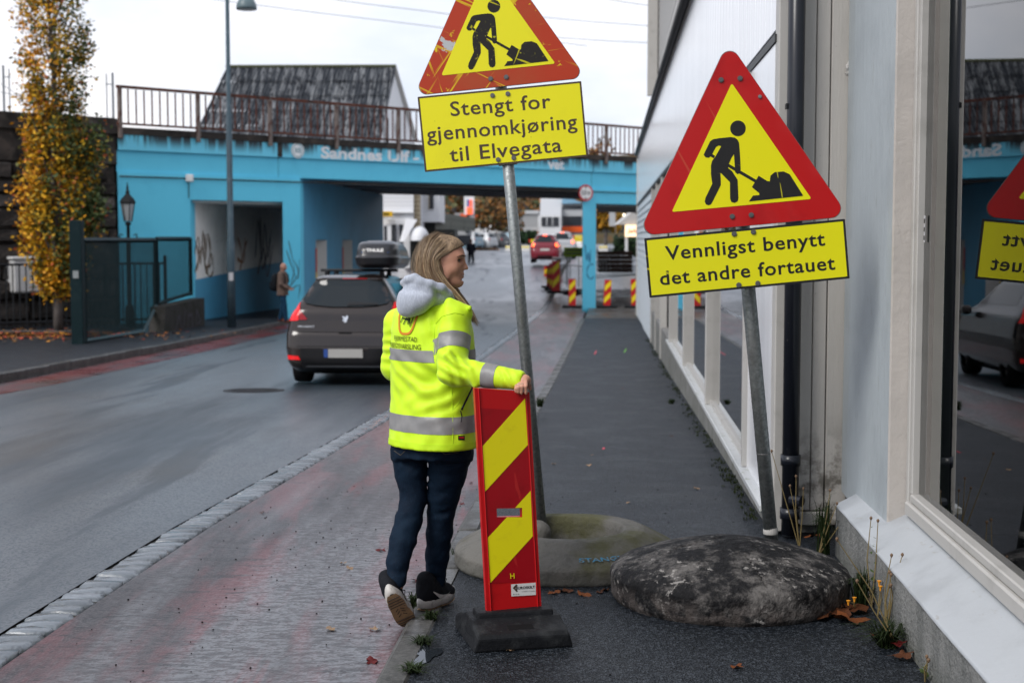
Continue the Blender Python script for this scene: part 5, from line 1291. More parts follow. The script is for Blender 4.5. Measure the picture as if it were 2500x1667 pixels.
for x, y, s, q in ((930, 1332, .032, 2), (1025, 1410, .04, 2), (852, 1378, .03, 3), (805, 1535, .035, 3), (915, 1535, .03, 3), (905, 1615, .04, 2), (640, 1230, .02, 0), (1130, 1205, .025, 2), (1150, 1145, .02, 2), (838, 1365, .02, 3)):
    leaf(x, y, gnd(x, y, -.05), s, q, 'small wet leaf lying on the reddish side lane', 'leaves on the side lane', zr(gnd(x, y, -.05)))
for x, y, s, q in ((1440, 1124, .028, 3), (1500, 1300, .022, 3), (1535, 1230, .02, 3), (1640, 1040, .02, 0), (1700, 1190, .025, 3), (1795, 1660, .035, 1), (1245, 1620, .02, 3), (1520, 900, .025, 1), (1445, 1095, .018, 3), (1352, 1120, .02, 3)):
    leaf(x, y, gnd(x, y, -.05), s, q, 'small leaf lying on the dark pavement', 'leaves on the pavement')
m_grass = M('weed_green', (.020, .032, .011), .6, rnd_amt=.2); m_straw = M('dry_stalk', (.20, .15, .06), .7); m_seed = M('seed_head', (.16, .10, .06), .9); m_flower = M('orange_flower', (.75, .30, .02), .6); m_wleaf = M('weed_leaf', (.05, .085, .025), .55, layers=[dict(k='noise', s=30, lo=.5, hi=.7, c=(.11, .08, .03))])
def blades(b, c, n, h, spread, r):
    for _ in range(n):
        a = r.uniform(0, 6.28); l = r.uniform(.5, 1) * h; s = r.uniform(.2, 1) * spread; w = .0035
        p0 = Vector(c) + Vector((r.gauss(0, .012), r.gauss(0, .012), 0)); d = Vector((math.cos(a), math.sin(a), 0)); e = Vector((-d.y, d.x, 0)) * w
        p1 = p0 + d * s * .4 + Vector((0, 0, l * .7)); p2 = p0 + d * s + Vector((0, 0, l * .85 if s < .6 * spread else l * .6))
        b.add([p0 - e, p0 + e, p1 + e * .8, p1 - e * .8, p2], [[0, 1, 2, 3], [3, 2, 4]])
rg = random.Random(21)
def tuft(x, y, n, h, sp, label, z=0.0, mat=m_grass):
    c = at(x, y, gnd(x, y, z)); c.z = z - .004; t_ = thing('grass_tuft', label, 'grass', c); b = MB(); blades(b, c, n, h, sp, rg); b.build('blades', mat, t_)
tuft(1012, 1482, 60, .10, .10, 'small grass tuft between the woman\'s shoes', -.02)
tuft(1052, 1512, 70, .06, .08, 'grass tuft at the kerb in front of the right shoe')
tuft(1030, 1572, 80, .05, .10, 'grass tuft at the kerb above the small puddle')
tuft(1008, 1640, 80, .05, .10, 'grass tuft at the kerb near the bottom edge')
tuft(1122, 1352, 30, .05, .06, 'little grass tuft at the kerb beside the concrete ring')
tuft(1318, 992, 60, .14, .14, 'green tuft at the kerb right of the near pole', -.1)
tuft(2165, 1578, 150, .14, .22, 'green grass clump against the plinth at the lower right')
tuft(2100, 1480, 90, .22, .12, 'green grass clump at the end of the shop plinth')
tuft(2010, 1352, 70, .40, .14, 'tall thin grass beside the black downpipe')
tuft(1640, 985, 60, .08, .10, 'weed tuft at the foot of the panelled building', -.08)
def weed(label, base, stems, Y, mat=m_straw, heads='seed', leaves=0):
    Y = min(Y, gnd(*base)); p = at(*base, Y); lim = lambda X, Y_: min(X, 1.19 + SLOPE * Y_); p.x = lim(p.x, Y); t_ = thing('weed', label, 'weed', (p.x, p.y, .0))
    for k, tip in enumerate(stems):
        q = at(*tip, Y - .02 - .03 * (k % 2)); q.x = lim(q.x, q.y) if q.z < .29 else q.x; c0 = Vector((p.x, p.y, .0)); m1 = c0.lerp(q, .5) + Vector((rg.uniform(-.02, .02), 0, .015))
        MB().tube([c0, m1, q], [.0034, .0026, .0018], 5).build('stalk', mat, t_)
        if heads == 'seed': MB().lathe([(.001, -.008), (.006, 0), (.007, .006), (.001, .012)], q, 8).build('seed_head', m_seed, t_)
        elif heads == 'flower': MB().lathe([(.003, -.018), (.005, -.006), (.010, .004), (.001, .006)], q, 10).build('flower', m_flower, t_)
        for i in range(leaves):
            f_ = (i + 1) / (leaves + 1); c = c0.lerp(q, f_); a = rg.uniform(0, 6.28); dd = Vector((math.cos(a), math.sin(a), .3)); ee = Vector((-math.sin(a), math.cos(a), 0)); l = .045 * (1.2 - f_)
            MB().add([c, c + dd * l * .5 + ee * l * .22, c + dd * l, c + dd * l * .5 - ee * l * .22], [[0, 1, 2, 3]]).build('leaf', m_wleaf, t_)
C4 = lambda x, y: (1850 + x / 2.351, 1000 + y / 2.351)
weed('leafy stalk with dry flower heads rising in front of the white ledge', C4(735, 1130), [C4(650, 625), C4(690, 640)], 6.75, leaves=9)
weed('thin weed with three fluffy seed heads by the plinth', C4(930, 1260), [C4(900, 935), C4(975, 950), C4(1010, 1015), C4(945, 1010)], 6.05)
weed('thin weed with dark buds left of the fluffy seed heads', C4(860, 1240), [C4(830, 835), C4(768, 838)], 6.2)
weed('weed with orange flowers at the plinth corner', C4(745, 1180), [C4(800, 985), C4(713, 1015)], 6.35, heads='flower')
weed('weed with small yellow flowers low beside the dome', C4(560, 1160), [C4(555, 1080), C4(520, 1098)], 6.7, heads='flower')
weed('long bent yellow stalk lying across the leaf corner', C4(800, 1360), [C4(570, 985), C4(455, 745)], 6.5, heads='seed')
weed('dry stalks crossing the end of the white ledge', C4(350, 770), [C4(600, 495), C4(610, 540), C4(415, 465)], 7.35)
weed('thin stalks standing in front of the downpipe', C4(240, 760), [C4(185, 440), C4(80, 240), C4(220, 385), C4(262, 455)], 7.5)
weed('small leafy weed at the bottom of the plinth', C4(1120, 1560), [C4(1110, 1420), C4(1040, 1440)], 5.35, leaves=6)
# puddle at the kerb
m_water = M('puddle_water', (.02, .024, .028), .02, spec=.6)
pc = at(1038, 1598, gnd(1038, 1598)); b = MB(); v = []
for k in range(30):
    a = 2 * PI * k / 30; r_ = .06 * (1 + .35 * math.sin(3 * a + 1) + .2 * math.sin(5 * a)); v.append((pc.x + r_ * math.cos(a) * .8, pc.y + r_ * math.sin(a) * 2.2, .004))
b.add(v, [list(range(30))]); tag(b.build('puddle', m_water), 'small puddle mirroring the sky at the kerb', 'puddle')

m_holeshade = M('hole_shade', (.02, .017, .013), .9, layers=[dict(k='noise', s=40, lo=.5, hi=.65, c=(.06, .04, .02))], bump=[dict(k='noise', s=50, b=.8, dist=.02)])
b = MB(); b.lathe([(.001, .012), (.12, .010), (.20, .016), (.272, .022)], RC, 28); b.build('hole_shade_disc', m_holeshade, rb)  # dark disc of soil added to deepen the shade in the ring's hole
# moss and weeds along the foot of the panelled building
b = MB(); rg2 = random.Random(8)
for _ in range(420):
    Y = 8.4 + 24 * rg2.random() ** 1.5
    if rg2.random() < .35 + .35 * math.sin(Y * 2.3): continue
    blades(b, st(AW - .02 - abs(rg2.gauss(0, .04)), Y, zs(Y) - .003), 5, .035, .03, rg2)
tag(b.build('moss', M('dark_moss', (.022, .030, .010), .8), kind='stuff'), 'dark moss along the foot of the panelled building', 'moss')
# crumbs of asphalt and twigs on the lane
b = MB(); v0, f0 = box_vf((1, 1, 1), .3)
for _ in range(260):
    Y = rg2.uniform(4.6, 10.5); a_ = rg2.uniform(-2.3, -.9) if rg2.random() < .75 else rg2.uniform(-.7, .85); s_ = rg2.uniform(.003, .009); z_ = zr(Y) if a_ < -.88 else zs(Y); m3 = Matrix.Rotation(rg2.uniform(0, 3), 3, 'Z')
    c = st(a_, Y, z_ + s_ * .35); b.add([c + m3 @ Vector((x * s_ * rg2.uniform(.8, 1.5), y * s_, z * s_ * .7)) for x, y, z in v0], f0)
tag(b.build('grit', M('dark_grit', (.02, .02, .021), .7), kind='stuff'), 'dark grit and crumbs scattered on the lane and pavement', 'grit')
m_pink = M('pink_marking_paint', (.55, .06, .09), .6); m_lime = M('green_marking_paint', (.15, .45, .06), .6)
for lab, x, y, dx, dy, w, mt_ in (('short pink spray mark on the pavement', 1473, 1076, 1.5, 16, .012, m_pink), ('small pink spray dot further up the pavement', 1452, 852, 4, 1, .015, m_pink), ('small green spray dot on the far pavement', 1524, 846, 5, 2, .015, m_lime)):
    Y = gnd(x, y, zs(9 if y > 1000 else 22)); p = at(x, y, Y); q = at(x + dx, y + dy, gnd(x + dx, y + dy, zs(Y)))
    z_ = lambda P: Vector((P.x, P.y, zs(P.y) + .004)); d_ = (q - p); d_.z = 0; d_.normalize(); n_ = Vector((-d_.y, d_.x, 0)) * w
    tag(MB().add([z_(p - n_), z_(p + n_), z_(q + n_ * .6), z_(q - n_ * .6)], [[0, 3, 2, 1]]).build('paint_mark', mt_), lab, 'paint mark')
# ------------------------------------------------------------------ the woman
TH = R(46); FW = Vector((math.sin(TH), math.cos(TH), 0)); RT = Vector((math.cos(TH), -math.sin(TH), 0)); ROT_T = -TH
WY = 6.20
wc = at(1056, 900, WY)
wm = thing('person', 'woman in a neon yellow work jacket and jeans resting a hand on the marker board', 'person', (wc.x, WY, 0))
m_skin = M('skin', (.56, .285, .195), .5, sss=.12, layers=[dict(k='noise', s=40, lo=.5, hi=.7, c=(.47, .225, .15), amt=.5), dict(k='noise', s=260, lo=.66, hi=.72, c=(.34, .16, .10), amt=.35)])
m_neon = M('neon_yellow_softshell', (.60, .88, .012), .62, sheen=.15, layers=[dict(k='noise', s=6, lo=.45, hi=.75, c=(.56, .83, .012), amt=.6)], bump=[dict(k='noise', s=600, b=.08, dist=.002), dict(k='noise', s=30, b=.10, dist=.004)])
m_refl = M('grey_reflective_tape', (.225, .225, .225), .42, layers=[dict(k='noise', s=16, lo=.4, hi=.7, c=(.27, .265, .26), amt=.8)], bump=[dict(k='noise', s=25, b=.15, dist=.004)])
m_hood = M('light_grey_jersey', (.37, .405, .475), .85, sheen=.3, layers=[dict(k='noise', s=170, st=(1, 1, .25), lo=.45, hi=.62, c=(.47, .51, .58), amt=.8)], bump=[dict(k='noise', s=300, st=(1, 1, .3), b=.25, dist=.002)])
m_jean = M('dark_blue_denim', (.0035, .010, .022), .75, layers=[dict(k='noise', s=5, lo=.45, hi=.7, c=(.006, .018, .036), amt=.8), dict(k='noise', s=220, st=(1, 1, .2), lo=.5, hi=.7, c=(.008, .024, .046), amt=.6)], bump=[dict(k='noise', s=350, b=.2, dist=.002)])
sh_r, el_r, cu_r = at(1104, 784, 6.05), at(1106, 905, 5.95), at(1264, 927, 5.83)
sh_l, el_l, ha_l = at(974, 790, 6.36), at(966, 893, 6.40), at(1040, 930, 6.48)
zc = lambda y, Y: at(1056, y, Y).z
cxy = lambda x: (at(x, 900, WY).x, WY)
# ---- jacket
J = Vol((-.62, 5.66, .70), (.12, 6.62, 1.50), .0055)
def key(z, x, a, b, dy=0.0): return (z, at(x, 900, WY).x, WY + dy, a, b)
J.loft([key(.715, 1058, .218, .166), key(.78, 1058, .216, .164), key(.90, 1057, .206, .156), key(1.02, 1057, .203, .152), key(1.14, 1056, .206, .152), key(1.25, 1055, .202, .146), key(1.31, 1054, .192, .132), key(1.36, 1053, .165, .112), key(1.385, 1054, .125, .092), key(1.405, 1058, .09, .08), key(1.415, 1060, .085, .078)], ROT_T, k=0)
J.cone(sh_r, el_r, .078, .063, k=.035); J.cone(el_r, cu_r, .061, .043, k=.02)
J.cone(sh_l, el_l, .072, .064, k=.03); J.cone(el_l, ha_l, .062, .055, k=.03)
J.cone(at(1098, 738, 6.03), at(1140, 757, 6.03), .020, .016, k=.02); J.cone(at(1140, 757, 6.03), at(1147, 768, 6.04), .016, .013, k=.015)
# folds: elbow, sleeve, waist, back
def fold(p, q, r, dep, k=.018): J.cone(p, q, r, r, k=k, op='s' if dep < 0 else 'u')
for (x0, y0_, x1, y1_, Y, r) in ():
    fold(at(x0, y0_, Y), at(x1, y1_, Y), r, -1, k=.03)
for (x0, y0_, x1, y1_, Y, r) in ((1092, 862, 1130, 898, 5.895, .012), (1150, 900, 1160, 940, 5.86, .012)):
    fold(at(x0, y0_, Y), at(x1, y1_, Y), r, 1, k=.03)
for (x0, y0_, x1, y1_, Y) in ((1062, 770, 1050, 840, 6.0), (958, 880, 985, 960, 6.08), (1040, 940, 1060, 1000, 5.99), (1075, 950, 1100, 1010, 5.98), (1000, 905, 1060, 925, 6.02)):
    fold(at(x0, y0_, Y), at(x1, y1_, Y), .014, -1, k=.05)
def wrinkle(c, dv, wl, amp, rad, wp=1.2, sd=0):
    c = np.array(c); dv = np.array(dv, float); dv /= np.linalg.norm(dv); m = rad * 2.2; sl, g = J.ax(c - m, c + m)
    if sl is None: return
    P = [g[i] - c[i] for i in range(3)]; q = P[0] * dv[0] + P[1] * dv[1] + P[2] * dv[2]; r2 = P[0] ** 2 + P[1] ** 2 + P[2] ** 2
    J.d[sl] += (amp * np.sin(q / wl * 6.283 + sd + wp * np.sin(P[0] * 23 + sd) + wp * np.sin(P[2] * 19 + 2 * sd) + wp * np.sin(P[1] * 27)) * np.exp(-r2 / rad ** 2)).astype(np.float32)
wrinkle(at(1100, 890, 5.90), (.5, 0, 1), .042, .0060, .075, 1.0, 1); wrinkle(at(1130, 905, 5.88), (1, 0, .45), .040, .0055, .07, 1.0, 2)
wrinkle(at(1235, 920, 5.80), (1, 0, .3), .030, .0045, .045, .9, 3); wrinkle(at(1098, 810, 5.98), (.3, 0, 1), .06, .0035, .07, 1.0, 4)
wrinkle(at(1040, 800, 6.0), (1, -.3, .35), .055, .0045, .09, 1.0, 5); wrinkle(at(1000, 930, 6.06), (.55, -.3, 1), .075, .0050, .13, 1.3, 6)
wrinkle(at(1060, 960, 6.0), (-.5, .2, 1), .07, .0048, .12, 1.2, 7); wrinkle(at(1010, 1060, 6.05), (1, -.6, .2), .08, .0045, .12, 1.0, 8)
wrinkle(at(950, 860, 6.3), (.2, 0, 1), .045, .0050, .09, 1.0, 9); wrinkle(at(1120, 1050, 5.98), (1, -.4, .3), .07, .004, .10, 1.0, 10)
J.noise(.004, .085, 8, st=(1, 1, 1.6)).noise(.0022, .035, 9)
J.plane((0, 0, .748), (0, 0, -1)); J.plane(tuple(cu_r + (cu_r - el_r).normalized() * .028), tuple((cu_r - el_r)))
J.d = np.maximum(J.d, -(J.d + .004) if False else J.d)
jv, jf = J.get(2)
jk = mk('jacket', jv, jf, m_neon, wm, smooth=True)
jt = BVHTree.FromPolygons([Vector(p) for p in jv], [list(map(int, q)) for q in jf])
def cutpatch(name, sel, planes, off, mat, parent=jk):
    """piece of the jacket's surface between planes, lifted a little: tape, facing, hem"""
    bm = bmesh.new(); keep = {}
    for q in jf[sel]:
        vs_ = []
        for i in q:
            i = int(i)
            if i not in keep: keep[i] = bm.verts.new(jv[i])
            vs_.append(keep[i])
        try: bm.faces.new(vs_)
        except ValueError: pass
    for p, n in planes:
        bmesh.ops.bisect_plane(bm, geom=bm.verts[:] + bm.edges[:] + bm.faces[:], plane_co=p, plane_no=n, clear_outer=True)
    bm.normal_update()
    cs = [(w, w.normal.copy()) for w in bm.verts]
    for w, n in cs: w.co += n * off
    bm.verts.index_update(); v = np.array([tuple(w.co) for w in bm.verts]); f = [[w.index for w in q.verts] for q in bm.faces]; bm.free()
    return mk(name, v, f, mat, parent, smooth=True)
fcen = jv[jf].mean(1)
def axdist(P, a, b):
    a = np.array(a); b = np.array(b); t = np.clip(((P - a) @ (b - a)) / ((b - a) @ (b - a)), 0, 1); return np.linalg.norm(P - (a + t[:, None] * (b - a)), axis=1), t
d1, t1 = axdist(fcen, sh_r, el_r); d2, t2 = axdist(fcen, el_r, cu_r); d3, t3 = axdist(fcen, sh_l, el_l)
cxw, cyw = at(1056, 900, WY).x, WY
ru = (fcen[:, 0] - cxw) * RT.x + (fcen[:, 1] - cyw) * RT.y; rv_ = (fcen[:, 0] - cxw) * FW.x + (fcen[:, 1] - cyw) * FW.y
arm = (np.minimum(d1, d2) < .095) & ~((np.abs(ru) < .16) & (rv_ > -.17) & (rv_ < .17) & (d2 > .075) & (d1 > .085))
armr = ((d1 < .092) | (d2 < .085)) & (fcen[:, 1] < 6.06) & ((d1 < .084) | (d2 < .08))
tors = ((np.abs(ru) / .255) ** 2.3 + (np.abs(rv_) / .20) ** 2.3 < 1.0) & ~(d3 < .088) & ~((d2 < .075) & (t2 > .15))
def zslab(z0, z1): return [(Vector((0, 0, z1)), Vector((0, 0, 1))), (Vector((0, 0, z0)), Vector((0, 0, -1)))]
z_ = fcen[:, 2]
upper_arm_near = (d1 < .089)
cutpatch('reflective_band', tors & (z_ > 1.10) & (z_ < 1.20) & ~upper_arm_near, zslab(1.126, 1.176), .0018, m_refl)
cutpatch('reflective_band', tors & (z_ > .79) & (z_ < .92), zslab(.820, .893), .0018, m_refl)
def axslab(a, b, t0, t1):
    a = Vector(a); b = Vector(b); d = b - a; return [(a + d * t1, d), (a + d * t0, -d)]
cutpatch('reflective_band', (d1 < .090) & (t1 > .2) & (t1 < .75) & ~(tors & (d1 > .084)), axslab(sh_r, el_r, .33, .62), .0018, m_refl)
cutpatch('reflective_band', (d2 < .085) & (t2 > .4) & (t2 < .8), axslab(el_r, cu_r, .50, .70), .0018, m_refl)
m_neon2 = M('neon_hem', (.54, .82, .012), .6)
cutpatch('hem', tors & (z_ < .80), zslab(.74, .778), .0022, m_neon2)
# things printed or sewn on the back: laid on the cloth along the body's own front-back direction
def onback(s, z, off=.0045):
    o = Vector((cxw, cyw, z)) + RT * s - FW * .6; h = jt.ray_cast(o, FW)
    if h[0] is None: return o + FW * .45
    n = h[1] if h[1].dot(FW) < 0 else -h[1]
    return h[0] + n * off
def subdiv_text(s, s0, s1, zb, h, mat, name='lettering', w=.0):
    v, f = text_fit(s, s0, s1, zb, h, weight=w)
    bm = bmesh.new(); vs_ = [bm.verts.new((x, y, 0)) for x, y in v]
    for q in f:
        try: bm.faces.new([vs_[i] for i in q])
        except ValueError: pass
    bmesh.ops.triangulate(bm, faces=bm.faces[:])
    lg = [e for e in bm.edges if e.calc_length() > .012]
    if lg: bmesh.ops.subdivide_edges(bm, edges=lg, cuts=1)
    bmesh.ops.triangulate(bm, faces=bm.faces[:])
    bm.verts.index_update(); P = [onback(p.co.x, p.co.y) for p in bm.verts]; F2 = [[p.index for p in q.verts] for q in bm.faces]; bm.free()
    return mk(name, P, F2, mat, jk)
m_print = M('black_print', (.015, .02, .012), .6); m_shield = M('orange_print', (.62, .22, .01), .6)
subdiv_text('FJERMESTAD', -.085, .068, 1.212, .021, m_print)
subdiv_text('ARBEIDSVARSLING', -.145, .088, 1.180, .022, m_print)
U = []
for k in range(25):
    a = -1 + 2 * k / 24; U.append((-.008 + .066 * math.copysign(abs(a) ** .75, a) if abs(a) < .8 else -.008 + .060 * math.copysign(1, a), 1.243 + .115 * abs(a) ** 2.6))
P = []; F2 = []
for i, (s, z) in enumerate(U):
    d = Vector(U[min(i + 1, 24)]) - Vector(U[max(i - 1, 0)]); d.normalize(); n = Vector((-d.y, d.x)) * .0052
    P += [onback(s + n.x, z + n.y), onback(s - n.x, z - n.y)]
for i in range(24): F2.append([2 * i, 2 * i + 1, 2 * i + 3, 2 * i + 2])
mk('shield_logo', P, F2, m_shield, jk)
for c in ([(-.045, 1.290), (-.035, 1.325), (-.010, 1.332)], [(-.038, 1.308), (.0, 1.306)], [(-.025, 1.282), (.002, 1.335), (.006, 1.285)], [(-.018, 1.305), (.012, 1.302)], [(.006, 1.330), (.018, 1.275), (.04, 1.335)]):
    P = []; F2 = []; c = [Vector(p) for p in c]; pts = [c[0]]
    for i in range(len(c) - 1): pts += [c[i].lerp(c[i + 1], .33), c[i].lerp(c[i + 1], .66), c[i + 1]]
    for i, p in enumerate(pts):
        d = (pts[min(i + 1, len(pts) - 1)] - pts[max(i - 1, 0)]).normalized(); n = Vector((-d.y, d.x)) * .0026; P += [onback(*(p + n), .005), onback(*(p - n), .005)]
    for i in range(len(pts) - 1): F2.append([2 * i, 2 * i + 1, 2 * i + 3, 2 * i + 2])
    mk('logo_letter', P, F2, m_print, jk)
def onside(x, y, off=.003):
    o = cam.location; d = (at(x, y, 6) - Vector(o)).normalized(); h = jt.ray_cast(o, d); n = h[1] if h[1].dot(d) < 0 else -h[1]; return h[0] + n * off
def seam(name, pts, r, mat, sub=5):
    P = []
    for i in range(len(pts) - 1):
        for s in range(sub): P.append(onside(*(Vector(pts[i]).lerp(Vector(pts[i + 1]), s / sub)), r * .4))
    P.append(onside(*pts[-1], r * .4)); MB().tube(P, r, 5).build(name, mat, jk, True)
seam('zip', [(1153, 945), (1126, 1000)], .0045, m_black); seam('zip_cord', [(1124, 1002), (1127, 1015), (1125, 1030)], .0025, m_black)
m_seam = M('neon_seam', (.50, .74, .01), .7)
seam('seam', [(1103, 940), (1105, 1000), (1106, 1090)], .0014, m_seam); seam('seam', [(1109, 998), (1148, 945)], .0012, m_seam)
seam('seam', [(1064, 790), (1080, 772), (1110, 764), (1132, 768)], .0016, m_seam); seam('seam', [(1062, 795), (1060, 830), (1066, 880)], .0016, m_seam)
q = [onside(1118, 1063), onside(1133.5, 1063), onside(1133.5, 1074), onside(1118, 1074)]; lb = MB().add([q[3], q[2], q[1], q[0]], [[0, 1, 2, 3]]).build('brand_tab', m_black, jk)
q = [onside(1120, 1066, .0045), onside(1131, 1066, .0045), onside(1131, 1069.5, .0045), onside(1120, 1069.5, .0045)]; MB().add([q[3], q[2], q[1], q[0]], [[0, 1, 2, 3]]).build('tab_mark', m_sred, lb)
g_ = onside(1146, 752, .0); b = MB(); b.lathe([(.001, -.011), (.008, -.009), (.011, 0), (.008, .009), (.001, .011)], g_ + Vector((0, -.004, 0)), 12); b.build('cord_stopper', m_neon2, jk, True)
# ---- hood of the sweatshirt
Hd = Vol((-.56, 5.84, 1.22), (-.12, 6.40, 1.56), .005)
rz = np.array([[RT.x, FW.x, 0], [RT.y, FW.y, 0], [0, 0, 1]])
Hd.ell(at(1022, 722, 6.055), (.085, .055, .072), rz, k=.03); Hd.ell(at(1000, 738, 6.075), (.062, .05, .055), rz, k=.04)
Hd.ell(at(992, 757, 6.08), (.035, .03, .028), rz, k=.03)
Hd.ell(at(1062, 725, 6.13), (.095, .085, .055), rz, k=.03)
rim = [at(984, 692, 6.11), at(996, 681, 6.05), at(1012, 677, 6.03), at(1026, 688, 6.02), at(1050, 694, 6.015), at(1078, 702, 6.03), at(1096, 718, 6.06), at(1104, 738, 6.09)]
for i in range(len(rim) - 1): Hd.cone(rim[i], rim[i + 1], .017, .017, k=.014)
crs = [at(968, 700, 6.12), at(990, 706, 6.03), at(1020, 708, 5.99), at(1050, 712, 5.985), at(1080, 720, 6.0), at(1104, 736, 6.03), at(1118, 760, 6.06)]
for i in range(len(crs) - 1): Hd.cone(crs[i], crs[i + 1], .004, .004, k=.022, op='s')
Hd.noise(.0035, .06, 5).noise(.0012, .022, 6)
v, f = Hd.get(4); mk('hood', v, f, m_hood, wm, smooth=True)
# ---- jeans
def legpts(px, rs, Ys): return [(at(x, y, Y), r) for (x, y), r, Y in zip(px, rs, Ys)]
LL = legpts([(1008, 1080), (1001, 1110), (1004, 1150), (1010, 1215), (998, 1268), (984, 1318), (971, 1372), (968, 1418)], [.090, .080, .072, .058, .060, .058, .048, .042], [6.24, 6.24, 6.24, 6.23, 6.20, 6.16, 6.12, 6.09])
RL = legpts([(1092, 1080), (1097, 1105), (1093, 1150), (1084, 1203), (1077, 1250), (1073, 1300), (1068, 1356), (1063, 1413), (1061, 1446)], [.103, .098, .085, .071, .061, .058, .053, .044, .040], [6.20, 6.20, 6.22, 6.25, 6.27, 6.29, 6.32, 6.34, 6.35])
Jn = Vol((-.58, 5.92, .02), (-.10, 6.55, .90), .005)
for L_ in (LL, RL):
    for i in range(len(L_) - 1): Jn.cone(L_[i][0], L_[i + 1][0], L_[i][1], L_[i + 1][1], k=.012)
Jn.loft([(.70, at(1056, 900, WY).x, WY, .16, .135), (.80, at(1056, 900, WY).x, WY, .185, .145), (.88, at(1056, 900, WY).x, WY, .18, .14)], ROT_T, k=.05)
for (x0, y0_, x1, y1_, Y) in ((962, 1258, 1030, 1262, 6.13), (968, 1270, 1036, 1252, 6.13), (1045, 1245, 1110, 1262, 6.19), (1048, 1262, 1110, 1250, 6.20), (945, 1392, 995, 1400, 6.06), (1036, 1424, 1085, 1432, 6.29), (975, 1130, 1030, 1145, 6.16), (1060, 1140, 1130, 1130, 6.12), (1042, 1408, 1084, 1414, 6.29)):
    Jn.cone(at(x0, y0_, Y), at(x1, y1_, Y), .007, .007, k=.022, op='s')
Jn.cone(at(1045, 1100, 6.08), at(1045, 1180, 6.16), .010, .010, k=.03, op='s')
Jn.noise(.0028, .045, 12, st=(1, 1, .6)).noise(.0022, .02, 13)
Jn.plane(tuple(LL[-1][0]), (-.15, -.35, -1)) if False else None
v, f = Jn.get(2)
# cut each leg open at its hem
keepv = np.ones(len(v), bool); lx = (v[:, 0] - np.interp(v[:, 2], [0, .8], [at(1022, 1440, 6.2).x, at(1045, 1100, 6.2).x])) < 0
hl = LL[-1][0]; hr = RL[-1][0]
keepv &= ~(lx & ((v[:, 2] - hl.z) - .35 * (v[:, 1] - hl.y) < -.012)); keepv &= ~(~lx & (v[:, 2] < hr.z - .012))
f = f[keepv[f].all(1)]
jn = mk('jeans', v, f, m_jean, wm, smooth=True)
jnt = BVHTree.FromPolygons([Vector(p) for p in v], [list(map(int, q)) for q in f])
m_stitch = M('denim_stitch', (.09, .075, .06), .8)
for pts in ([(1081, 1105), (1085, 1109), (1128, 1104)], [(962, 1100), (978, 1111), (993, 1096)]):
    P = []
    for i in range(len(pts) - 1):
        for s in range(5):
            x, y = Vector(pts[i]).lerp(Vector(pts[i + 1]), s / 5); d = (at(x, y, 6) - cam.location).normalized(); h = jnt.ray_cast(cam.location, d)
            if h[0]: P.append(h[0] - d * .001)
    if len(P) > 2: MB().tube(P, .0015, 4).build('stitching', m_stitch, jn)
# ---- shoes
m_knit = M('black_mesh_upper', (.010, .011, .014), .8, bump=[dict(k='voro', s=260, b=.4, dist=.002)]); m_mid = M('white_midsole', (.50, .48, .45), .6, layers=[dict(k='noise', s=40, lo=.5, hi=.7, c=(.33, .31, .28))])
m_tan = M('tan_outsole', (.40, .25, .13), .6, layers=[dict(k='noise', s=25, lo=.45, hi=.7, c=(.28, .17, .09)), dict(k='noise', s=60, lo=.58, hi=.66, c=(.16, .10, .06))])
m_swoosh = M('off_white_mark', (.62, .60, .57), .5)
def sole_outline(n=36):
    o = []
    for k in range(n):
        a = 2 * PI * k / n; x = .136 * math.cos(a); w = .044 * math.sin(a)
        w *= 1.06 + .12 * math.cos(a) - .22 * math.exp(-((x + .01) / .04) ** 2) * (1 if w < 0 else .5); o.append((x, w * (1 if abs(math.cos(a)) < .97 else 1)))
    return o
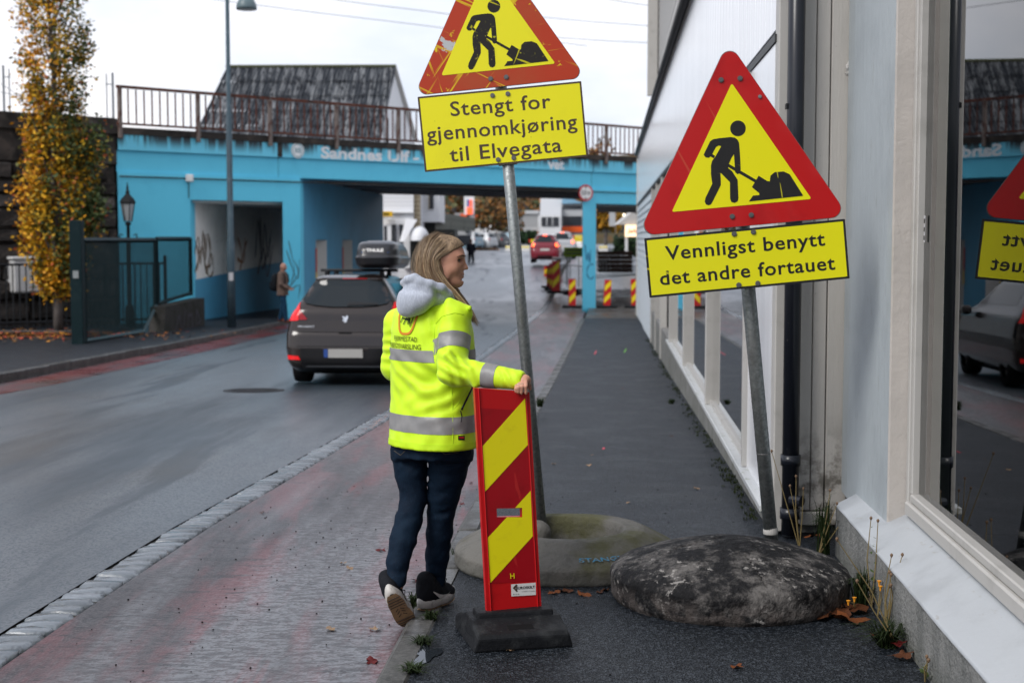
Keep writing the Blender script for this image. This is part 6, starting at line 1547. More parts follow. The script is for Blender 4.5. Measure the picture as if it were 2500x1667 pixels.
def shoe(mtx, side):
    V3 = Vol((-.17, -.075, -.02), (.17, .075, .15), .004)
    V3.ell((-.075, 0, .045), (.062, .036, .055), k=.0); V3.ell((.0, 0, .032), (.10, .039, .045), k=.03); V3.ell((.075, 0, .020), (.062, .041, .030), k=.03); V3.cone((-.075, 0, .06), (-.085, 0, .105), .036, .040, k=.03)
    V3.cone((-.02, 0, .075), (-.045, 0, .10), .026, .022, k=.03)
    V3.plane((0, 0, .006), (0, 0, -1)); V3.noise(.002, .02, 3)
    v, f = V3.get(1)
    T = lambda P: [mtx @ Vector(p) for p in P]
    upo = mk('shoe', T(v), f, m_knit, wm, smooth=True)
    tree = BVHTree.FromPolygons([Vector(p) for p in v], [list(map(int, q)) for q in f])
    out = sole_outline(); b = MB(); n = len(out); rise = lambda x: .018 * max(0, (x - .05) / .09) ** 2 + .006 * max(0, (-x - .09) / .05) ** 2
    rows = [(.90, -.020), (1.0, -.014), (1.04, .004), (1.0, .020), (.9, .024)]; vv = []
    for s, z in rows: vv += [(x * s, y * s, z + rise(x) + (.008 if z > 0 and x < -.05 else 0)) for x, y in out]
    ff = [[i * n + k, i * n + (k + 1) % n, (i + 1) * n + (k + 1) % n, (i + 1) * n + k] for i in range(4) for k in range(n)]
    ff.append([4 * n + k for k in range(n)]); mk('midsole', T(vv), ff, m_mid, upo, smooth=True)
    vv = [(x * .93, y * .93, -.0212 + rise(x)) for x, y in out] + [(x * .93, y * .93, -.016 + rise(x)) for x, y in out]
    # outsole as strips so that it follows the toe spring
    hv = []; hf = []
    xs = np.linspace(-.124, .124, 20)
    for x in xs:
        wp = max([y for a, y in out if abs(a - x / .93) < .02] + [.012]) * .95; wn = min([y for a, y in out if abs(a - x / .93) < .02] + [-.012]) * .95
        for y in (wn, wn * .5, 0, wp * .5, wp): hv.append((x, y, -.0245 + rise(x)))
    for i in range(19):
        for j in range(4): p = i * 5 + j; hf.append([p, p + 5, p + 6, p + 1][::-1])
    os_ = mk('outsole', T(hv), hf, m_tan, upo)
    b = MB()
    for x in (-.10, -.08, -.062, .055, .075, .095, -.045):
        w = .034 if x < 0 else .040; b.box((x, 0, -.0255 + rise(x)), (.0035, 2 * w * (.8 if abs(x) > .09 else 1), .003))
    for x in (-.02, .0, .02): b.box((x, .012, -.0255), (.02, .003, .003), Matrix.Rotation(.8, 3, 'Z')); b.box((x, -.012, -.0255), (.02, .003, .003), Matrix.Rotation(-.8, 3, 'Z'))
    mk('tread', T(b.v), b.f, m_stitch, os_)
    # curved mark on the outer side
    for sd_ in (1, -1):
        pts = [(.055, .030, .0), (.03, .018, .006), (.0, .016, .011), (-.03, .026, .009), (-.06, .042, .006), (-.085, .058, .002)]
        P = []
        for x, z, w in pts:
            for e in (1, -1):
                h = tree.ray_cast(Vector((x, sd_ * .2, z + e * w)), Vector((0, -sd_, 0)))
                P.append(h[0] + Vector((0, sd_ * .002, 0)) if h[0] else Vector((x, sd_ * .04, z)))
        mk('side_mark', T(P), [[2 * i, 2 * i + 2, 2 * i + 3, 2 * i + 1] for i in range(5)], m_swoosh, upo)
    for k, (dy, dz) in enumerate(((.035, .03), (-.035, .02))):
        L_ = [(.0, 0, .088), (.012, dy * .6, .105), (.025, dy * 1.2, .09 + dz * .2), (.018, dy, .065), (.004, dy * .2, .084)]
        MB().tube(T(L_), .0028, 5).build('lace', m_knit, upo, True)
    return upo
def fmat(o, toe, up):
    x = Vector(toe).normalized(); z = Vector(up); z = (z - x * z.dot(x)).normalized(); y = z.cross(x); m = Matrix((x, y, z)).transposed().to_4x4(); m.translation = Vector(o); return m
heel, toe = at(951, 1440, 6.00), at(1000, 1522, 6.17)
shoe(fmat(heel.lerp(toe, .50) , toe - heel, Vector((-.30, .78, .55))), 1)
rc = at(1064, 1487, 6.33); rc.z = .027
shoe(fmat(rc, (.50, .86, .0), (0, 0, 1)), -1)
# ---- body: one continuous surface under the clothes, head, neck, hands
HY_ = 6.165; HO = at(1081, 640, HY_); ph = R(4)
hx_, hy_ = Vector((math.cos(ph), -math.sin(ph), 0)), Vector((math.sin(ph), math.cos(ph), 0))      # face direction, her left
hp = lambda x, y, z: HO + hx_ * x + hy_ * y + Vector((0, 0, z))
HR = np.array([[hx_.x, hy_.x, 0], [hx_.y, hy_.y, 0], [0, 0, 1]])
Bd = Vol((-.60, 5.72, .0), (.11, 6.56, 1.72), .0036)
E = lambda c, r, k=.012, op='u', pw=2: Bd.ell(hp(*c), r, HR, k, op, pw)
E((-.008, 0, .026), (.086, .067, .082), 0); E((.034, 0, .028), (.060, .055, .060), .03); E((.030, 0, -.022), (.056, .055, .078), .03); E((.052, 0, -.082), (.030, .034, .024), .03)
E((.068, 0, -.089), (.020, .021, .017), .02)
for s in (1, -1):
    E((.046, .034 * s, -.026), (.030, .024, .025), .02); E((.070, .024 * s, .027), (.018, .022, .010), .014)
    E((.0, .052 * s, -.052), (.035, .014, .035), .02); E((-.02, .066 * s, -.003), (.016, .008, .028), .006)
    E((.0850, .030 * s, .008), (.012, .015, .008), .014, 's')
    Bd.cone(hp(.0865, .0105 * s, -.0295), hp(.091, .006 * s, -.028), .0072, .0068, k=.006)
Bd.cone(hp(.0830, 0, .016), hp(.0975, 0, -.017), .0075, .0088, k=.010); Bd.cone(hp(.0970, 0, -.017), hp(.1030, 0, -.0255), .0082, .0082, k=.006)
E((.066, 0, -.050), (.023, .030, .022), .012)
E((.0835, 0, -.0500), (.0090, .019, .0045), .006); E((.0805, 0, -.0655), (.0092, .018, .0055), .006)
Bd.cone(hp(.0945, -.016, -.0570), hp(.0945, .016, -.0570), .0018, .0018, k=.004, op='s')
E((.083, 0, -.0765), (.012, .018, .004), .008, 's')
Bd.cone(hp(-.03, 0, -.06), at(1066, 745, 6.17), .050, .055, k=.03)
Bd.loft([key(.74, 1057, .17, .12), key(.95, 1057, .15, .11), key(1.15, 1056, .165, .115), key(1.30, 1055, .15, .10), key(1.37, 1055, .10, .08)], ROT_T, k=.04)
Bd.cone(sh_r, el_r, .044, .024, k=.03); Bd.cone(el_r, cu_r + (cu_r - el_r).normalized() * .03, .023, .027, k=.01)
Bd.cone(sh_l, el_l, .048, .042, k=.03); Bd.cone(el_l, ha_l, .040, .030, k=.02); Bd.ell(ha_l + Vector((.05, .02, -.02)), (.05, .03, .025), k=.02)
for L_ in (LL, RL):
    for i in range(len(L_) - 1): Bd.cone(L_[i][0], L_[i + 1][0], L_[i][1] * .78, L_[i + 1][1] * .78, k=.012)
Bd.cone(LL[-1][0], heel.lerp(toe, .3) + Vector((-.01, .03, .04)), .034, .032, k=.02); Bd.cone(RL[-1][0], rc + Vector((-.03, -.05, .06)), .034, .034, k=.02)
# right hand: palm over the top edge, four fingers down the front, thumb behind
wr = cu_r + (cu_r - el_r).normalized() * .028
kn = [at(1262, 940, 5.80), at(1268.5, 934, 5.80), at(1276, 929, 5.80), at(1283.5, 925, 5.805)]
mid = [at(1260.5, 948, 5.765), at(1266.5, 945, 5.762), at(1274.5, 944, 5.762), at(1284, 943, 5.764)]
tp_ = [at(1259.5, 955, 5.768), at(1265.5, 957, 5.766), at(1273.5, 959, 5.766), at(1284, 959.5, 5.770)]
Bd.cone(wr, at(1272, 932, 5.825), .025, .024, k=.012, flat=((0, .3, 1), .75)); 
for i in range(4):
    Bd.cone(at(1266 + 2.2 * i, 932 - i * .8, 5.832), kn[i], .0125, .0098, k=.010); Bd.cone(kn[i], mid[i], .0092, .0084, k=.003); Bd.cone(mid[i], tp_[i], .0082, .0070, k=.003)
Bd.cone(at(1280, 932, 5.835), at(1291, 936, 5.835), .012, .010, k=.008); Bd.cone(at(1291, 936, 5.835), at(1294, 949, 5.832), .0095, .0078, k=.004)
v, f = Bd.get(1)
bo = mk('body', v, f, m_skin, wm, smooth=True)
m_ring = M('ring_silver', (.7, .66, .6), .2, metal=1)
for i in (1, 2):
    c = kn[i].lerp(mid[i], .75); b = MB(); n_ = (mid[i] - kn[i]).normalized(); e1 = n_.orthogonal().normalized(); e2 = n_.cross(e1)
    b.tube([c + (e1 * math.cos(a) + e2 * math.sin(a)) * .0092 for a in [2 * PI * k / 12 for k in range(13)]], .0011, 5); b.build('finger_ring', m_ring, wm)
# face details
m_eyew = M('eye_white', (.50, .46, .43), .3); m_iris = M('iris', (.035, .042, .05), .15); m_brow = M('brow_hair', (.085, .045, .028), .8); m_lip = M('lips', (.42, .13, .11), .4); m_teeth = M('teeth', (.72, .68, .62), .3); m_lash = M('lash', (.012, .01, .01), .6)
ht_ = BVHTree.FromPolygons([Vector(p) for p in v], [list(map(int, q)) for q in f])
def onface(y, z, off=.001):
    """point of the face straight behind (y,z) in the head's own frame"""
    h = ht_.ray_cast(hp(.2, y, z), -hx_); return h[0] + (h[1] if h[1].dot(hx_) > 0 else -h[1]) * off if h[0] else hp(.08, y, z)
def fpatch(name, poly, mat, off, parent=wm, n=6):
    bm = bmesh.new(); bm.faces.new([bm.verts.new((y, z, 0)) for y, z in poly]); ys = [p[0] for p in poly]; zz = [p[1] for p in poly]
    for k in range(1, n):
        c = min(ys) + (max(ys) - min(ys)) * k / n; bmesh.ops.bisect_plane(bm, geom=bm.verts[:] + bm.edges[:] + bm.faces[:], plane_co=Vector((c, 0, 0)), plane_no=Vector((1, 0, 0)))
    bm.verts.index_update(); P = [onface(p.co.x, p.co.y, off) for p in bm.verts]; F2 = [[p.index for p in q.verts] for q in bm.faces]; bm.free()
    return mk(name, P, F2, mat, parent, smooth=True)
for s in (1, -1):
    ey = fpatch('eye', [(s * y, z) for y, z in [(.0470, .0065), (.0400, .0030), (.0300, .0022), (.0200, .0050), (.0180, .0065), (.0240, .0105), (.0310, .0122), (.0400, .0110)]], m_eyew, .0012)
    fpatch('iris', [(s * .0300 + .0052 * math.cos(a), .0073 + .0050 * math.sin(a)) for a in [2 * PI * k / 14 for k in range(14)]], m_iris, .0022, ey)
    up_ = [onface(y * s, z, .0016) for y, z in [(.0515, .0070), (.0460, .0098), (.0400, .0120), (.0310, .0132), (.0240, .0115), (.0185, .0078)]]
    MB().tube(up_, [.0009, .0017, .0020, .0020, .0016, .0008], 5).build('eyelashes', m_lash, wm, True)
    lo_ = [onface(y * s, z, .0010) for y, z in [(.0465, .0055), (.0400, .0026), (.0300, .0016), (.0220, .0036)]]
    MB().tube(lo_, [.0006, .0009, .0009, .0006], 5).build('eyelashes', m_lash, wm, True)
    bw = [onface(y * s, z, .0012) for y, z in [(.0540, .0225), (.0470, .0275), (.0390, .0295), (.0300, .0290), (.0200, .0262), (.0140, .0240)]]
    MB().tube(bw, [.0008, .0018, .0024, .0026, .0026, .0014], 6).build('eyebrow', m_brow, wm, True)
mz_ = lambda y, d: -.0575 + 9 * y * y + d * (1 - (y / .0235) ** 2)
ys_ = [-.0235 + .047 * k / 10 for k in range(11)]
fpatch('upper_lip', [(y, mz_(y, .0062 - (.0012 if abs(y) < .003 else 0))) for y in ys_] + [(y, mz_(y, .0016)) for y in ys_[::-1][1:-1]], m_lip, .0016, n=10)
fpatch('lower_lip', [(y, mz_(y, -.0036)) for y in ys_] + [(y, mz_(y, -.0098)) for y in ys_[::-1][1:-1]], m_lip, .0018, n=10)
fpatch('teeth', [(y, mz_(y, .0018)) for y in ys_[1:-1]] + [(y, mz_(y, -.0038)) for y in ys_[1:-1][::-1]], m_teeth, .0011, n=8)
for s in (1, -1): MB().tube([onface(.0235 * s, mz_(.0235, 0), .0004), onface(.0265 * s, mz_(.0235, 0) + .0014, .0003)], .0009, 5).build('mouth_corner', m_lash, wm)
# ---- hair: a combed mass and many strands on it
m_hair = M('blonde_hair', rough=.42, attr='col', spec=.45)
m_hairb = M('hair_mass', (.22, .15, .09), .6, layers=[dict(k='noise', s=60, st=(1.5, 1.5, .15), lo=.4, hi=.65, c=(.36, .25, .15)), dict(k='noise', s=90, st=(1.5, 1.5, .15), lo=.5, hi=.65, c=(.12, .08, .05))], bump=[dict(k='noise', s=120, st=(2, 2, .15), b=.5, dist=.004)])
Hv = Vol((-.52, 6.0, 1.26), (-.06, 6.32, 1.72), .004)
Hv.ell(hp(-.010, 0, .032), (.094, .076, .090), HR, 0); Hv.ell(hp(-.045, 0, -.02), (.058, .068, .075), HR, .03); Hv.ell(hp(.040, 0, .058), (.054, .056, .050), HR, .02)
sl_, (gx, gy, gz) = Hv.ax(Hv.lo, Hv.lo + Hv.n * Hv.h)
lx_ = (gx - HO.x) * hx_.x + (gy - HO.y) * hx_.y; lz_ = gz - HO.z
cutd = np.minimum((lx_ - .089) * .425 - (lz_ - .069) * .905, lx_ - (-.016 + np.maximum(0, -lz_) * .42))
Hv.d[sl_] = np.maximum(Hv.d[sl_], cutd.astype(np.float32))
for s in (-1, 1):
    Q = [hp(-.020, .066 * s, .02), hp(-.018, .070 * s, -.03), hp(.005, .066 * s, -.078), hp(.050, .056 * s, -.130), hp(.100, .046 * s, -.19)]
    for i in range(4): Hv.cone(Q[i], Q[i + 1], [.016, .018, .017, .014][i], [.018, .017, .014, .007][i], k=.02)
    Hv.cone(hp(-.045, .052 * s, -.02), hp(-.03, .055 * s, -.10), .036, .026, k=.02)
Hv.noise(.002, .02, 3, st=(1, 1, 4))
v, f = Hv.get(1); hr = mk('hair', v, f, m_hairb, wm, smooth=True)
rh = random.Random(31)
G = [[(.090, -.003, .074), (.042, -.057, .047), (-.012, -.079, .018), (-.010, -.083, -.025), (.016, -.076, -.075), (.066, -.060, -.135), (.116, -.048, -.205), (.152, -.038, -.275)],
     [(.038, -.002, .110), (.002, -.060, .082), (-.035, -.086, .022), (-.036, -.090, -.030), (-.012, -.082, -.082), (.038, -.068, -.135), (.088, -.054, -.190), (.125, -.046, -.240)],
     [(-.020, .0, .127), (-.050, -.055, .096), (-.068, -.081, .030), (-.069, -.084, -.032), (-.052, -.078, -.078), (-.020, -.070, -.115), (.020, -.060, -.145), (.05, -.052, -.17)],
     [(-.060, .0, .113), (-.088, -.040, .070), (-.101, -.055, .005), (-.099, -.055, -.045), (-.086, -.052, -.078), (-.06, -.048, -.10), (-.03, -.044, -.115), (-.01, -.04, -.125)],
     [(-.070, .02, .105), (-.100, .0, .055), (-.110, .0, -.01), (-.104, .0, -.055), (-.09, .0, -.09), (-.07, .0, -.11), (-.05, .0, -.12), (-.03, 0, -.13)]]
G = np.array(G); SV = []; SF = []; SC = []
def strand(g, off, r, col, mirror, n=22, wild=0.0, cut=1.0):
    P = g + off * np.linspace(.35, 1.0, 8)[:, None]
    if mirror: P = P * np.array([1, -1, 1])
    tt = np.linspace(0, 7 * cut, n); out = []
    for t in tt:
        i = min(int(t), 6); u = t - i; p0, p1, p2, p3 = P[max(i - 1, 0)], P[i], P[i + 1], P[min(i + 2, 7)]
        out.append(.5 * ((2 * p1) + (p2 - p0) * u + (2 * p0 - 5 * p1 + 4 * p2 - p3) * u * u + (3 * p1 - p0 - 3 * p2 + p3) * u ** 3))
    out = np.array(out)
    if wild: 
        w = np.cumsum(np.array([[rh.gauss(0, wild) for _ in range(3)] for _ in range(n)]), 0); out = out + w
    pts = [hp(*p) for p in out]; rs = [r * min(1, .5 + 2 * k / n) * (1 if k < n * .8 else max(.15, (n - 1 - k) / (n * .2))) for k in range(n)]
    b = len(SV); v, f = tube_vf(pts, rs, 3, False); SV.extend(v); SF.extend([[i + b for i in q] for q in f])
    for k in range(n - 1):
        d = .48 + .52 * min(1, k / (n * .45)); SC.extend([[col[0] * d, col[1] * d, col[2] * d, 1]] * 3)
for i in range(2300):
    u = rh.random() ** .9 * 4; j = min(int(u), 3); w = u - j; g = G[j] * (1 - w) + G[j + 1] * w
    cl_ = math.sin(u * 23) * .5 + math.sin(u * 9 + 2) * .5
    c = rh.choice([(.30, .20, .115), (.38, .26, .15), (.22, .145, .085), (.44, .32, .19), (.15, .095, .06)]); k = 1.15 + .45 * cl_ * .6 + rh.uniform(-.15, .15); c = [q * k for q in c]
    lift = rh.uniform(-.004, .006) + .004 * cl_
    strand(g * np.array([1 + lift * 2, 1 + lift * 8, 1]), np.array([rh.gauss(0, .004), rh.gauss(0, .004), rh.gauss(0, .005)]), rh.uniform(.0011, .0024), c, False, cut=rh.uniform(.82, 1) if j < 2 else 1)
for i in range(420):
    u = rh.random() * 4; j = min(int(u), 3); w = u - j; g = G[j] * (1 - w) + G[j + 1] * w; c = rh.choice([(.30, .20, .115), (.38, .26, .15), (.22, .145, .085)])
    strand(g, np.array([rh.gauss(0, .005), rh.gauss(0, .005), rh.gauss(0, .005)]), rh.uniform(.001, .002), c, True)
for i in range(150):
    u = rh.random() * 4; j = min(int(u), 3); w = u - j; g = G[j] * (1 - w) + G[j + 1] * w
    s = rh.uniform(1.03, 1.14); strand(g * np.array([s, s, s if rh.random() < .5 else 1.03]), np.array([rh.gauss(0, .006), rh.gauss(0, .006), rh.gauss(0, .006)]), .00045, (.40, .30, .2), rh.random() < .25, wild=.0016, cut=rh.uniform(.5, 1))
so = mk('hair_strands', SV, SF, m_hair, hr, smooth=True, kind='stuff')
ca_ = so.data.color_attributes.new('col', 'FLOAT_COLOR', 'CORNER'); ca_.data.foreach_set('color', np.repeat(np.array(SC, np.float32), 4, 0).ravel())
# ------------------------------------------------------------------ cars
class Car:
    """body as stacked rounded slices; patches (glass, lamps, plate) laid on its rear and sides"""
    def __init__(s, name, label, pos, head, slices, paint, group=None, nx=4.5):
        s.S = np.array(slices, float); s.nx = nx; s.pos = Vector(pos)
        s.t = thing(name, label, 'car', pos, group); s.t.rotation_euler = head
        v = []; f = []; n = 96; zz = []
        K = s.S; zl = np.unique(np.concatenate([K[:, 0], np.linspace(K[0, 0], K[-1, 0], 26)]))
        for z in zl:
            w, yr, yf = s.sec(z)
            for k in range(n):
                a = 2 * PI * k / n; c, si = math.cos(a), math.sin(a)
                v.append((w * math.copysign(abs(c) ** (2 / nx), c), (yr + yf) / 2 + (yf - yr) / 2 * math.copysign(abs(si) ** (2 / nx), si), z))
        m = len(zl)
        for i in range(m - 1):
            for k in range(n): f.append([i * n + k, i * n + (k + 1) % n, (i + 1) * n + (k + 1) % n, (i + 1) * n + k])
        f.append([k for k in range(n - 1, -1, -1)]); f.append([(m - 1) * n + k for k in range(n)])
        s.body = mk('body', v, f, paint, s.t, smooth=True, local=True)
    def sec(s, z): return [float(np.interp(z, s.S[:, 0], s.S[:, i])) for i in (1, 2, 3)]
    def rear(s, x, z, off=.004):
        w, yr, yf = s.sec(z); q = min(abs(x) / w, .9995); return Vector((x, (yr + yf) / 2 - (yf - yr) / 2 * (1 - q ** s.nx) ** (1 / s.nx) - off, z))
    def side(s, y, z, sd, off=.004):
        w, yr, yf = s.sec(z); q = min(abs(y - (yr + yf) / 2) / ((yf - yr) / 2), .9995); return Vector((sd * (w * (1 - q ** s.nx) ** (1 / s.nx) + off), y, z))
    def patch(s, name, poly, mat, off=.004, fn=None, parent=None, grid=7):
        """polygon in (x,z) dropped on the surface"""
        bm = bmesh.new(); vs_ = [bm.verts.new((x, z, 0)) for x, z in poly]; bm.faces.new(vs_)
        xs = [p[0] for p in poly]; zs_ = [p[1] for p in poly]
        for ax, lo, hi in ((0, min(xs), max(xs)), (1, min(zs_), max(zs_))):
            for k in range(1, grid):
                c = lo + (hi - lo) * k / grid; co = Vector((c, 0, 0)) if ax == 0 else Vector((0, c, 0)); no = Vector((1, 0, 0)) if ax == 0 else Vector((0, 1, 0))
                bmesh.ops.bisect_plane(bm, geom=bm.verts[:] + bm.edges[:] + bm.faces[:], plane_co=co, plane_no=no)
        bm.verts.index_update(); g = fn or s.rear
        P = [g(p.co.x, p.co.y, off) for p in bm.verts]; F2 = [[p.index for p in q.verts] for q in bm.faces]; bm.free()
        return mk(name, P, F2, mat, parent or s.t, smooth=True, local=True)
    def text(s, str_, x0, x1, z, h, mat, off=.006, parent=None):
        v, f = text_fit(str_, x0, x1, z, h, weight=.01); return mk('lettering', [s.rear(x, y, off) for x, y in v], f, mat, parent or s.t, local=True)
    def wheels(s, ys, x, r, w, tyre, rim):
        for y in ys:
            for sd_ in (-1, 1):
                b = MB(); prof = [(r * .62, -w / 2), (r * .95, -w / 2), (r, -w / 2 + .03), (r, w / 2 - .03), (r * .95, w / 2), (r * .62, w / 2)]
                v = []; n = 24
                for rr, yy in prof:
                    for k in range(n): a = 2 * PI * k / n; v.append((sd_ * x + yy, y + rr * math.cos(a), r + rr * math.sin(a)))
                f = [[i * n + k, i * n + (k + 1) % n, (i + 1) * n + (k + 1) % n, (i + 1) * n + k] for i in range(5) for k in range(n)]
                wo_ = mk('wheel', v, f, tyre, s.t, smooth=True, local=True)
                v = [(sd_ * (x + w * .3), y + r * .64 * math.cos(2 * PI * k / n), r + r * .64 * math.sin(2 * PI * k / n)) for k in range(n)]; mk('rim', v, [list(range(n))], rim, wo_, local=True)
m_tyre = M('tyre', (.012, .012, .013), .8); m_rimm = M('alloy', (.25, .25, .26), .35, metal=.7)
m_brown = M('brown_metallic_paint', (.019, .0125, .0105), .2, metal=.0, coat=.5, coat_rough=.05, spec=.4, layers=[dict(k='noise', s=2, lo=.4, hi=.7, c=(.015, .010, .009))])
m_cglass = M('dark_car_glass', (.006, .012, .016), .06, spec=.45); m_tail = M('tail_lamp_red', (.50, .008, .012), .15, emit=((1, .02, .02), .25)); m_tail2 = M('tail_lamp_dark_red', (.30, .006, .012), .15)
m_plate = M('number_plate', (.42, .41, .39), .5); m_plateb = M('plate_blue_band', (.03, .08, .30), .4); m_chrome = M('chrome', (.7, .7, .7), .15, metal=1); m_bump = M('dark_bumper', (.020, .020, .022), .5)
SL = [(.20, .80, .22, 4.10), (.28, .87, .08, 4.22), (.36, .905, .02, 4.30), (.55, .925, .0, 4.36), (.75, .925, .03, 4.34), (.80, .918, .055, 4.32), (.96, .885, .075, 4.20), (1.05, .85, .09, 3.9), (1.12, .80, .11, 3.5), (1.16, .775, .14, 3.35), (1.30, .695, .24, 3.05), (1.45, .60, .345, 2.80), (1.55, .535, .40, 2.60), (1.575, .525, .36, 2.55), (1.60, .50, .42, 2.4), (1.63, .42, .60, 2.2), (1.645, .30, .85, 2.0)]
PY = 20.8; pp = at(841, 800, PY); pitch_c = math.atan((zr(PY + 3) - zr(PY)) / 3)
c1 = Car('estate_car', 'dark brown crossover car with a black roof box driving away', (pp.x, PY, zr(PY) + .005), (pitch_c, 0, -STREET_ROT + .02), SL, m_brown, nx=14)
c1.patch('rear_window', [(-.665, 1.27), (-.60, 1.215), (-.45, 1.185), (-.2, 1.165), (.2, 1.165), (.45, 1.185), (.60, 1.215), (.665, 1.27), (.60, 1.42), (.525, 1.53), (.3, 1.56), (-.3, 1.56), (-.525, 1.53), (-.60, 1.42)], m_cglass, .022)
for sd_ in (-1, 1):
    o = c1.patch('tail_lamp', [(sd_ * x, z) for x, z in [(.868, .955), (.80, 1.10), (.725, 1.235), (.70, 1.235), (.69, 1.10), (.70, .965)]][::sd_], m_tail, .02)
    c1.patch('lamp_insert', [(sd_ * x, z) for x, z in [(.69, 1.17), (.665, 1.10), (.565, .985), (.575, .975), (.69, .972)]][::sd_], m_tail2, .018, parent=o)
    c1.patch('reflector', [(sd_ * x, z) for x, z in [(.865, .455), (.86, .39), (.66, .385), (.69, .44)]][::sd_], m_tail, .014)
c1.patch('added_indicator_lamp', [(.62, .985), (.70, .985), (.70, 1.08), (.66, 1.08)], M('added_amber_indicator', (.8, .3, .02), .2, emit=((1, .30, .03), 14.0)), .024)  # lit lamp added out of view to cast orange on the wet road
c1.patch('brake_lamp', [(-.09, 1.568), (.28, 1.564), (.28, 1.585), (-.09, 1.588)], m_tail2, .006)
c1.patch('bumper', [(-.90, .575), (-.9, .24), (.9, .24), (.9, .575), (.7, .56), (.35, .56), (.33, .52), (-.33, .52), (-.35, .56), (-.7, .56)], m_bump, .010)
c1.patch('trim_strip', [(-.60, .285), (-.55, .30), (.55, .30), (.60, .285), (.55, .268), (-.55, .268)], m_rimm, .018)
pl = c1.patch('number_plate', [(-.245, .42), (.265, .42), (.265, .55), (-.245, .55)], m_plate, .018); c1.patch('plate_band', [(-.31, .425), (-.25, .425), (-.25, .545), (-.31, .545)], m_plateb, .018, parent=pl)
c1.patch('lower_tailgate_edge', [(-.72, .79), (.72, .79), (.72, .80), (-.72, .80)], m_dark, .003); c1.patch('tailgate_handle', [(-.10, .775), (.10, .775), (.09, .80), (-.09, .80)], m_dark, .010)
c1.patch('bumper_edge', [(-.72, .582), (.72, .582), (.72, .590), (-.72, .590)], m_dark, .004)
c1.text('PEUGEOT', -.70, -.455, .865, .022, m_chrome); c1.text('3008', .565, .70, .805, .03, m_chrome)
# emblem: a small rearing animal, plated
em = [[(-.012, .935), (.012, .94), (.035, .99), (.04, 1.03), (.02, 1.04), (-.005, 1.01), (-.035, 1.03), (-.05, 1.02), (-.02, .99), (-.045, .965), (-.03, .955), (-.008, .975), (-.02, .945)]]
c1.patch('emblem', em[0][::-1], m_chrome, .016)
c1.patch('wiper', [(.02, 1.185), (.48, 1.20), (.46, 1.225), (.10, 1.235), (.02, 1.225)], m_black, .035)
for sd_ in (-1, 1):
    c1.patch('side_window', [(y, z) for y, z in [(.75, 1.20), (3.0, 1.18), (2.6, 1.50), (.85, 1.50)]][::-sd_], m_cglass, .004, fn=lambda y, z, o, sd_=sd_: c1.side(y, z, sd_, o))
    b = MB(); b.box((sd_ * .97, 3.0, 1.08), (.16, .12, .15), None, .04); b.build('wing_mirror', m_brown, c1.t, local=True)
c1.wheels((.85, 3.45), .77, .335, .24, m_tyre, m_rimm)
b = MB(); b.box2((-.74, .4, .16), (.74, 4.0, .24)); b.build('underbody', m_dark, c1.t, local=True)
for y in (.95, 1.75):
    MB().tube([(-.52, y, 1.705), (.56, y, 1.705)], .022, 8).build('roof_bar', m_black, c1.t, local=True)
    for sd_ in (-1, 1): MB().box((sd_ * .42, y, 1.655), (.07, .10, .11), None, .02).build('roof_bar_foot', m_black, c1.t, local=True)
rv = Vol((-.05, .3, 1.70), (.80, 2.6, 2.22), .018)
def boxsec(z, a, y0_, y1_): return (z, .37, (y0_ + y1_) / 2, a, (y1_ - y0_) / 2)
rv.loft([boxsec(1.735, .27, .62, 2.2), boxsec(1.79, .335, .55, 2.35), boxsec(1.86, .345, .52, 2.42), boxsec(1.90, .355, .50, 2.45), boxsec(1.91, .335, .53, 2.42), boxsec(2.02, .325, .56, 2.25), boxsec(2.10, .30, .62, 2.0), boxsec(2.14, .25, .75, 1.75), boxsec(2.155, .15, .95, 1.4)], 0, k=0, pw=5)
v, f = rv.get(2); m_rbox = M('black_roof_box', (.014, .015, .018), .28, coat=.2)
rbx = mk('roof_box', v, f, m_rbox, c1.t, smooth=True, local=True)
rt_ = BVHTree.FromPolygons([Vector(p) for p in v], [list(map(int, q)) for q in f])
def onbox(x, z, off=.006):
    h = rt_.ray_cast(Vector((x, 0, z)), Vector((0, 1, 0))); return (h[0] - Vector((0, off, 0))) if h[0] else Vector((x, .6, z))
mk('box_badge', [onbox(x, z) for x, z in [(.17, 1.97), (.57, 1.97), (.62, 2.045), (.12, 2.045)]], [[0, 1, 2, 3]], M('badge_blue', (.01, .10, .32), .3), rbx, local=True)
tv, tf = text_fit('THULE', .24, .50, 1.982, .045, weight=.04); mk('lettering', [onbox(x, z, .010) for x, z in tv], tf, m_swhite, rbx, local=True)
mk('box_rim', [onbox(x, z, .004) for x, z in [(.04, 1.893), (.70, 1.893), (.70, 1.903), (.04, 1.903)]], [[0, 1, 2, 3]], m_bolt, rbx, local=True)

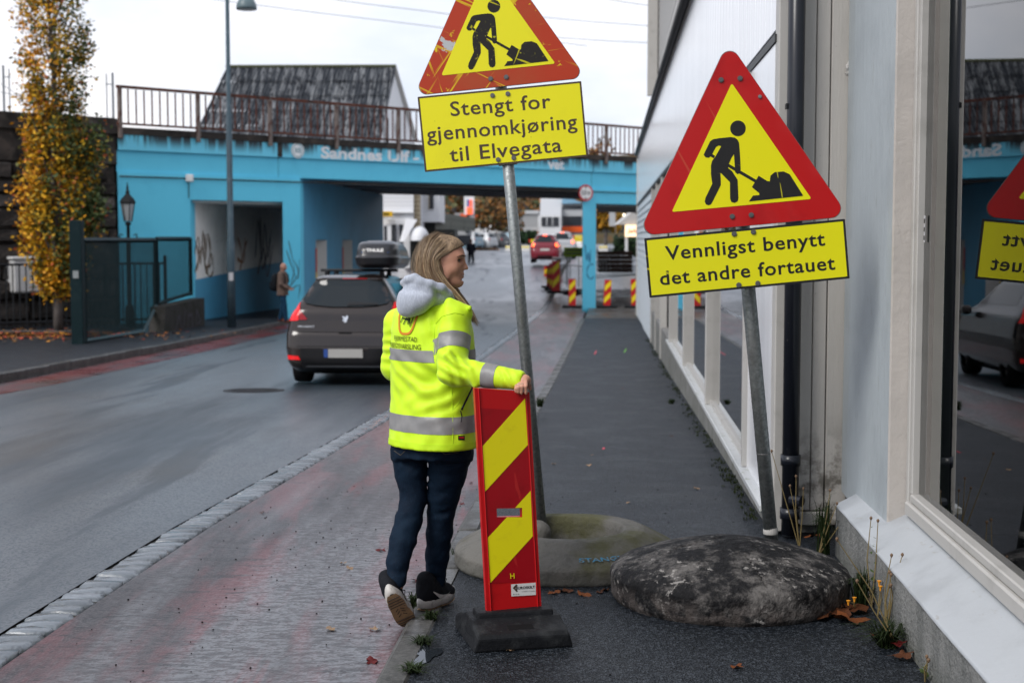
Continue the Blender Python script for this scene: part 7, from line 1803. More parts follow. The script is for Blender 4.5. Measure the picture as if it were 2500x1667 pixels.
def far_car(name, label, x, y, Y, width_scale, paint, roof, lit, group=None, head=0.0, tall=1.0, cat=None, zg=None):
    p = at(x, y, Y); S2 = [(a * tall, b * width_scale, c, d * .93) for a, b, c, d in SL]
    c = Car(name, label, (p.x, Y, p.z if zg is None else zg), (0, 0, -STREET_ROT + head), S2, paint, group, 8)
    k = width_scale; tl_ = m_lit if lit else m_tail2
    if cat: c.t['category'] = cat
    c.patch('rear_window', [(-.62 * k, 1.20 * tall), (.62 * k, 1.20 * tall), (.50 * k, 1.53 * tall), (-.50 * k, 1.53 * tall)], m_cglass, .02, grid=4)
    c.patch('number_plate', [(-.26, .72 * tall), (.26, .72 * tall), (.26, .84 * tall), (-.26, .84 * tall)], m_plate, .012, grid=2)
    c.patch('bumper', [(-.88 * k, .24 * tall), (.88 * k, .24 * tall), (.86 * k, .45 * tall), (-.86 * k, .45 * tall)], m_bump, .005, grid=4)
    for sd_ in (-1, 1):
        c.patch('tail_lamp', [(sd_ * q * k, z * tall) for q, z in [(.87, .95), (.74, 1.18), (.62, 1.12), (.66, .95)]][::sd_], tl_, .012, grid=3)
        c.patch('side_window', [(y_, z * tall) for y_, z in [(.7, 1.18), (2.7, 1.18), (2.4, 1.50), (.8, 1.50)]][::-sd_], m_cglass, .004, fn=lambda y_, z, o, sd_=sd_: c.side(y_, z, sd_, o), grid=4)
    if lit: c.patch('brake_lamp', [(-.12, 1.565 * tall), (.12, 1.565 * tall), (.12, 1.60 * tall), (-.12, 1.60 * tall)], tl_, .01, grid=2)
    if roof is not None:
        w, yr, yf = c.sec(1.60 * tall); mk('roof', [(-.52 * k, .36, 1.60 * tall), (.52 * k, .36, 1.60 * tall), (.5 * k, 2.2, 1.66 * tall), (-.5 * k, 2.2, 1.66 * tall)], [[0, 1, 2, 3]], roof, c.t, local=True)
    c.wheels((.8, 3.2), .76 * k, .32, .22, m_tyre, m_rimm); return c
m_lit = M('lit_brake_lamp', (.8, .06, .02), .2, emit=((1, .10, .02), 5.0))
m_cred = M('dark_red_paint', (.19, .010, .022), .25, coat=.5); m_csil = M('silver_paint', (.42, .43, .44), .3, metal=.4); m_cwht = M('white_car_paint', (.70, .70, .70), .3); m_cblu = M('pale_blue_paint', (.22, .32, .38), .3); m_cdk = M('dark_grey_paint', (.06, .065, .07), .3)
far_car('hatchback', 'red hatchback with lit brake lights queuing beyond the bridge', 1330, 643, 81, .95, m_cred, m_cwht, True, 'cars queuing at the road works')
far_car('van_car', 'silver people carrier queuing in front of the red hatchback', 1372, 634, 94, 1.0, m_csil, None, True, 'cars queuing at the road works', tall=1.12)
far_car('white_car', 'white car mostly hidden beyond the silver people carrier', 1401, 628, 108, .95, m_cwht, None, False, 'cars queuing at the road works')
for i, (x, paint, lab) in enumerate(((1172, m_cblu, 'pale blue parked car just right of the white totem'), (1208, m_csil, 'silver parked car in the middle of the far row'), (1238, m_cdk, 'dark parked car at the right end of the far row'), (1262, m_cblu, 'pale car half hidden by the near sign pole in the far row'))):
    far_car('parked_car', lab, x, 612, 128 + i * 1.5, .95, paint, None, False, 'cars parked in the far lot', head=R(62))
for i, (x, y, Y, lab) in enumerate(((1152, 608, 140, 'white delivery van left of the far parked cars'), (1195, 606, 150, 'white delivery van behind the far parked cars'))):
    p = at(x, y, Y); t_ = thing('delivery_van', lab, 'van', p, 'vans in the far lot')
    MB().box(p + Vector((0, 0, 1.35)), (2.6, 1.9, 2.1), None, .2).build('body', m_cwht, t_); MB().box(p + Vector((1.5, 0, .95)), (1.0, 1.8, 1.2), None, .25).build('cab', m_cwht, t_)
    MB().box(p + Vector((1.75, -.1, 1.25)), (.56, 1.74, .4), None, .08).build('windscreen', m_cglass, t_)
    for dx in (-.8, 1.3): MB().tube([p + Vector((dx, -.97, .33)), p + Vector((dx, -.75, .33))], .33, 14).build('wheel', m_tyre, t_)

# ------------------------------------------------------------------ people further off
def walker(name, label, pos, hgt, face, cols, h=.012, stride=.18, bald=True, armf=.25):
    """standing or walking figure, about 7.5 heads tall; face = heading angle (0 = +Y, clockwise)"""
    k = hgt / 1.75; fx = Vector((math.sin(face), math.cos(face), 0)); rx = Vector((math.cos(face), -math.sin(face), 0)); o = Vector(pos)
    P = lambda r, f_, z: o + rx * r * k + fx * f_ * k + Vector((0, 0, z * k))
    t_ = thing(name, label, 'person', pos); m_sk, m_coat, m_trs, m_shoe, m_hair_ = cols
    lo = o - Vector((.6, .6, .02)); hi = o + Vector((.6, .6, 1.9 * k)); rot = -face
    hips = {1: P(.09, 0, .92), -1: P(-.09, 0, .92)}; kn_ = {1: P(.10, stride * .7, .50), -1: P(-.10, -stride * .25, .50)}; an = {1: P(.10, stride, .09), -1: P(-.10, -stride, .11)}
    shd = {1: P(.19, 0, 1.43), -1: P(-.19, 0, 1.43)}; elb = {1: P(.25, .02, 1.14), -1: P(-.25, -.04, 1.14)}; hnd = {1: P(.16, armf, .98), -1: P(-.17, armf * .8, .98)}
    hp_ = P(0, .03, 1.63)
    B = Vol(lo, hi, h); B.ell(hp_, (.078 * k, .095 * k, .118 * k), np.array([[rx.x, fx.x, 0], [rx.y, fx.y, 0], [0, 0, 1]]), 0); B.cone(P(0, .12, 1.615), P(0, .13, 1.60), .014, .016, k=.02); B.cone(P(0, .01, 1.56), P(0, 0, 1.42), .055 * k, .06 * k, k=.03)
    B.loft([(o.z + z * k, o.x, o.y, a * k, b_ * k) for z, a, b_ in ((.90, .15, .11), (1.1, .14, .10), (1.3, .16, .11), (1.42, .13, .08))], rot, k=.03)
    for s in (1, -1):
        B.cone(shd[s], elb[s], .045 * k, .04 * k, k=.03); B.cone(elb[s], hnd[s], .038 * k, .028 * k, k=.02); B.ell(hnd[s] + fx * .04 * k, (.035 * k, .05 * k, .035 * k), None, .02)
        for q in range(4): B.cone(hnd[s] + fx * .06 * k + rx * (.012 * (q - 1.5)), hnd[s] + fx * .10 * k + rx * (.014 * (q - 1.5)) + Vector((0, 0, -.03)), .009, .008, k=.004)
        B.cone(hips[s], kn_[s], .075 * k, .055 * k, k=.03); B.cone(kn_[s], an[s], .05 * k, .038 * k, k=.02)
    v, f = B.get(1); mk('body', v, f, m_sk, t_, smooth=True)
    C = Vol(lo, hi, h)
    C.loft([(o.z + z * k, o.x, o.y, a * k, b_ * k) for z, a, b_ in ((.80, .205, .165), (1.0, .20, .155), (1.2, .205, .15), (1.36, .20, .14), (1.44, .15, .10), (1.49, .09, .08), (1.52, .07, .07))], rot, k=0)
    for s in (1, -1): C.cone(shd[s], elb[s], .078 * k, .068 * k, k=.03); C.cone(elb[s], hnd[s].lerp(elb[s], .12), .064 * k, .05 * k, k=.03)
    C.noise(.012, .09, 5); v, f = C.get(1); ck = mk('jacket', v, f, m_coat, t_, smooth=True)
    T = Vol(lo, hi, h)
    for s in (1, -1): T.cone(hips[s], kn_[s], .098 * k, .076 * k, k=.03); T.cone(kn_[s], an[s], .074 * k, .062 * k, k=.02)
    T.noise(.01, .07, 6); v, f = T.get(1); mk('trousers', v, f, m_trs, t_, smooth=True)
    for s in (1, -1):
        S = Vol(an[s] - Vector((.3, .3, .14)), an[s] + Vector((.3, .3, .12)), .010); S.cone(an[s] - fx * .03 - Vector((0, 0, .03)), an[s] + fx * .15 * k - Vector((0, 0, .055)), .048, .036, k=.02); S.plane((0, 0, an[s].z - .09 * k), (0, 0, -1)); v, f = S.get(1); mk('shoe', v, f, m_shoe, t_, smooth=True)
    if not bald:
        Hh = Vol(lo, hi, h); Hh.ell(hp_ + Vector((0, 0, .015)) - fx * .015, (.092 * k, .10 * k, .12 * k), np.array([[rx.x, fx.x, 0], [rx.y, fx.y, 0], [0, 0, 1]]), 0); Hh.plane(tuple(hp_ + fx * .04), tuple(fx - Vector((0, 0, .5)))); v, f = Hh.get(1); mk('hair', v, f, m_hair_, t_, smooth=True)
    else:
        for s in (1, -1): MB().tube([P(.072 * s, .0, 1.66), P(.085 * s, .0, 1.63), P(.075 * s, .01, 1.60)], .014, 6).build('ear', m_sk, t_, True)
        MB().tube([P(-.05, .105, 1.655), P(-.015, .125, 1.655)], .008, 5).build('eyebrow', m_brow, t_); MB().tube([P(.05, .105, 1.655), P(.015, .125, 1.655)], .008, 5).build('eyebrow', m_brow, t_)
        MB().tube([P(-.025, .118, 1.565), P(.025, .118, 1.565)], .007, 5).build('mouth', m_lip, t_)
    return t_, P, fx, rx
m_coatb = M('brown_jacket', (.15, .105, .085), .8, bump=[dict(k='noise', s=25, b=.4, dist=.02)]); m_jeanb = M('blue_trousers', (.012, .045, .09), .8); m_shoeb = M('brown_shoe', (.15, .05, .03), .6); m_skinb = M('skin_far', (.42, .22, .16), .55)
mz = at(691, 789, 42.0)
_, MP, mfx, mrx = walker('person', 'bald man in a brown jacket and jeans walking past the blue pier', (mz.x, 42.0, mz.z + .02), 1.76, R(100), (m_skinb, m_coatb, m_jeanb, m_shoeb, m_brow), stride=.12)
bk = Vol(MP(0, -.3, .6) - Vector((.5, .5, 0)), MP(0, -.3, 1.7) + Vector((.5, .5, 0)), .014); rot3 = np.array([[mrx.x, mfx.x, 0], [mrx.y, mfx.y, 0], [0, 0, 1]])
bk.ell(MP(0, -.22, 1.18), (.17, .11, .27), rot3, k=0, pw=3); bk.ell(MP(0, -.31, 1.08), (.13, .07, .14), rot3, k=.02, pw=3); v, f = bk.get(1)
m_pack = M('black_backpack', (.010, .012, .015), .7)
bkp = thing('backpack', 'black backpack worn by the man in the brown jacket', 'backpack', MP(0, -.22, .9)); mk('pack', v, f, m_pack, bkp, smooth=True)
for s in (-1, 1): MB().tube([MP(.10 * s, -.13, 1.40), MP(.13 * s, -.02, 1.48), MP(.14 * s, .12, 1.40), MP(.15 * s, .14, 1.22), MP(.18 * s, .05, 1.05)], .022, 6).build('strap', m_pack, bkp, True)
m_coatd = M('black_coat', (.008, .009, .014), .8); pz = at(1150, 655, 87.0)
walker('person', 'pedestrian in a dark coat on the far left pavement', (pz.x, 87.0, pz.z + .02), 1.74, R(10), (m_skinb, m_coatd, m_coatd, m_coatd, m_brow), h=.016, bald=False)
# ------------------------------------------------------------------ beyond the bridge
def pbox(name, x0, y0, x1, y1, Y, depth, mat, parent=None, zbot=None, bev=0.0):
    """block whose front spans a rectangle of the photo at depth Y"""
    a, c = at(x0, y1, Y), at(x1, y0, Y); lo = Vector((a.x, Y, a.z if zbot is None else zbot)); hi = Vector((c.x, Y + depth, c.z))
    return MB().box2(lo, hi, bev).build(name, mat, parent)
def bthing(name, label, cat, x, y, Y, group=None): return thing(name, label, cat, at(x, y, Y), group)
m_wsid = M('white_siding_far', (.70, .71, .73), .5, layers=[dict(k='wave', s=1.6, dir='Z', lo=.75, hi=.95, c=(.52, .53, .56), amt=.6)])
m_tan = M('tan_boarding', (.40, .33, .22), .7, layers=[dict(k='wave', s=1.4, dir='Z', lo=.6, hi=.9, c=(.24, .19, .12))]); m_olive = M('olive_fascia', (.12, .125, .105), .6, layers=[dict(k='wave', s=.7, dir='Z', lo=.6, hi=.9, c=(.09, .095, .08))]); m_olived = M('dark_fascia', (.045, .048, .045), .6)
m_win = M('far_window', (.035, .04, .048), .12, spec=.7); m_grey = M('grey_cladding', (.27, .275, .28), .6); m_greyl = M('pale_grey_roof', (.42, .43, .44), .55); m_brick = M('orange_brick', (.36, .12, .055), .8, layers=[dict(k='noise', s=3, lo=.4, hi=.7, c=(.28, .09, .04))])
m_oran = M('orange_fascia', (.75, .10, .01), .5); m_signy = M('yellow_sign_far', (.70, .42, .01), .5); m_sky_gl = M('blue_glazing', (.20, .38, .52), .15)
ws = bthing('white_shop', 'white clapboard shop with a white awning beyond the underpass', 'building', 970, 650, 72)
pbox('wall', 840, 432, 1009, 660, 72, 9, m_wsid, ws, -1.5); pbox('corner_board', 1009, 432, 1024, 660, 72.3, 1, m_tan, ws, -1.5)
pbox('cornice', 840, 516, 1009, 520, 71.8, .2, m_hwhite, ws)
for x0, x1, y0_, y1_ in ((938, 945, 552, 600), (957, 967, 548, 640), (975, 984, 548, 640)): pbox('window', x0, y0_, x1, y1_, 71.9, .1, m_win, ws)
for x0, x1 in ((946, 955), (986, 1000)): pbox('pilaster', x0, 535, x1, 655, 71.75, .25, m_hwhite, ws)
pbox('shop_sign', 933, 536, 965, 548, 71.7, .1, m_swhite, ws)
ysn = pbox('projecting_sign', 934, 516, 958, 529, 71.3, .15, m_signy, ws); tv, tf = text_fit('5551', at(936, 525, 71.28).x, at(950, 525, 71.28).x, at(936, 526, 71.28).z, .14, weight=.03); mk('lettering', [(x, 71.28, z) for x, z in tv], tf, m_black, ysn)
aw = at(1016, 590, 70.5); m_awn = M('white_awning', (.66, .67, .69), .6)
b = MB(); v = []; f = []; n = 14; rr = .50
for i in range(7):
    a = PI / 2 * i / 6
    for k in range(n + 1): q = PI + PI * k / n; v.append((aw.x + .1 + rr * 1.0 * math.cos(q) * math.cos(a), 71.6 + 1.0 * math.sin(q) * math.cos(a), aw.z + .05 + .72 * math.sin(a)))
for i in range(6):
    for k in range(n): p = i * (n + 1) + k; f.append([p, p + 1, p + n + 2, p + n + 1])
b.add(v, f); b.build('awning', m_awn, ws, True)
b = MB(); p0 = at(992, 535, 71.2); p1 = at(975, 590, 71.2); b.add([p0, p0 + Vector((.55, 0, -.02)), p1 + Vector((.25, -.4, 0)), p1], [[0, 1, 2, 3]]); b.build('sunshade', m_awn, ws)
pbox('doorway', 1002, 585, 1022, 660, 71.6, .2, m_olived, ws)
w2 = bthing('corner_house', 'cream plastered house above the dark green canopy', 'building', 1048, 600, 80)
pbox('wall', 1024, 420, 1073, 525, 80, 6, m_hwhite, w2, 2.6); pbox('window', 1048, 440, 1058, 510, 79.9, .1, m_win, w2); pbox('window_trim', 1046, 438, 1048, 512, 79.85, .1, m_tan, w2); pbox('lower_wall', 1024, 560, 1110, 660, 83, 5, m_olived, w2, -.5)
cn = bthing('shop_canopy', 'long olive green flat shop canopy beyond the underpass', 'canopy', 1060, 560, 82)
a, c = at(1022, 560, 82), at(1062, 516, 82); MB().box2((a.x, 82, a.z), (c.x, 82.1, c.z)).build('canopy_end', m_olived, cn)
e0, e1 = at(1062, 560, 82), at(1160, 563, 107); zt0 = at(1062, 517, 82).z
v = [(c.x, 82, a.z), (e1.x, 107, a.z), (e1.x, 107, zt0), (c.x, 82, zt0)]; v += [(x - .5, y + .1, z) for x, y, z in v]
for k in range(3):
    q0, q1 = k / 3 + .004, (k + 1) / 3 - .004; L_ = lambda i, j, t: Vector(v[i]).lerp(Vector(v[j]), t)
    P = [L_(0, 1, q0), L_(0, 1, q1), L_(3, 2, q1), L_(3, 2, q0)]; P += [p + Vector((-.4, .1, 0)) for p in P]
    MB().add(P, [[0, 1, 2, 3], [7, 6, 5, 4], [0, 4, 5, 1], [1, 5, 6, 2], [2, 6, 7, 3], [3, 7, 4, 0]]).build('canopy_panel', m_olive, cn)
pbox('shop_window', 1090, 562, 1150, 600, 104, .2, m_win, cn); pbox('awning_strip', 1096, 562, 1152, 574, 103, .3, m_greyl, cn)
tt = bthing('totem_sign', 'tall white totem sign with blue and red lettering', 'sign', 1150, 606, 112)
pbox('pole', 1147, 474, 1158, 606, 112, .3, m_hwhite, tt); pbox('panel', 1133, 474, 1158, 524, 111.8, .15, m_hwhite, tt)
m_signb = M('sign_blue_far', (.03, .10, .40), .5); m_signr = M('lit_sign_red', (.7, .06, .02), .5, emit=((1, .12, .03), .8))
for k in range(4): pbox('sign_letter', 1140, 488 + k * 4.2, 1146, 491 + k * 4.2, 111.7, .05, m_signb, tt); pbox('sign_letter', 1146.5, 488 + k * 4.2, 1152, 491 + k * 4.2, 111.7, .05, m_signr, tt)
pbox('lit_panel', 1140, 507, 1153, 523, 111.65, .1, m_signr, tt)
og = bthing('orange_fascia_shop', 'low far shop with an orange fascia band', 'building', 1150, 560, 165)
pbox('wall', 1110, 520, 1210, 600, 165, 8, m_grey, og, .5); pbox('fascia', 1124, 522, 1140, 529, 164.8, .2, m_oran, og); pbox('fascia', 1158, 521, 1188, 531, 164.8, .2, m_oran, og); pbox('window', 1158, 540, 1200, 575, 164.8, .2, m_win, og)
o2 = bthing('far_orange_sign', 'thin orange sign strip right of the near sign pole', 'sign', 1250, 545, 160); pbox('strip', 1208, 537, 1272, 543, 160, .2, m_oran, o2); pbox('post', 1238, 543, 1241, 606, 160.05, .1, m_grey, o2)
gb_ = bthing('grey_hall', 'grey flat-roofed hall in the middle distance', 'building', 1240, 600, 150)
pbox('wall', 1200, 521, 1320, 556, 150, 20, m_grey, gb_, 1.0); pbox('roof_edge', 1198, 514, 1316, 522, 149.8, 20.4, m_greyl, gb_); pbox('lower_wall', 1262, 554, 1372, 600, 147, 4, m_greyl, gb_, .8); pbox('brick_panel', 1300, 565, 1346, 600, 146.8, .3, m_brick, gb_, .8); pbox('door', 1318, 568, 1328, 598, 146.6, .2, m_grey, gb_)
gh = bthing('glazed_gable_house', 'pale house with a grey roof and blue glazed gable', 'building', 1370, 600, 140)
pbox('wall', 1318, 525, 1370, 600, 140, 10, m_hwhite, gh, .8); r0, r1, r2, r3 = at(1318, 526, 140), at(1370, 526, 140), at(1372, 480, 146), at(1320, 480, 146)
MB().add([r0, r1, r2, r3], [[0, 1, 2, 3]]).build('roof', m_greyl, gh); pbox('window_band', 1322, 530, 1364, 552, 139.9, .1, m_win, gh)
for x in (1335, 1349): pbox('window_post', x - .8, 530, x + .8, 552, 139.85, .05, m_hwhite, gh)
pbox('wall', 1370, 495, 1425, 600, 143, 10, m_tan if False else m_greyl, gh, .8); pbox('window_band', 1374, 502, 1420, 510, 142.9, .1, m_win, gh); pbox('window_band', 1374, 528, 1420, 552, 142.9, .1, m_win, gh); pbox('fascia', 1372, 553, 1424, 567, 142.8, .2, m_oran, gh)
g0, g1, g2 = at(1372, 498, 142.7), at(1424, 496, 142.7), at(1374, 477, 142.7); MB().add([g0, g1, g2] + [p + Vector((0, 3, 0)) for p in (g0, g1, g2)], [[0, 1, 2], [5, 4, 3], [0, 3, 4, 1], [1, 4, 5, 2], [2, 5, 3, 0]]).build('glazed_gable', m_sky_gl, gh)
# hill with houses and autumn trees
def hz(x, y): return .9 + max(0, y - 165) * .11 + 1.5 * math.exp(-((x - 34) / 26) ** 2) * max(0, min(1, (y - 170) / 90)) + 1.5 * math.sin(x * .06)
v = []; f = []; nx_, ny_ = 24, 14
for j in range(ny_ + 1):
    for i in range(nx_ + 1): x = -110 + 230 * i / nx_; y = 162 + 150 * j / ny_; v.append((x, y, hz(x, y) if j else .2))
for j in range(ny_):
    for i in range(nx_): p = j * (nx_ + 1) + i; f.append([p, p + 1, p + nx_ + 2, p + nx_ + 1])
m_hill = M('autumn_hillside', (.06, .05, .025), .9, layers=[dict(k='noise', s=.15, lo=.4, hi=.65, c=(.12, .055, .015))]); mk('hill', v, f, m_hill, None, True, kind='structure')
rb_ = random.Random(77); m_apd = M('dark_cladding', (.055, .05, .05), .7); m_apr = M('brown_red_cladding', (.13, .06, .05), .7)
k_ = 0
for x0, x1, y0_, y1_, Y, mt_, lab in ((1074, 1092, 474, 506, 215, m_apd, 'dark hillside apartment block at the left edge of the hill'), (1092, 1108, 478, 500, 222, m_apr, 'brown-red hillside block left of the totem'), (1108, 1132, 462, 514, 205, m_apr, 'taller brown-red hillside block just left of the totem'), (1078, 1108, 502, 518, 190, m_apd, 'low dark hillside block above the olive canopy'),
                                       (1235, 1262, 470, 488, 230, m_apd, 'upper dark hillside block right of the near pole'), (1262, 1300, 474, 494, 225, m_apd, 'dark hillside block in the middle of the hill'), (1268, 1312, 494, 512, 200, m_apd, 'lower dark hillside block above the grey hall'), (1300, 1330, 470, 490, 228, m_apd, 'dark hillside block above the grey roof'), (1385, 1420, 466, 482, 232, m_apr, 'brown hillside block at the right beside the pier')):
    t_ = bthing('apartment_block', lab, 'building', (x0 + x1) / 2, y1_, Y, 'blocks on the hillside'); pbox('wall', x0, y0_, x1, y1_, Y, 9, mt_, t_, at(x0, y1_, Y).z - 8)
    for r_ in range(max(1, int((y1_ - y0_) / 9))):
        x = x0 + 2
        while x < x1 - 4:
            w = rb_.uniform(3, 7)
            if rb_.random() < .7: pbox('window', x, y0_ + 3 + r_ * 9, min(x + w, x1 - 1), y0_ + 7 + r_ * 9, Y - .1, .08, m_hwhite if rb_.random() < .6 else m_win, t_)
            x += w + 2.5
V_ = []; F_ = []; C_ = []
def crownblob(cx_, cy_, cz_, rx_, rz_, n, cols, s0, s1):
    for _ in range(n):
        d = Vector((rb_.gauss(0, 1), rb_.gauss(0, 1), rb_.gauss(0, 1))).normalized() * rb_.uniform(.35, 1) ** .6
        c = Vector((cx_ + d.x * rx_, cy_ + d.y * rx_, cz_ + d.z * rz_)); s = rb_.uniform(s0, s1); u = Vector((rb_.gauss(0, 1), rb_.gauss(0, 1), rb_.gauss(0, 1))).normalized(); w = u.orthogonal().normalized()
        i = len(V_); V_.extend([c - u * s, c + w * s, c + u * s, c - w * s]); F_.append([i, i + 1, i + 2, i + 3]); col = rb_.choice(cols); k = rb_.uniform(.6, 1.25); C_.append([col[0] * k, col[1] * k, col[2] * k, 1])
AUT = [(.20, .085, .02), (.15, .075, .02), (.26, .11, .02), (.10, .07, .03), (.08, .08, .03)]
for _ in range(130):
    x = rb_.uniform(-60, 70); y = rb_.uniform(172, 300); crownblob(x, y, hz(x, y) + 2.2, rb_.uniform(1.6, 3.0), rb_.uniform(2, 3.4), 90, AUT + [(.04, .06, .02)], .3, .6)
tag(leafobj('hillside_wood', V_, F_, C_, m_leaf, None, 'stuff'), 'brown and orange autumn wood covering the hillside', 'trees')
def small_tree(label, x, y, Y, h, r, cols, n=700, group=None, s=(.12, .26)):
    global V_, F_, C_
    p = at(x, y, Y); t_ = thing('street_tree', label, 'tree', p, group); q = p + Vector((0, 0, h)); b = MB(); b.tube([p, p + Vector((.05, 0, h * .5)), q - Vector((0, 0, h * .1))], [.16, .11, .03], 7)
    for k in range(10):
        a = k * 2.4; z0_ = h * (.35 + .05 * k); b.tube([p + Vector((0, 0, z0_)), p + Vector((math.cos(a) * r * .8, math.sin(a) * r * .8, z0_ + h * .18))], [.05, .015], 5)
    b.build('trunk', m_bark, t_); V_ = []; F_ = []; C_ = []
    for k in range(9): a = k * 2.4; crownblob(p.x + math.cos(a) * r * .55, p.y + math.sin(a) * r * .55, p.z + h * (.45 + .055 * k), r * .55, h * .16, n // 9, cols, *s)
    leafobj('crown', V_, F_, C_, m_leaf, t_)
small_tree('brown autumn street tree right of the totem', 1190, 602, 135, 4.6, 1.8, AUT); small_tree('autumn street tree behind the near sign pole', 1232, 604, 142, 4.8, 2.0, AUT)
small_tree('yellow autumn tree seen through the right opening', 1478, 600, 110, 3.4, 1.2, [(.45, .24, .015), (.38, .18, .015), (.25, .15, .02)])
def bush(name, label, x0, x1, y0_, y1_, Y, cols, dep=1.6, n=900):
    global V_, F_, C_
    a, c = at(x0, y1_, Y), at(x1, y0_, Y); t_ = thing(name, label, 'bush', ((a.x + c.x) / 2, Y, a.z)); V_ = []; F_ = []; C_ = []
    for k in range(6): u = (k + .5) / 6; crownblob(a.x + (c.x - a.x) * u, Y + dep * .5, a.z + (c.z - a.z) * .5, (c.x - a.x) * .16, (c.z - a.z) * .5, n // 6, cols, .07, .16)
    leafobj('foliage', V_, F_, C_, m_leaf, t_); MB().tube([(a.x + (c.x - a.x) * .5, Y + dep * .5, a.z - .1), (a.x + (c.x - a.x) * .5, Y + dep * .5, a.z + (c.z - a.z) * .6)], .08, 6).build('stem', m_bark, t_)
GRN = [(.02, .045, .018), (.03, .06, .02), (.015, .03, .014)]
bush('hedge', 'round dark green bush in front of the grey hall', 1268, 1312, 562, 598, 125, GRN); bush('hedge', 'dark green hedge behind the kiosk sign', 1504, 1570, 575, 625, 84, GRN); bush('low_hedge', 'brownish low planting below the far parked cars', 1158, 1212, 607, 620, 112, [(.10, .045, .02), (.06, .05, .02), (.14, .06, .02)])

# ------------------------------------------------------------------ road works under the bridge
m_brx = M('board_red_far', (.48, .012, .012), .4); m_byx = M('board_yellow_far', (.80, .62, .01), .4)
def far_marker(label, x, ytop, ybot, Y, tilt=0.0, first=None):
    p = at(x, ybot, Y); z = p.z; hgt = at(x, ytop, Y).z - z
    t_ = thing('marker_board', label, 'traffic board', p, 'marker boards at the road works')
    fr = frame(p, (math.cos(tilt), 0, math.sin(tilt)), (-math.sin(tilt), 0, math.cos(tilt))); w = hgt * .25
    MB().prism([(-w / 2, .10), (w / 2, .10), (w / 2, hgt), (-w / 2, hgt)], .03, fr).build('board', m_brx, t_)
    for k in range(2):
        y0_ = hgt * (.16 + .42 * k); MB().flat([(-w * .42, y0_), (w * .42, y0_ + hgt * .22), (w * .42, y0_ + hgt * .42), (-w * .42, y0_ + hgt * .20)], fr, .034).build('yellow_stripe', m_byx, t_)
    MB().box(p + Vector((0, 0, .05)), (.75, .4, .10), None, .03).build('rubber_foot', m_rub, t_)
    return t_
for x, a, c, Y, tl, lab in ((1397, 681, 752, 53, 0, 'striped marker board just left of the right bridge pier'), (1481, 683, 752, 51, -.05, 'striped marker board leaning in the right-hand bridge opening'), (1550, 681, 752, 50, .03, 'striped marker board half hidden at the corner of the white siding'), (1341, 648, 703, 66, 0, 'leftmost marker board of the cluster beside the road'), (1349, 643, 709, 63, 0, 'middle marker board of the cluster beside the road'), (1357, 637, 716, 60, 0, 'nearest marker board of the cluster beside the road'), (1366, 640, 700, 70, .12, 'leaning marker board behind the cluster beside the road'), (1334, 650, 698, 74, 0, 'farthest small marker board at the road edge')):
    far_marker(lab, x, a, c, Y, tl)
def barrier(label, x0, x1, y0_, y1_, Y, Yr, nb=18, slant=0):
    a, c = at(x0, y1_, Y), at(x1, y0_, Y); bq = at(x1, y1_, Yr); t_ = thing('steel_barrier', label, 'barrier', a); zt = at(x0, y0_, Y).z; zb = a.z
    P0, P1 = Vector((a.x, Y, 0)), Vector((bq.x, Yr, 0)); V3 = lambda u, z: Vector((P0.x + (P1.x - P0.x) * u, P0.y + (P1.y - P0.y) * u, z))
    for z in (zt, zb + .18): MB().tube([V3(0, z), V3(1, z)], .022, 6).build('rail', m_galv, t_)
    for k in range(nb + 1):
        u = k / nb; MB().tube([V3(u, zb + (.0 if k in (0, nb) else .18)), V3(u, zt)], .02 if k in (0, nb) else .011, 5).build('bar', m_galv, t_)
    for u in (.08, .92): MB().box(V3(u, zb + .02), (.06, .5, .04)).build('foot', m_galv, t_)
barrier('grey steel crowd barrier in the right bridge opening', 1454, 1566, 672, 738, 55, 57)
barrier('grey steel barrier between the marker boards and the pier', 1368, 1424, 646, 716, 62, 58, 12)
barrier('far steel barrier in front of the timber crates', 1440, 1560, 640, 690, 60, 66, 16)
barrier('steel barrier running back from the marker boards', 1350, 1392, 628, 690, 72, 64, 10)
gs = bthing('green_notice', 'bright green notice board on the barrier by the pier', 'sign', 1400, 640, 64); m_ygr = M('bright_green_sign', (.28, .48, .01), .5); pl_ = pbox('plate', 1377, 604, 1428, 627, 64, .03, m_ygr, gs)
for k in range(2): pbox('text_line', 1381, 609 + 8 * k, 1424, 613 + 8 * k, 63.97, .01, m_olive, pl_)
for x in (1383, 1412): pbox('post', x, 627, x + 2, 700, 64.01, .03, m_galv, gs)
rb2 = bthing('lamp_barrier', 'yellow and red lamp barrier beyond the silver people carrier', 'barrier', 1410, 600, 98)
for k in range(5): pbox('panel', 1398 + k * 5.2, 574, 1402.4 + k * 5.2, 590, 98, .1, m_byx if k else m_brx, rb2)
pbox('leg', 1404, 590, 1406, 625, 98.02, .06, m_galv, rb2)
rb3 = bthing('lamp_barrier', 'yellow and red lamp barrier left of the red hatchback roof', 'barrier', 1304, 605, 100)
for k in range(5): pbox('panel', 1291 + k * 5.2, 584, 1295.4 + k * 5.2, 593, 100, .1, m_byx if k else m_brx, rb3)
pbox('leg', 1302, 593, 1304, 618, 100.02, .06, m_galv, rb3)
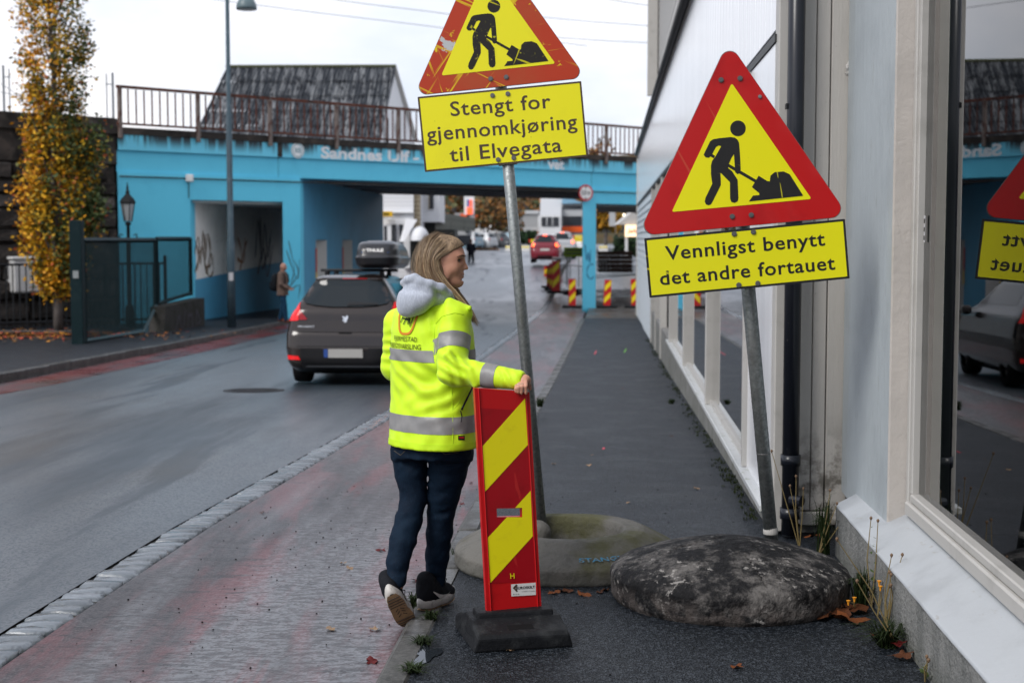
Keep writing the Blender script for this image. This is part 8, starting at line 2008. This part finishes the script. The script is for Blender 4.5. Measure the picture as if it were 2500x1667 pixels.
for i, (x0, Y, lab) in enumerate(((1234, 112, 'white and yellow barrier block left of the near pole'), (1272, 112, 'white and yellow barrier block right of the near pole'), (1463, 88, 'white and yellow barrier block in the right opening'))):
    t_ = bthing('barrier_block', lab, 'barrier', x0 + 10, 620, Y, 'white and yellow barrier blocks'); pbox('block', x0, 600, x0 + 22, 619, Y, .5, m_swhite, t_, bev=.05)
    for k in range(3): pbox('yellow_patch', x0 + 1 + k * 7, 600.5, x0 + 5 + k * 7, 606, Y - .02, .02, m_byx, t_)
kk = bthing('kiosk', 'small kiosk with a pale gabled roof and lit cream sign', 'kiosk', 1540, 640, 78)
m_kroof = M('pale_kiosk_roof', (.46, .45, .44), .6); a, bq, c = at(1507, 548, 78), at(1580, 548, 78), at(1545, 516, 78)
MB().add([a, bq, c] + [p + Vector((0, 3, 0)) for p in (a, bq, c)], [[0, 1, 2], [5, 4, 3], [0, 3, 4, 1], [1, 4, 5, 2], [2, 5, 3, 0]]).build('roof', m_kroof, kk)
m_ksign = M('lit_cream_sign', (.8, .6, .4), .5, emit=((1, .72, .45), .9)); ks = pbox('sign', 1526, 549, 1576, 578, 77.8, .1, m_ksign, kk)
tv, tf = text_fit('Jafs', at(1531, 568, 77.75).x, at(1554, 568, 77.75).x, at(1531, 568, 77.75).z, .22, weight=.02, shear=.2); mk('lettering', [(x, 77.75, z) for x, z in tv], tf, m_oran, ks)
pbox('post', 1526, 578, 1533, 640, 77.9, .15, m_hwhite, kk)
ps = bthing('white_banner', 'upright pale banner beside the yellow tree', 'banner', 1495, 600, 90); pbox('cloth', 1487, 515, 1502, 552, 90, .05, m_greyl, ps); pbox('pole', 1502, 512, 1503.5, 615, 90, .05, m_grey, ps)
cr_ = bthing('timber_stack', 'dark stacked timber crates behind the crowd barrier', 'crates', 1508, 668, 62); m_crate = M('dark_timber', (.055, .035, .028), .8, rnd_amt=.3)
for r_ in range(5):
    for k in range(3): pbox('plank', 1462 + k * 28, 614 + r_ * 10.5, 1488.5 + k * 28, 623 + r_ * 10.5, 62 + .05 * (k % 2), 1.2, m_crate, cr_, bev=.02)
dt = bthing('dark_shopfront', 'dark shop front behind the right bridge opening', 'building', 1510, 600, 120); pbox('wall', 1440, 430, 1640, 560, 122, 6, m_olived, dt, 2.2)
for k in range(3): pbox('lit_letter', 1512 + k * 9, 522, 1517 + k * 9, 528, 121.9, .05, m_lamp_on, dt)
rub = bthing('rubble_bag', 'black plastic bag lying at the foot of the barrier by the pier', 'bag', 1396, 716, 59); vv = Vol(at(1370, 720, 58) - Vector((0, 1, .1)), at(1420, 700, 60) + Vector((0, .6, .4)), .03); c = at(1397, 715, 59)
vv.ell(c, (.42, .35, .12), None, 0).ell(c + Vector((.25, 0, .05)), (.25, .25, .12), None, .05).noise(.04, .12, 2); v, f = vv.get(1); mk('bag', v, f, m_black, rub, smooth=True)
